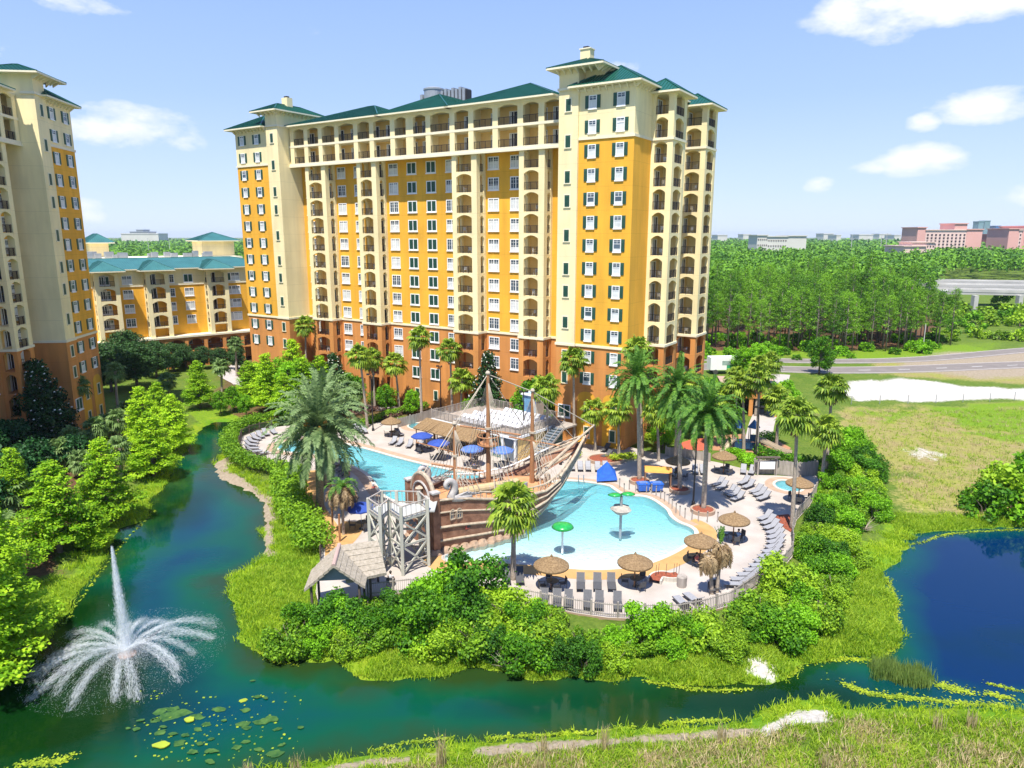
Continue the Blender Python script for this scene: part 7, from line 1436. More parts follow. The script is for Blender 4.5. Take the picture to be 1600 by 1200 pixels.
# ------------------------------------------------------------------ people
M_skin = mat('skin', (.50, .30, .20), .6, var=.05); M_hair = mat('dark_hair', (.04, .025, .015), .7); M_shirt = mat('white_shirt', (.6, .6, .6), .8); M_pb = mat('pale_blue_cloth', (.30, .42, .62), .8); M_redc = mat('coral_cloth', (.55, .12, .09), .8); M_navy = mat('navy_cloth', (.03, .05, .16), .8)
def person(x, y, rz, pose, top, bottom, label, z=0.0):
    r = empty('person', (x, y, z), rz); tag(r, label, 'person')
    me = bpy.data.meshes.new('body'); 
    sit = pose == 'sit'; hz = .50 if sit else .92; th = (0, -.42) if sit else (0, 0)
    J = {'pelvis': (0, 0, hz), 'waist': (0, .02, hz + .18), 'chest': (0, .02, hz + .40), 'neck': (0, .0, hz + .56), 'head0': (0, -.01, hz + .66), 'head': (0, -.02, hz + .76), 'crown': (0, -.01, hz + .84)}
    E_ = [('pelvis', 'waist'), ('waist', 'chest'), ('chest', 'neck'), ('neck', 'head0'), ('head0', 'head'), ('head', 'crown')]; Rr = {'pelvis': .15, 'waist': .125, 'chest': .15, 'neck': .055, 'head0': .075, 'head': .10, 'crown': .06}
    for s, n_ in ((-1, 'l'), (1, 'r')):
        if sit: J.update({'hip' + n_: (s * .09, -.04, hz), 'knee' + n_: (s * .12, -.45, hz + .02), 'ank' + n_: (s * .12, -.50, .09), 'toe' + n_: (s * .13, -.66, .04)})
        else: J.update({'hip' + n_: (s * .09, 0, hz - .05), 'knee' + n_: (s * .10, -.03 - .06 * s, .50), 'ank' + n_: (s * .10, .02 - .05 * s, .09), 'toe' + n_: (s * .11, -.14 - .05 * s, .04)})
        J.update({'sho' + n_: (s * .17, .02, hz + .50), 'elb' + n_: (s * .25, -.03, hz + .24), 'wri' + n_: (s * .20, -.25, hz + .20), 'han' + n_: (s * .17, -.33, hz + .21)})
        E_ += [('pelvis', 'hip' + n_), ('hip' + n_, 'knee' + n_), ('knee' + n_, 'ank' + n_), ('ank' + n_, 'toe' + n_), ('chest', 'sho' + n_), ('sho' + n_, 'elb' + n_), ('elb' + n_, 'wri' + n_), ('wri' + n_, 'han' + n_)]
        Rr.update({'hip' + n_: .095, 'knee' + n_: .06, 'ank' + n_: .04, 'toe' + n_: .035, 'sho' + n_: .06, 'elb' + n_: .043, 'wri' + n_: .03, 'han' + n_: .035})
    K = list(J); me.from_pydata([J[k] for k in K], [(K.index(a), K.index(b)) for a, b in E_], []); o = bpy.data.objects.new('body', me); COL.objects.link(o); o.parent = r
    mo = o.modifiers.new('skin', 'SKIN'); 
    for i, k in enumerate(K): me.skin_vertices[0].data[i].radius = (Rr[k], Rr[k])
    me.skin_vertices[0].data[0].use_root = True; su = o.modifiers.new('sub', 'SUBSURF'); su.levels = 1; su.render_levels = 1; me.materials.append(M_skin)
    c = MB(); c.lathe([(.17, hz + .0), (.155, hz + .2), (.185, hz + .42), (.12, hz + .55), (.06, hz + .57)], top, 14, sy=.78)
    for s in (-1, 1): c.tube([(s * .15, .02, hz + .50), (s * .22, -.01, hz + .34)], [.075, .065], top, 8)
    c.build('shirt', r, True); c = MB(); c.lathe([(.17, hz - .12), (.185, hz - .02), (.165, hz + .07)], bottom, 14, sy=.82)
    for s in (-1, 1): c.tube([J['hip' + 'lr'[s > 0]], tuple(J['hip' + 'lr'[s > 0]][k] * .45 + J['knee' + 'lr'[s > 0]][k] * .55 for k in range(3))], [.115, .09], bottom, 8)
    c.build('shorts', r, True); h_ = MB(); h_.lathe([(.085, 0), (.112, .07), (.105, .14), (.06, .19), (0, .20)], M_hair, 12, (0, .015, hz + .69)); h_.build('hair', r, True)
    f = MB(); f.lathe([(0, -.015), (.016, 0), (0, .02)], M_skin, 6, (0, -.115, hz + .75))
    for s in (-.035, .035): f.lathe([(0, -.012), (.013, 0), (0, .012)], M_hair, 6, (s, -.10, hz + .775))
    f.bar((-.025, -.106, hz + .715), (.025, -.106, hz + .715), .01, .01, M_redc); f.build('face', r)
    return r
person(*G(611, 916), rad(170), 'sit', M_shirt, M_shirt, 'person in white sitting by the front fence right of the thatched hut')
person(G(1153, 848)[0], G(1153, 848)[1], rad(-60), 'sit', M_pb, M_pb, 'person in pale blue clothes seated in the shade near the curved lounger row')
person(G(1088, 886)[0], G(1088, 886)[1], rad(40), 'sit', M_redc, M_navy, 'person in coral top seated in shade near the dead palms')
person(*G(583, 762), rad(120), 'sit', M_shirt, M_redc, 'person in white top sitting on the edge of the long pool', z=-.42)
person(G(742, 734)[0], G(742, 734)[1] - .9, rad(180), 'sit', M_navy, M_navy, 'person in navy seated at the table between the rear ship masts')
person(*G(545, 756), rad(60), 'stand', M_redc, M_navy, 'person in coral top standing among loungers left of the long pool')
# chairs under the seated people
for o in [q for q in COL.objects if q.name.startswith('person') and 'seated' in q.get('label', '') or 'by the front fence' in q.get('label', '')]:
    c = copy_tree(CH); c.location = o.location; c.rotation_euler = o.rotation_euler; tag(c, 'patio chair holding the ' + ' '.join(o['label'].split()[:9]).replace('person', 'person', 1), 'chair', 'patio chairs in use')
# ------------------------------------------------------------------ fountain
def soft_white():
    m = bpy.data.materials.new('water_spray'); m.use_nodes = True; N, L = nodes(m); N.remove(N['Principled BSDF']); d = N.new('ShaderNodeBsdfDiffuse'); d.inputs[0].default_value = (.93, .95, .96, 1); t = N.new('ShaderNodeBsdfTransparent'); tl = N.new('ShaderNodeBsdfTranslucent'); tl.inputs[0].default_value = (.93, .95, .96, 1); a = N.new('ShaderNodeMixShader'); a.inputs[0].default_value = .5; L.new(d.outputs[0], a.inputs[1]); L.new(tl.outputs[0], a.inputs[2]); x = N.new('ShaderNodeMixShader'); x.inputs[0].default_value = .27; L.new(t.outputs[0], x.inputs[1]); L.new(a.outputs[0], x.inputs[2]); L.new(x.outputs[0], N['Material Output'].inputs['Surface']); return m
M_spray = soft_white(); fx, fy = G(199, 1024, WZ); fo_ = empty('lake_fountain', (fx, fy, WZ)); tag(fo_, 'white fountain with a tall jet and fans of spray in the lake', 'fountain'); rng = np.random.RandomState(9)
q = MB(); q.lathe([(0, -.1), (.55, -.05), (.6, .12), (.3, .22), (.12, .4), (0, .4)], mat('fountain_float', (.25, .14, .09), .7), 14); q.build('float', fo_)
def streaks(C, D, w, l, rng):
    "thin slivers of water lying along the flow"
    C = np.array(C); D = np.array(D, float); D /= np.linalg.norm(D, axis=1, keepdims=True) + 1e-9; W_ = np.cross(D, rng.normal(size=C.shape)); W_ /= np.linalg.norm(W_, axis=1, keepdims=True) + 1e-9; w = np.array(w)[:, None]; l = np.array(l)[:, None]
    return np.stack([C - W_ * w, C - D * l, C + W_ * w, C + D * l], 1).reshape(-1, 3)
C, D, Sw, Sl = [], [], [], []
for i in range(20000):
    t = rng.rand() ** .85; h = 8.3 * t; w = .05 + .26 * (1 - t) + .26 * (1 - t) ** 2 * rng.rand(); C.append([rng.normal() * w * .7 - .15 * t, rng.normal() * w * .7, h * (1 - .10 * rng.rand())]); D.append([rng.normal() * .15, rng.normal() * .15, 1]); Sw.append(.010 + .010 * rng.rand()); Sl.append(.05 + .10 * rng.rand())
o = leafobj('jet', streaks(C, D, Sw, Sl, rng), M_spray, fo_); o['kind'] = 'stuff'
C, D, Sw, Sl = [], [], [], []; NJ = 32
for j in range(NJ):
    a = 2 * math.pi * j / NJ + rng.normal() * .09; Rm = 5.5 * rng.uniform(.84, 1.14); pk = 1.1 * rng.uniform(.75, 1.25)
    if 1.0 < a < 2.3: Rm *= .7
    for k in range(1900):
        t = rng.rand() ** .75; r = Rm * t; z = 4 * pk * t * (1 - t) + .45 * (1 - t) ** 2; sp_ = .03 + .16 * t ** 1.4; cl = .05 + .24 * t * rng.rand()
        C.append([r * math.cos(a) + rng.normal() * cl, r * math.sin(a) + rng.normal() * cl, max(.02, z + rng.normal() * sp_)]); sl_ = 4 * pk * (1 - 2 * t) / Rm; D.append([math.cos(a) + rng.normal() * .1, math.sin(a) + rng.normal() * .1, sl_ + rng.normal() * .1]); Sw.append(.007 + .010 * rng.rand()); Sl.append((.03 + .09 * rng.rand()) * (1.3 if t > .55 else .8))
for k in range(16000): a = rng.rand() * 6.28; r = abs(rng.normal()) * 1.6; C.append([r * math.cos(a), r * math.sin(a), abs(rng.normal()) * .45]); D.append(rng.normal(size=3)); Sw.append(.01 + .012 * rng.rand()); Sl.append(.02 + .03 * rng.rand())
for k in range(6000): a = rng.rand() * 6.28; r = 6.6 * math.sqrt(rng.rand()); C.append([r * math.cos(a), r * math.sin(a), .015]); D.append([rng.normal(), rng.normal(), 0.]); Sw.append(.008 + .012 * rng.rand()); Sl.append(.02 + .03 * rng.rand())
o = leafobj('spray', streaks(C, D, Sw, Sl, rng), M_spray, fo_); o['kind'] = 'stuff'
# ------------------------------------------------------------------ lily pads, algae mats, reeds
L_pad = mat('lily_pad', (.02, .07, .02), .85, col2=(.07, .15, .035), scale=2.5, spec=.1); L_pady = mat('yellow_lily_pad', (.28, .34, .02), .6, var=.15); L_alg = mat('algae', (.13, .20, .015), .85, col2=(.30, .36, .02), scale=1.6, bump=.5, bscale=6)
pads = []
def blobpoly(rng, r, n=14, j=.25): ph = rng.rand() * 6; return [(r * (1 + j * math.sin(2 * t + ph) * .6 + j * rng.normal() * .5) * math.cos(t) * 1.25, r * (1 + j * rng.normal() * .5) * math.sin(t) * .8) for t in [2 * math.pi * i / n for i in range(n)]]
rng = np.random.RandomState(4)
PADS = [(251, 1111, .55), (262, 1120, .7), (278, 1115, .8), (270, 1108, .5), (243, 1126, .45), (305, 1120, .5), (312, 1122, .4), (323, 1132, .4), (250, 1145, .5), (280, 1162, .5), (309, 1140, .35), (341, 1109, .5), (380, 1095, .35), (384, 1110, .4), (380, 1132, .55), (386, 1138, .35), (410, 1128, .6), (425, 1124, .5), (434, 1140, .3), (370, 1169, .4), (384, 1160, .3), (430, 1178, .6), (440, 1165, .25), (404, 1172, .35), (213, 1140, .3), (200, 1139, .2), (312, 1163, .3), (330, 1156, .25), (328, 1191, .4), (289, 1150, .3), (270, 1148, .3), (350, 1127, .25), (255, 1137, .25), (470, 1138, .25), (402, 1090, .3), (415, 1092, .22), (330, 1175, .45), (300, 1176, .4), (220, 1127, .25), (395, 1065, .2)]
for px, py, r_ in PADS:
    m = MB(); m.prism(blobpoly(rng, r_ * .62, 16, .34), -.01, .004, L_pady if (px, py) in ((380, 1095),) else L_pad); o = m.build('lily_pad', loc=(*G(px, py, WZ), WZ + .008 + .002 * len(pads))); o.rotation_euler = (0, 0, rng.normal() * .2); tag(o, None, 'lily pad', 'lily pads right of the lake fountain'); pads.append(o)
for px, py, r_ in [(297, 1126, .28), (252, 1166, .36)]: m = MB(); m.prism(blobpoly(rng, r_), -.03, .02, L_pady); o = m.build('lily_pad', loc=(*G(px, py, WZ), WZ + .10)); tag(o, 'bright yellow lily pad %s in the patch right of the fountain' % ('farther out' if py < 1140 else 'nearer the bottom'), 'lily pad', 'yellow lily pads')
series(pads, 'floating green lily pad patch right of the lake fountain, {} from the left'); pads[0]['label'] = pads[0]['label']
AL = []; rng = np.random.RandomState(8)
def mats(pts, n, r0, r1, z=WZ + .012):
    "drifts of small floating flecks, dense in the middle of each raft and ragged at its rim"
    P = smooth_poly(gpoly(pts, WZ), 1, False)
    for k, (x, y, a) in enumerate(along(P, sum(math.dist(P[i], P[i + 1]) for i in range(len(P) - 1)) / n)):
        R0 = rng.uniform(r0, r1) * .85; m = int(130 * R0 * R0) + 8; t = rng.rand(m) * 6.283; rr = R0 * np.abs(rng.normal(size=m)) * .55; ca, sa_ = math.cos(a), math.sin(a); u = rr * np.cos(t) * 1.6; v = rr * np.sin(t) * .8
        AL.append(np.c_[x + u * ca - v * sa_, y + u * sa_ + v * ca + .05, z + rng.rand(m) * .05])
mats([(1325, 1072), (1370, 1088), (1430, 1092), (1500, 1100), (1580, 1106)], 34, .3, .8); mats([(1470, 1072), (1495, 1078), (1515, 1084)], 7, .7, 1.1); mats([(1548, 1086), (1575, 1092)], 4, .5, .8); mats([(1548, 1070), (1575, 1076), (1600, 1082)], 6, .3, .5); mats([(1010, 1065), (1060, 1075), (1120, 1080), (1170, 1078)], 26, .2, .55); mats([(1040, 1132), (1080, 1128), (1140, 1126)], 18, .2, .5); mats([(760, 1156), (820, 1150), (900, 1148), (1000, 1136)], 30, .15, .5); mats([(590, 1172), (640, 1160), (700, 1155)], 14, .2, .5); mats([(1180, 1065), (1230, 1058), (1250, 1045)], 14, .2, .6); mats([(1240, 1036), (1310, 1030), (1380, 1034)], 22, .3, .7); mats([(1385, 1025), (1404, 1005), (1400, 960), (1400, 935), (1385, 905)], 34, .3, .8); mats([(1410, 850), (1440, 850), (1470, 836), (1540, 830), (1600, 828)], 26, .3, .7); mats([(30, 1196), (80, 1192), (110, 1185)], 9, .5, .9); mats([(100, 975), (130, 930), (160, 890), (190, 850), (240, 800)], 26, .15, .4); mats([(365, 905), (365, 940), (385, 1000), (420, 1035), (470, 1040)], 26, .2, .5)
C = np.concatenate(AL); Nn = np.tile([0, 0, 1.], (len(C), 1)) + rng.normal(size=C.shape) * .18; Nn /= np.linalg.norm(Nn, axis=1, keepdims=True); s_q = rng.uniform(.03, .10, len(C)); fl = rng.uniform(size=(150, 2)); fl = np.array([(*G(210 + 260 * a, 1080 + 110 * b, WZ), WZ + .02) for a, b in fl]); C = np.concatenate([C, fl]); Nn = np.concatenate([Nn, np.tile([0, 0, 1.], (len(fl), 1))]); s_q = np.concatenate([s_q, rng.uniform(.03, .12, len(fl))])
o = leafobj('algae_mats', quads(C, Nn, s_q, s_q * .8, rng), leafmat('algae_flecks', (.12, .20, .010), (.34, .42, .02), trans=.1, rnd=0, scale=.9)); tag(o, 'yellow green algae mats floating along the shores', 'algae', kind='stuff')
def blades(spots, hmin, hmax, nb, w, rng, spread=.25, lean=.35):
    n = len(spots) * nb; S_ = np.repeat(np.array(spots), nb, 0); b = S_[:, :3] + np.c_[rng.normal(size=(n, 2)) * spread, np.zeros(n)]; h = rng.uniform(hmin, hmax, n) * (S_[:, 3] if S_.shape[1] > 3 else 1); d = rng.normal(size=(n, 2)) * lean; tip = b + np.c_[d * h[:, None], h]; md = b + np.c_[d * h[:, None] * .35, h * .6]; a = rng.rand(n) * 6.28; wv = np.c_[np.cos(a), np.sin(a), np.zeros(n)] * w
    return np.stack([b - wv, b + wv, md + wv * .8, md - wv * .8, md - wv * .8, md + wv * .8, tip + wv * .1, tip - wv * .1], 1).reshape(-1, 3)
def bare_(x, y):
    i = int(np.clip(np.searchsorted(xs, x), 1, len(xs) - 1)); j = int(np.clip(np.searchsorted(ys, y), 1, len(ys) - 1)); return float(max(soil[j, i], sand[j, i]))
rng = np.random.RandomState(12); sh = []; fd = []; st_ = []
for (x, y, a) in along(WATER, .16, closed=True):
    if y > 100 or abs(x) > 80: continue
    for _ in range(4):
        o_ = rng.uniform(-.2, 2.8); s = 1
        for sg in (1, -1):
            nx_, ny_ = x - math.sin(a) * o_ * sg, y + math.cos(a) * o_ * sg
            if not inpoly(WATER, nx_, ny_) or o_ < .1:
                if bare_(nx_, ny_) > .45: break
                sh.append((nx_, ny_, max(tz(nx_, ny_), WZ) - .02, rng.uniform(.5, 1.1))); break
o = leafobj('marsh_grass', blades(sh, .2, .55, 6, .03, rng, .14, .5), L_grass); tag(o, 'bright green marsh grass fringing the whole lake shore', 'grass', kind='stuff')
def bare(x, y):
    i = int(np.clip(np.searchsorted(xs, x), 1, len(xs) - 1)); j = int(np.clip(np.searchsorted(ys, y), 1, len(ys) - 1)); return float(max(soil[j, i], sand[j, i]))
def vn3(x, y):
    return float(vnoise(np.array([[x]]), np.array([[y]]), 2.6, 15)[0, 0])
for pts, n in (([(-60, 1215), (480, 1205), (600, 1192), (800, 1174), (1000, 1156), (1160, 1142), (1240, 1118), (1320, 1112), (1600, 1120), (1700, 1140), (1700, 1290), (-60, 1290)], 9000), ([(365, 905), (430, 875), (490, 850), (500, 900), (480, 1010), (440, 1025), (390, 1005)], 1500), ([(425, 790), (450, 790), (498, 860), (480, 880), (428, 870)], 500), ([(1395, 835), (1500, 828), (1600, 822), (1700, 820), (1700, 800), (1500, 806), (1400, 800)], 1500), ([(1240, 1035), (1300, 980), (1350, 880), (1375, 880), (1400, 950), (1405, 1010), (1350, 1028)], 2600), ([(560, 1060), (600, 1020), (760, 1015), (1000, 1030), (1200, 1000), (1240, 1030), (1180, 1068), (900, 1050), (760, 1040)], 2600), ([(1310, 645), (1600, 640), (1600, 800), (1420, 800), (1380, 720)], 1800), ([(40, 910), (110, 905), (240, 790), (270, 740), (230, 800), (120, 930), (20, 1050), (-40, 1070)], 900)):
    P = gpoly(pts, -.2); x0, x1 = min(p[0] for p in P), max(p[0] for p in P); y0, y1 = min(p[1] for p in P), max(p[1] for p in P); k = 0; t = 0
    while k < n and t < n * 12:
        t += 1; x = rng.uniform(x0, x1); y = rng.uniform(y0, y1)
        if inpoly(P, x, y) and not inpoly(WATER, x, y) and bare(x, y) < .45: (fd if (rng.rand() < .93 if tz.__name__ and vn3(x, y) < .56 else rng.rand() < .45) or (n != 9000 and n != 1800) else st_).append((x, y, tz(x, y) - .03, rng.uniform(.5, 1.3))); k += 1
o = leafobj('meadow_grass', blades(fd, .14, .42, 7, .028, rng, .2, .5), leafmat('meadow_leaves', (.17, .33, .014), (.46, .60, .05), trans=.5, rnd=0, scale=.5)); tag(o, 'green meadow grass tufts on the banks and fields', 'grass', kind='stuff')
o = leafobj('dry_grass', blades(st_, .2, .6, 7, .022, rng, .2, .35), L_straw); tag(o, 'dry straw coloured grass tufts in the fields', 'grass', kind='stuff')
rd = []
for k in range(420):
    x, y = G(rng.uniform(1362, 1455), rng.uniform(1040, 1076), WZ); u = (x - G(1362, 1058, WZ)[0]) / (G(1455, 1058, WZ)[0] - G(1362, 1058, WZ)[0])
    if abs(y - (G(1380 + 60 * u, 1044 + 26 * u, WZ)[1])) < 1.3 - .4 * u: rd.append((x, y, WZ - .1, 1))
o = leafobj('reed_bed', blades(rd, .5, 1.15, 9, .02, rng, .15, .12), L_reed); tag(o, 'green reed clump growing in the water by the right pond', 'reeds', kind='stuff')
for i, (px, py, h) in enumerate([(690, 1185, 2.3), (945, 1160, 1.9), (1130, 1150, 1.6), (462, 1200, 1.6), (385, 1205, 1.4), (848, 1165, 1.3), (845, 1205, 1.6), (1465, 1130, 1.4), (1520, 1125, 1.2), (1290, 1195, 1.1)]):
    x, y = G(px, py, 0); V = blades([(0, 0, 0, 1)], h * .6, h, 46, .018, rng, .16, .10); o = leafobj('dry_reed_clump', V, L_straw); o.location = (x, y, tz(x, y)); tag(o, None, 'plant', 'dry reed clumps in the foreground field')
series([o for o in COL.objects if o.get('group') == 'dry reed clumps in the foreground field'], 'pale dry reed clump standing in the foreground grass, {} of ten')
# ------------------------------------------------------------------ pine forest
pines = []
for s in range(4):
    rng = np.random.RandomState(70 + s); root = empty('pine_tree'); H_ = 14.5 + s * 1.3; t = MB(); t.tube([(0, 0, -.5), (.15, .1, H_ * .5), (.1 * s, -.1, H_ * .96)], [.22, .16, .04], M_barkp, 6); bl = []
    for k in range(30):
        f = k / 30; z = H_ * (.36 + .64 * f); a = k * 2.4 + rng.rand(); r = (2.7 * (1 - f) ** .6 + .3) * rng.uniform(.5, 1); bl.append((r * math.cos(a), r * math.sin(a), z + .3, rng.uniform(.65, 1.15), rng.uniform(.45, .8))); t.tube([(.1, 0, z - .5), (r * math.cos(a), r * math.sin(a), z + .1)], [.05, .02], M_barkp, 4, cap=False)
    leafobj('crown', cloud(bl, .23, 5.0, rng, up=.5, shell=.4, asp=.35), L_pine, root); t.build('trunk', root, smooth=True); pines.append(root)
edge = gpoly([(1060, 546), (1110, 549), (1180, 551), (1250, 556), (1330, 557), (1400, 550), (1468, 540)], 0); rng = random.Random(77); sp = []
def wood_x(x, y): return PROJ(x, y, 0)[0]
tries = 0
while len(sp) < 290 and tries < 60000:
    tries += 1; t = rng.random(); p = lerp_poly(edge, t); k = rng.random() ** 1.35; dpt = 2 + 115 * k; x = p[0] + rng.gauss(0, 2.5) + dpt * .25 * (p[0] / 60 - .6); y = p[1] + dpt
    if any((x - a[0]) ** 2 + (y - a[1]) ** 2 < (4.6 if dpt < 40 else 9) for a in sp): continue
    sp.append((x, y))
sp = [(x, y, rng.uniform(.72, 1.15)) for x, y in sp]
scatter_copies(pines, sp, 0, 'pines of the wood on the right', 'tree', 'tall slender pine in the wood behind the road, {} from the left', 1, 1, rng=rng)
# the far wood that reads as one mass
def farwood(name, label, pts, rng, m, size=None):
    "pts: (x, y, top height, clump radius)"
    Vs = []; A = np.array(pts); per = 34
    for i in range(per):
        d = rng.normal(size=(len(A), 3)); d /= np.linalg.norm(d, axis=1, keepdims=True); d[:, 2] = abs(d[:, 2]) * 1.2 - .35; C = np.c_[A[:, 0], A[:, 1], A[:, 2] - A[:, 3] * .9] + d * A[:, 3:4] * rng.uniform(.55, 1.1, (len(A), 1)); N_ = d * .5 + rng.normal(size=d.shape) * .5 + [0, -.1, .45]; N_ /= np.linalg.norm(N_, axis=1, keepdims=True); s = A[:, 3] * rng.uniform(.16, .34, len(A)); Vs.append(quads(C, N_, s, s * .6, rng))
    o = leafobj(name, np.concatenate(Vs), m); tag(o, label, 'woodland', kind='stuff'); return o
rng = np.random.RandomState(31); P_ = []
e_y = lambda x: np.interp(x, [p[0] for p in edge], [p[1] for p in edge])
for k in range(9500):
    lr = rng.uniform(math.log(190), math.log(3800)); r = math.exp(lr); a = rng.uniform(rad(12), rad(44)); x, y = r * math.sin(a), r * math.cos(a); px, py = PROJ(x, y, 10)
    if px < 1040 or px > 1720: continue
    if y < 330 and px < 1490 and y < e_y(x) + 85: continue
    if y < 430 and px >= 1462: 
        continue
    P_.append((x, y, rng.uniform(11, 17.5), max(2.6, r * .0075) * rng.uniform(.8, 1.3)))
L_far = leafmat('far_wood_leaves', (.04, .13, .010), (.17, .36, .018), rnd=0, scale=.05, trans=.2)
farwood('wood', 'dense green wood reaching to the horizon on the right', P_, rng, L_far)
P_ = []
for k in range(4200):
    lr = rng.uniform(math.log(215), math.log(3800)); r = math.exp(lr); a = -rng.uniform(rad(17), rad(34)); x, y = r * math.sin(a), r * math.cos(a); px, py = PROJ(x, y, 10)
    if px < 60 or px > 480: continue
    P_.append((x, y, rng.uniform(10, 15), max(2.8, r * .0075) * rng.uniform(.8, 1.3)))
farwood('wood', 'dense green wood behind the apartment block on the left', P_, rng, L_far)
sp = [(*G(x, y, 0), s) for x, y, s in [(1495, 520, 1.5), (1520, 512, 1.6), (1545, 508, 1.5), (1570, 505, 1.6), (1595, 510, 1.7), (1480, 532, 1.2), (1530, 528, 1.1), (1560, 530, 1.0), (1590, 532, 1.1), (1620, 520, 1.6), (1475, 510, 1.3), (1500, 498, 1.2), (1565, 482, 1.8), (1460, 528, 1.0), (1490, 488, 2.2), (1506, 496, 1.6), (1535, 498, 1.7), (1585, 497, 1.9), (1600, 494, 1.8), (1552, 500, 1.3), (1470, 492, 2.2), (1478, 500, 1.9)]]
scatter_copies([mkbush(91, L_bush, 2.8, 3.4, .3), mkbush(92, L_bush2, 2.8, 3.0, .3)], sp, 0, 'shrubs between the wood and the motorway bridge', 'shrub', 'rounded green shrub between the pine wood and the bridge, {} one', 1, 1, rng=random.Random(2))
rz_ = random.Random(8)
sp = [(*G(x, y, 0), s) for x, y, s in [(rz_.uniform(1060, 1465), rz_.uniform(528, 556), rz_.uniform(.5, 1.0)) for _ in range(60)] + [(1110, 552, .6), (1140, 556, .7), (1170, 558, .6), (1210, 560, .6), (1245, 562, .5), (1290, 560, .5), (1330, 560, .45), (1095, 560, .7)]]
scatter_copies([mkbush(93, L_bush, 2.8, 3.0, .3)], sp, 0, 'undergrowth at the foot of the pines', 'shrub', 'low green undergrowth bush at the foot of the pines, {} one', 1, 1, rng=random.Random(2))
# ------------------------------------------------------------------ white chairs on the balconies
ch = MB(); ch.box(-.24, -.24, .40, .24, .24, .44, M_wht); ch.box(-.24, .20, .44, .24, .25, .88, M_wht)
for a in (-.22, .22):
    for b in (-.22, .22): ch.box(a - .02, b - .02, 0, a + .02, b + .02, .4, M_wht)
    ch.box(a - .025, -.22, .62, a + .025, .22, .66, M_wht)
c0_ = ch.build('plastic_chair'); k_ = 0; MM = Matrix.Translation((14.9, 90.87, 0)) @ Matrix.Rotation(rad(-33), 4, 'Z')
for bi, (a, b) in enumerate(((-61.3, -56.5), (-49.2, -44.98), (-29.8, -25.3), (-18.05, -13.93))):
    for fi, z in enumerate(reversed(FZ)):
        if R_.random() < .12: continue
        o = c0_ if k_ == 0 else c0_.copy(); (COL.objects.link(o) if k_ else None); k_ += 1; o.matrix_basis = MM @ Matrix.Translation((a + 1.3 + R_.random() * 1.2, 3.2 + R_.random() * .6, z)) @ Matrix.Rotation(R_.uniform(0, 6.3), 4, 'Z')
        tag(o, 'white plastic chair, %s balcony up, %s balcony column of the wing' % (ordn(fi + 1), ordn(bi + 1)), 'chair', 'plastic chairs on the hotel balconies')
for bi, (ya, yb_) in enumerate(((5.4, 10.0), (17.0, 21.6))):
    for fi, z in enumerate(reversed(FZ)):
        if R_.random() < .2: continue
        o = c0_.copy(); COL.objects.link(o); o.matrix_basis = MM @ Matrix.Translation((1.3, ya + 1.2 + R_.random(), z)) @ Matrix.Rotation(R_.uniform(0, 6.3), 4, 'Z')
        tag(o, 'white plastic chair, %s balcony up, %s column on the right flank' % (ordn(fi + 1), ('nearer', 'farther')[bi]), 'chair', 'plastic chairs on the hotel balconies')
# ------------------------------------------------------------------ motorway bridge and far buildings
M_bc = mat('bridge_concrete', (.42, .41, .38), .9, var=.15, scale=.15); br = empty('motorway_bridge', (*G(1560, 492, 0), 0)); tag(br, 'pale concrete motorway bridge at the edge of the wood', 'bridge'); bx0, by0 = br.location[:2]
for k, (z, dy) in enumerate(((7.5, 0), (8.3, 16), (9.0, 32))):
    m = MB(); a = (-16 - 4 * k, dy + 10, z); b = (70, dy - 6, z - .5); m.bar(a, b, 10, 1.0, M_bc); m.bar((a[0], a[1] - 5, z + .9), (b[0], b[1] - 5, z + .4), .4, 1.0, M_bc); m.bar((a[0], a[1] + 5, z + .9), (b[0], b[1] + 5, z + .4), .4, 1.0, M_bc); m.build('deck', br)
for i in range(6):
    q = MB(); q.box(-10 + i * 16, -1, 0, -8.5 + i * 16, 1, 7.0, M_bc); q.build('pier', br)
def far_at(px, D): return (px - 800) / F * (D * math.cos(PITCH) + 5), D
M_pink = mat('pink_stucco', (.66, .36, .31), .9, var=.06, scale=.05); M_pk2 = mat('pale_pink_stucco', (.72, .52, .45), .9, var=.06, scale=.05); M_fw = mat('far_window', (.05, .03, .04), .5)
def hgt(py, D): d = pixdir(800, py); return CAMH + d.z / d.y * D
def farb(name, label, blocks, D, cat='building', rzz=0):
    "blocks: px0, px1, py_top, depth, material, rows, cols"
    x0 = far_at(blocks[0][0], D)[0]; r = empty(name, (x0, D, 0), rzz); tag(r, label, cat)
    for (a, b, pt, dep, m_, rows_, cols_) in blocks:
        xa, xb = far_at(a, D)[0] - x0, far_at(b, D)[0] - x0; h = hgt(pt, D); m = MB(); m.box(xa, -dep * .1, 0, xb, dep, h, m_); m.box(xa - 1, -dep * .1 - 1, h, xb + 1, dep + 1, h + D * .0012, m_); m.build('wall', r)
        if rows_:
            zz = [h - (h * .12) - (h * .62) * i / rows_ for i in range(rows_)]
            for z in zz:
                for c in range(cols_): w = MB(); cw = (xb - xa) / cols_; w.box(xa + cw * (c + .3), -dep * .1 - .4, z - h * .05, xa + cw * (c + .72), -dep * .1 + .1, z, M_fw); w.build('window', r)
    return r
D1 = 820
farb('pink_hotel', 'long pink hotel with grid of small windows on the right horizon', [(1427, 1440, 356, 30, M_pink, 0, 0), (1440, 1503, 360, 30, M_pk2, 6, 10), (1484, 1503, 350, 26, M_pink, 0, 0), (1503, 1527, 359, 34, M_pink, 0, 0)], D1)
farb('pink_hotel', 'pink hotel block cut by the right edge of the photograph', [(1568, 1592, 358, 34, M_pink, 0, 0), (1584, 1588, 360, 36, M_pk2, 5, 1), (1592, 1660, 354, 40, M_pink, 0, 0)], D1)
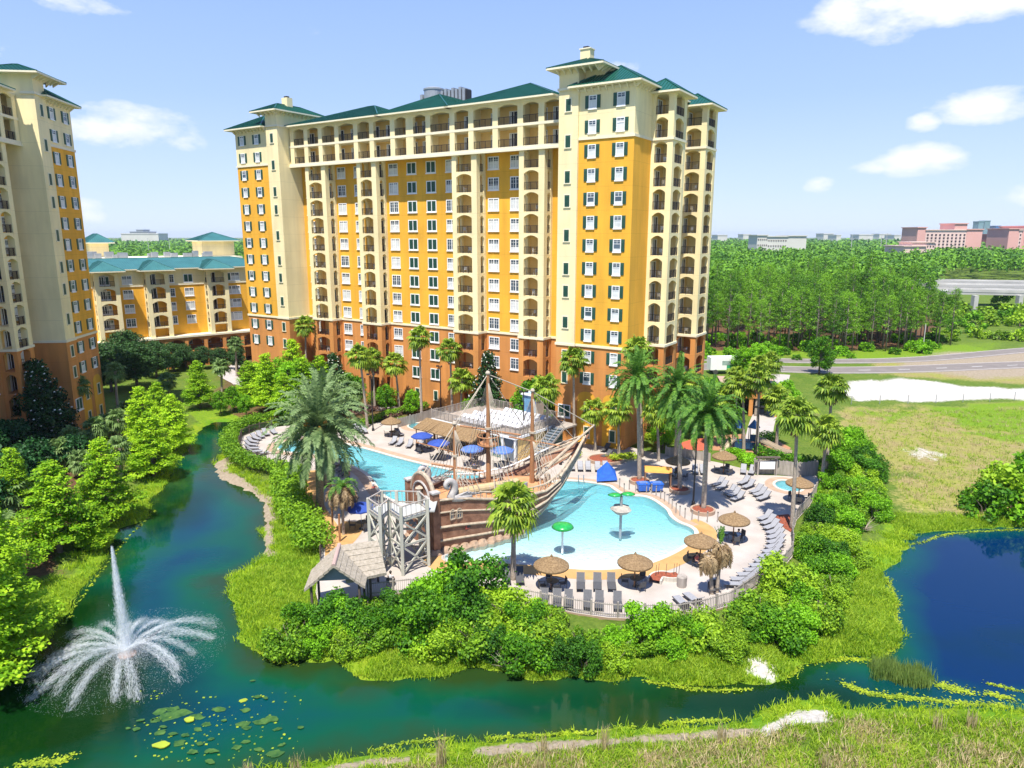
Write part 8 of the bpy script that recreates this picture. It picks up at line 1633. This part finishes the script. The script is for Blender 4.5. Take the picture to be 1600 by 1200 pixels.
farb('conference_hall', 'low pale hall in front of the pink hotel', [(1407, 1440, 385, 30, M_pk2, 0, 0), (1420, 1455, 379, 20, M_pk2, 1, 8)], 640)
M_tw = mat('green_glass_tower', (.16, .26, .27), .3, var=.15, scale=.03); M_tw2 = mat('blue_glass_tower', (.03, .12, .30), .3, var=.15, scale=.03)
farb('office_tower', 'pale green glass tower left of the blue one on the skyline', [(1525, 1533, 347, 40, M_tw, 0, 0), (1534, 1543, 346, 40, M_tw, 0, 0)], 3600)
farb('office_tower', 'blue glass tower on the skyline', [(1552, 1560, 354, 40, M_tw2, 0, 0)], 3600); farb('office_tower', 'grey tower just right of the blue glass one', [(1560, 1567, 356, 40, M_tw, 0, 0)], 3600)
farb('low_block', 'red roofed low block between the pink hotels', [(1541, 1568, 367, 40, mat('brick_red', (.30, .08, .06), .9), 0, 0)], 1500)
M_offw = mat('off_white_wall', (.58, .56, .50), .9, var=.06, scale=.05)
farb('office_block', 'white low office block above the pine wood', [(1180, 1196, 368, 26, M_offw, 3, 5), (1196, 1226, 370, 26, M_offw, 3, 8), (1226, 1256, 369, 26, M_offw, 0, 0)], 760)
farb('stadium_hall', 'distant white hall with grey pointed roof on the left horizon', [(192, 250, 366, 60, M_offw, 0, 0), (206, 234, 363, 50, M_gray, 0, 0), (216, 226, 360, 40, M_gray, 0, 0)], 2400)
for i, (a, b, t, D_) in enumerate([(1285, 1300, 366, 2600), (1305, 1312, 368, 2400), (1340, 1362, 367.5, 2600), (1372, 1390, 366.5, 3000), (1395, 1405, 368, 2500), (1160, 1172, 367, 2800), (1120, 1135, 368, 2200)]):
    o = farb('distant_house', 'x', [(a, b, t, 60, M_offw, 0, 0)], D_); o['group'] = 'pale buildings on the horizon'
series([o for o in COL.objects if o.get('group') == 'pale buildings on the horizon'], 'tiny pale building on the horizon, {} one')
for i, (px, py, tp) in enumerate([(1330, 395, 366), (1376, 398, 365), (1384, 398, 364), (1452, 545, 506), (232, 395, 372), (265, 397, 374), (1225, 392, 372)]):
    x, y = G(px, py, 0); y = min(y, 900) if py < 400 else y; x = (px - 800) / F * (y * math.cos(PITCH) + 3); h = hgt(tp, y); q = MB(); q.tube([(0, 0, 0), (0, 0, h)], [.35 * y / 700 + .05, .2 * y / 700 + .04], mat('pole_grey', (.45, .45, .43), .8), 6); o = q.build('utility_pole', loc=(x, y, 0)); tag(o, None, 'pole', 'pale utility poles above the woods')
series([o for o in COL.objects if o.get('group') == 'pale utility poles above the woods'], 'thin pale utility pole rising above the trees, {} one')
q = empty('field_fence', (*G(1450, 630), 0)); tag(q, 'thin wire fence along the white gravel at the field edge', 'fence'); X0 = q.location; P = gpoly([(1330, 632), (1450, 630), (1560, 627), (1640, 622)])
for (x, y, a) in along(P, 5): m = MB(); m.tube([(x - X0[0], y - X0[1], 0), (x - X0[0], y - X0[1], 1.5)], .05, M_gray, 5); m.build('post', q)
# ------------------------------------------------------------------ air
M_air = bpy.data.materials.new('thin_air'); M_air.use_nodes = True; N, L = nodes(M_air); N.remove(N['Principled BSDF']); pv = N.new('ShaderNodeVolumePrincipled'); pv.inputs['Density'].default_value = .00006; pv.inputs['Color'].default_value = (.72, .82, 1, 1); pv.inputs['Anisotropy'].default_value = .1; L.new(pv.outputs[0], N['Material Output'].inputs['Volume'])
hz = MB(); hz.box(-9500, -200, -5, 9500, 9500, 68, M_air); o = hz.build('haze'); tag(o, kind='stuff')
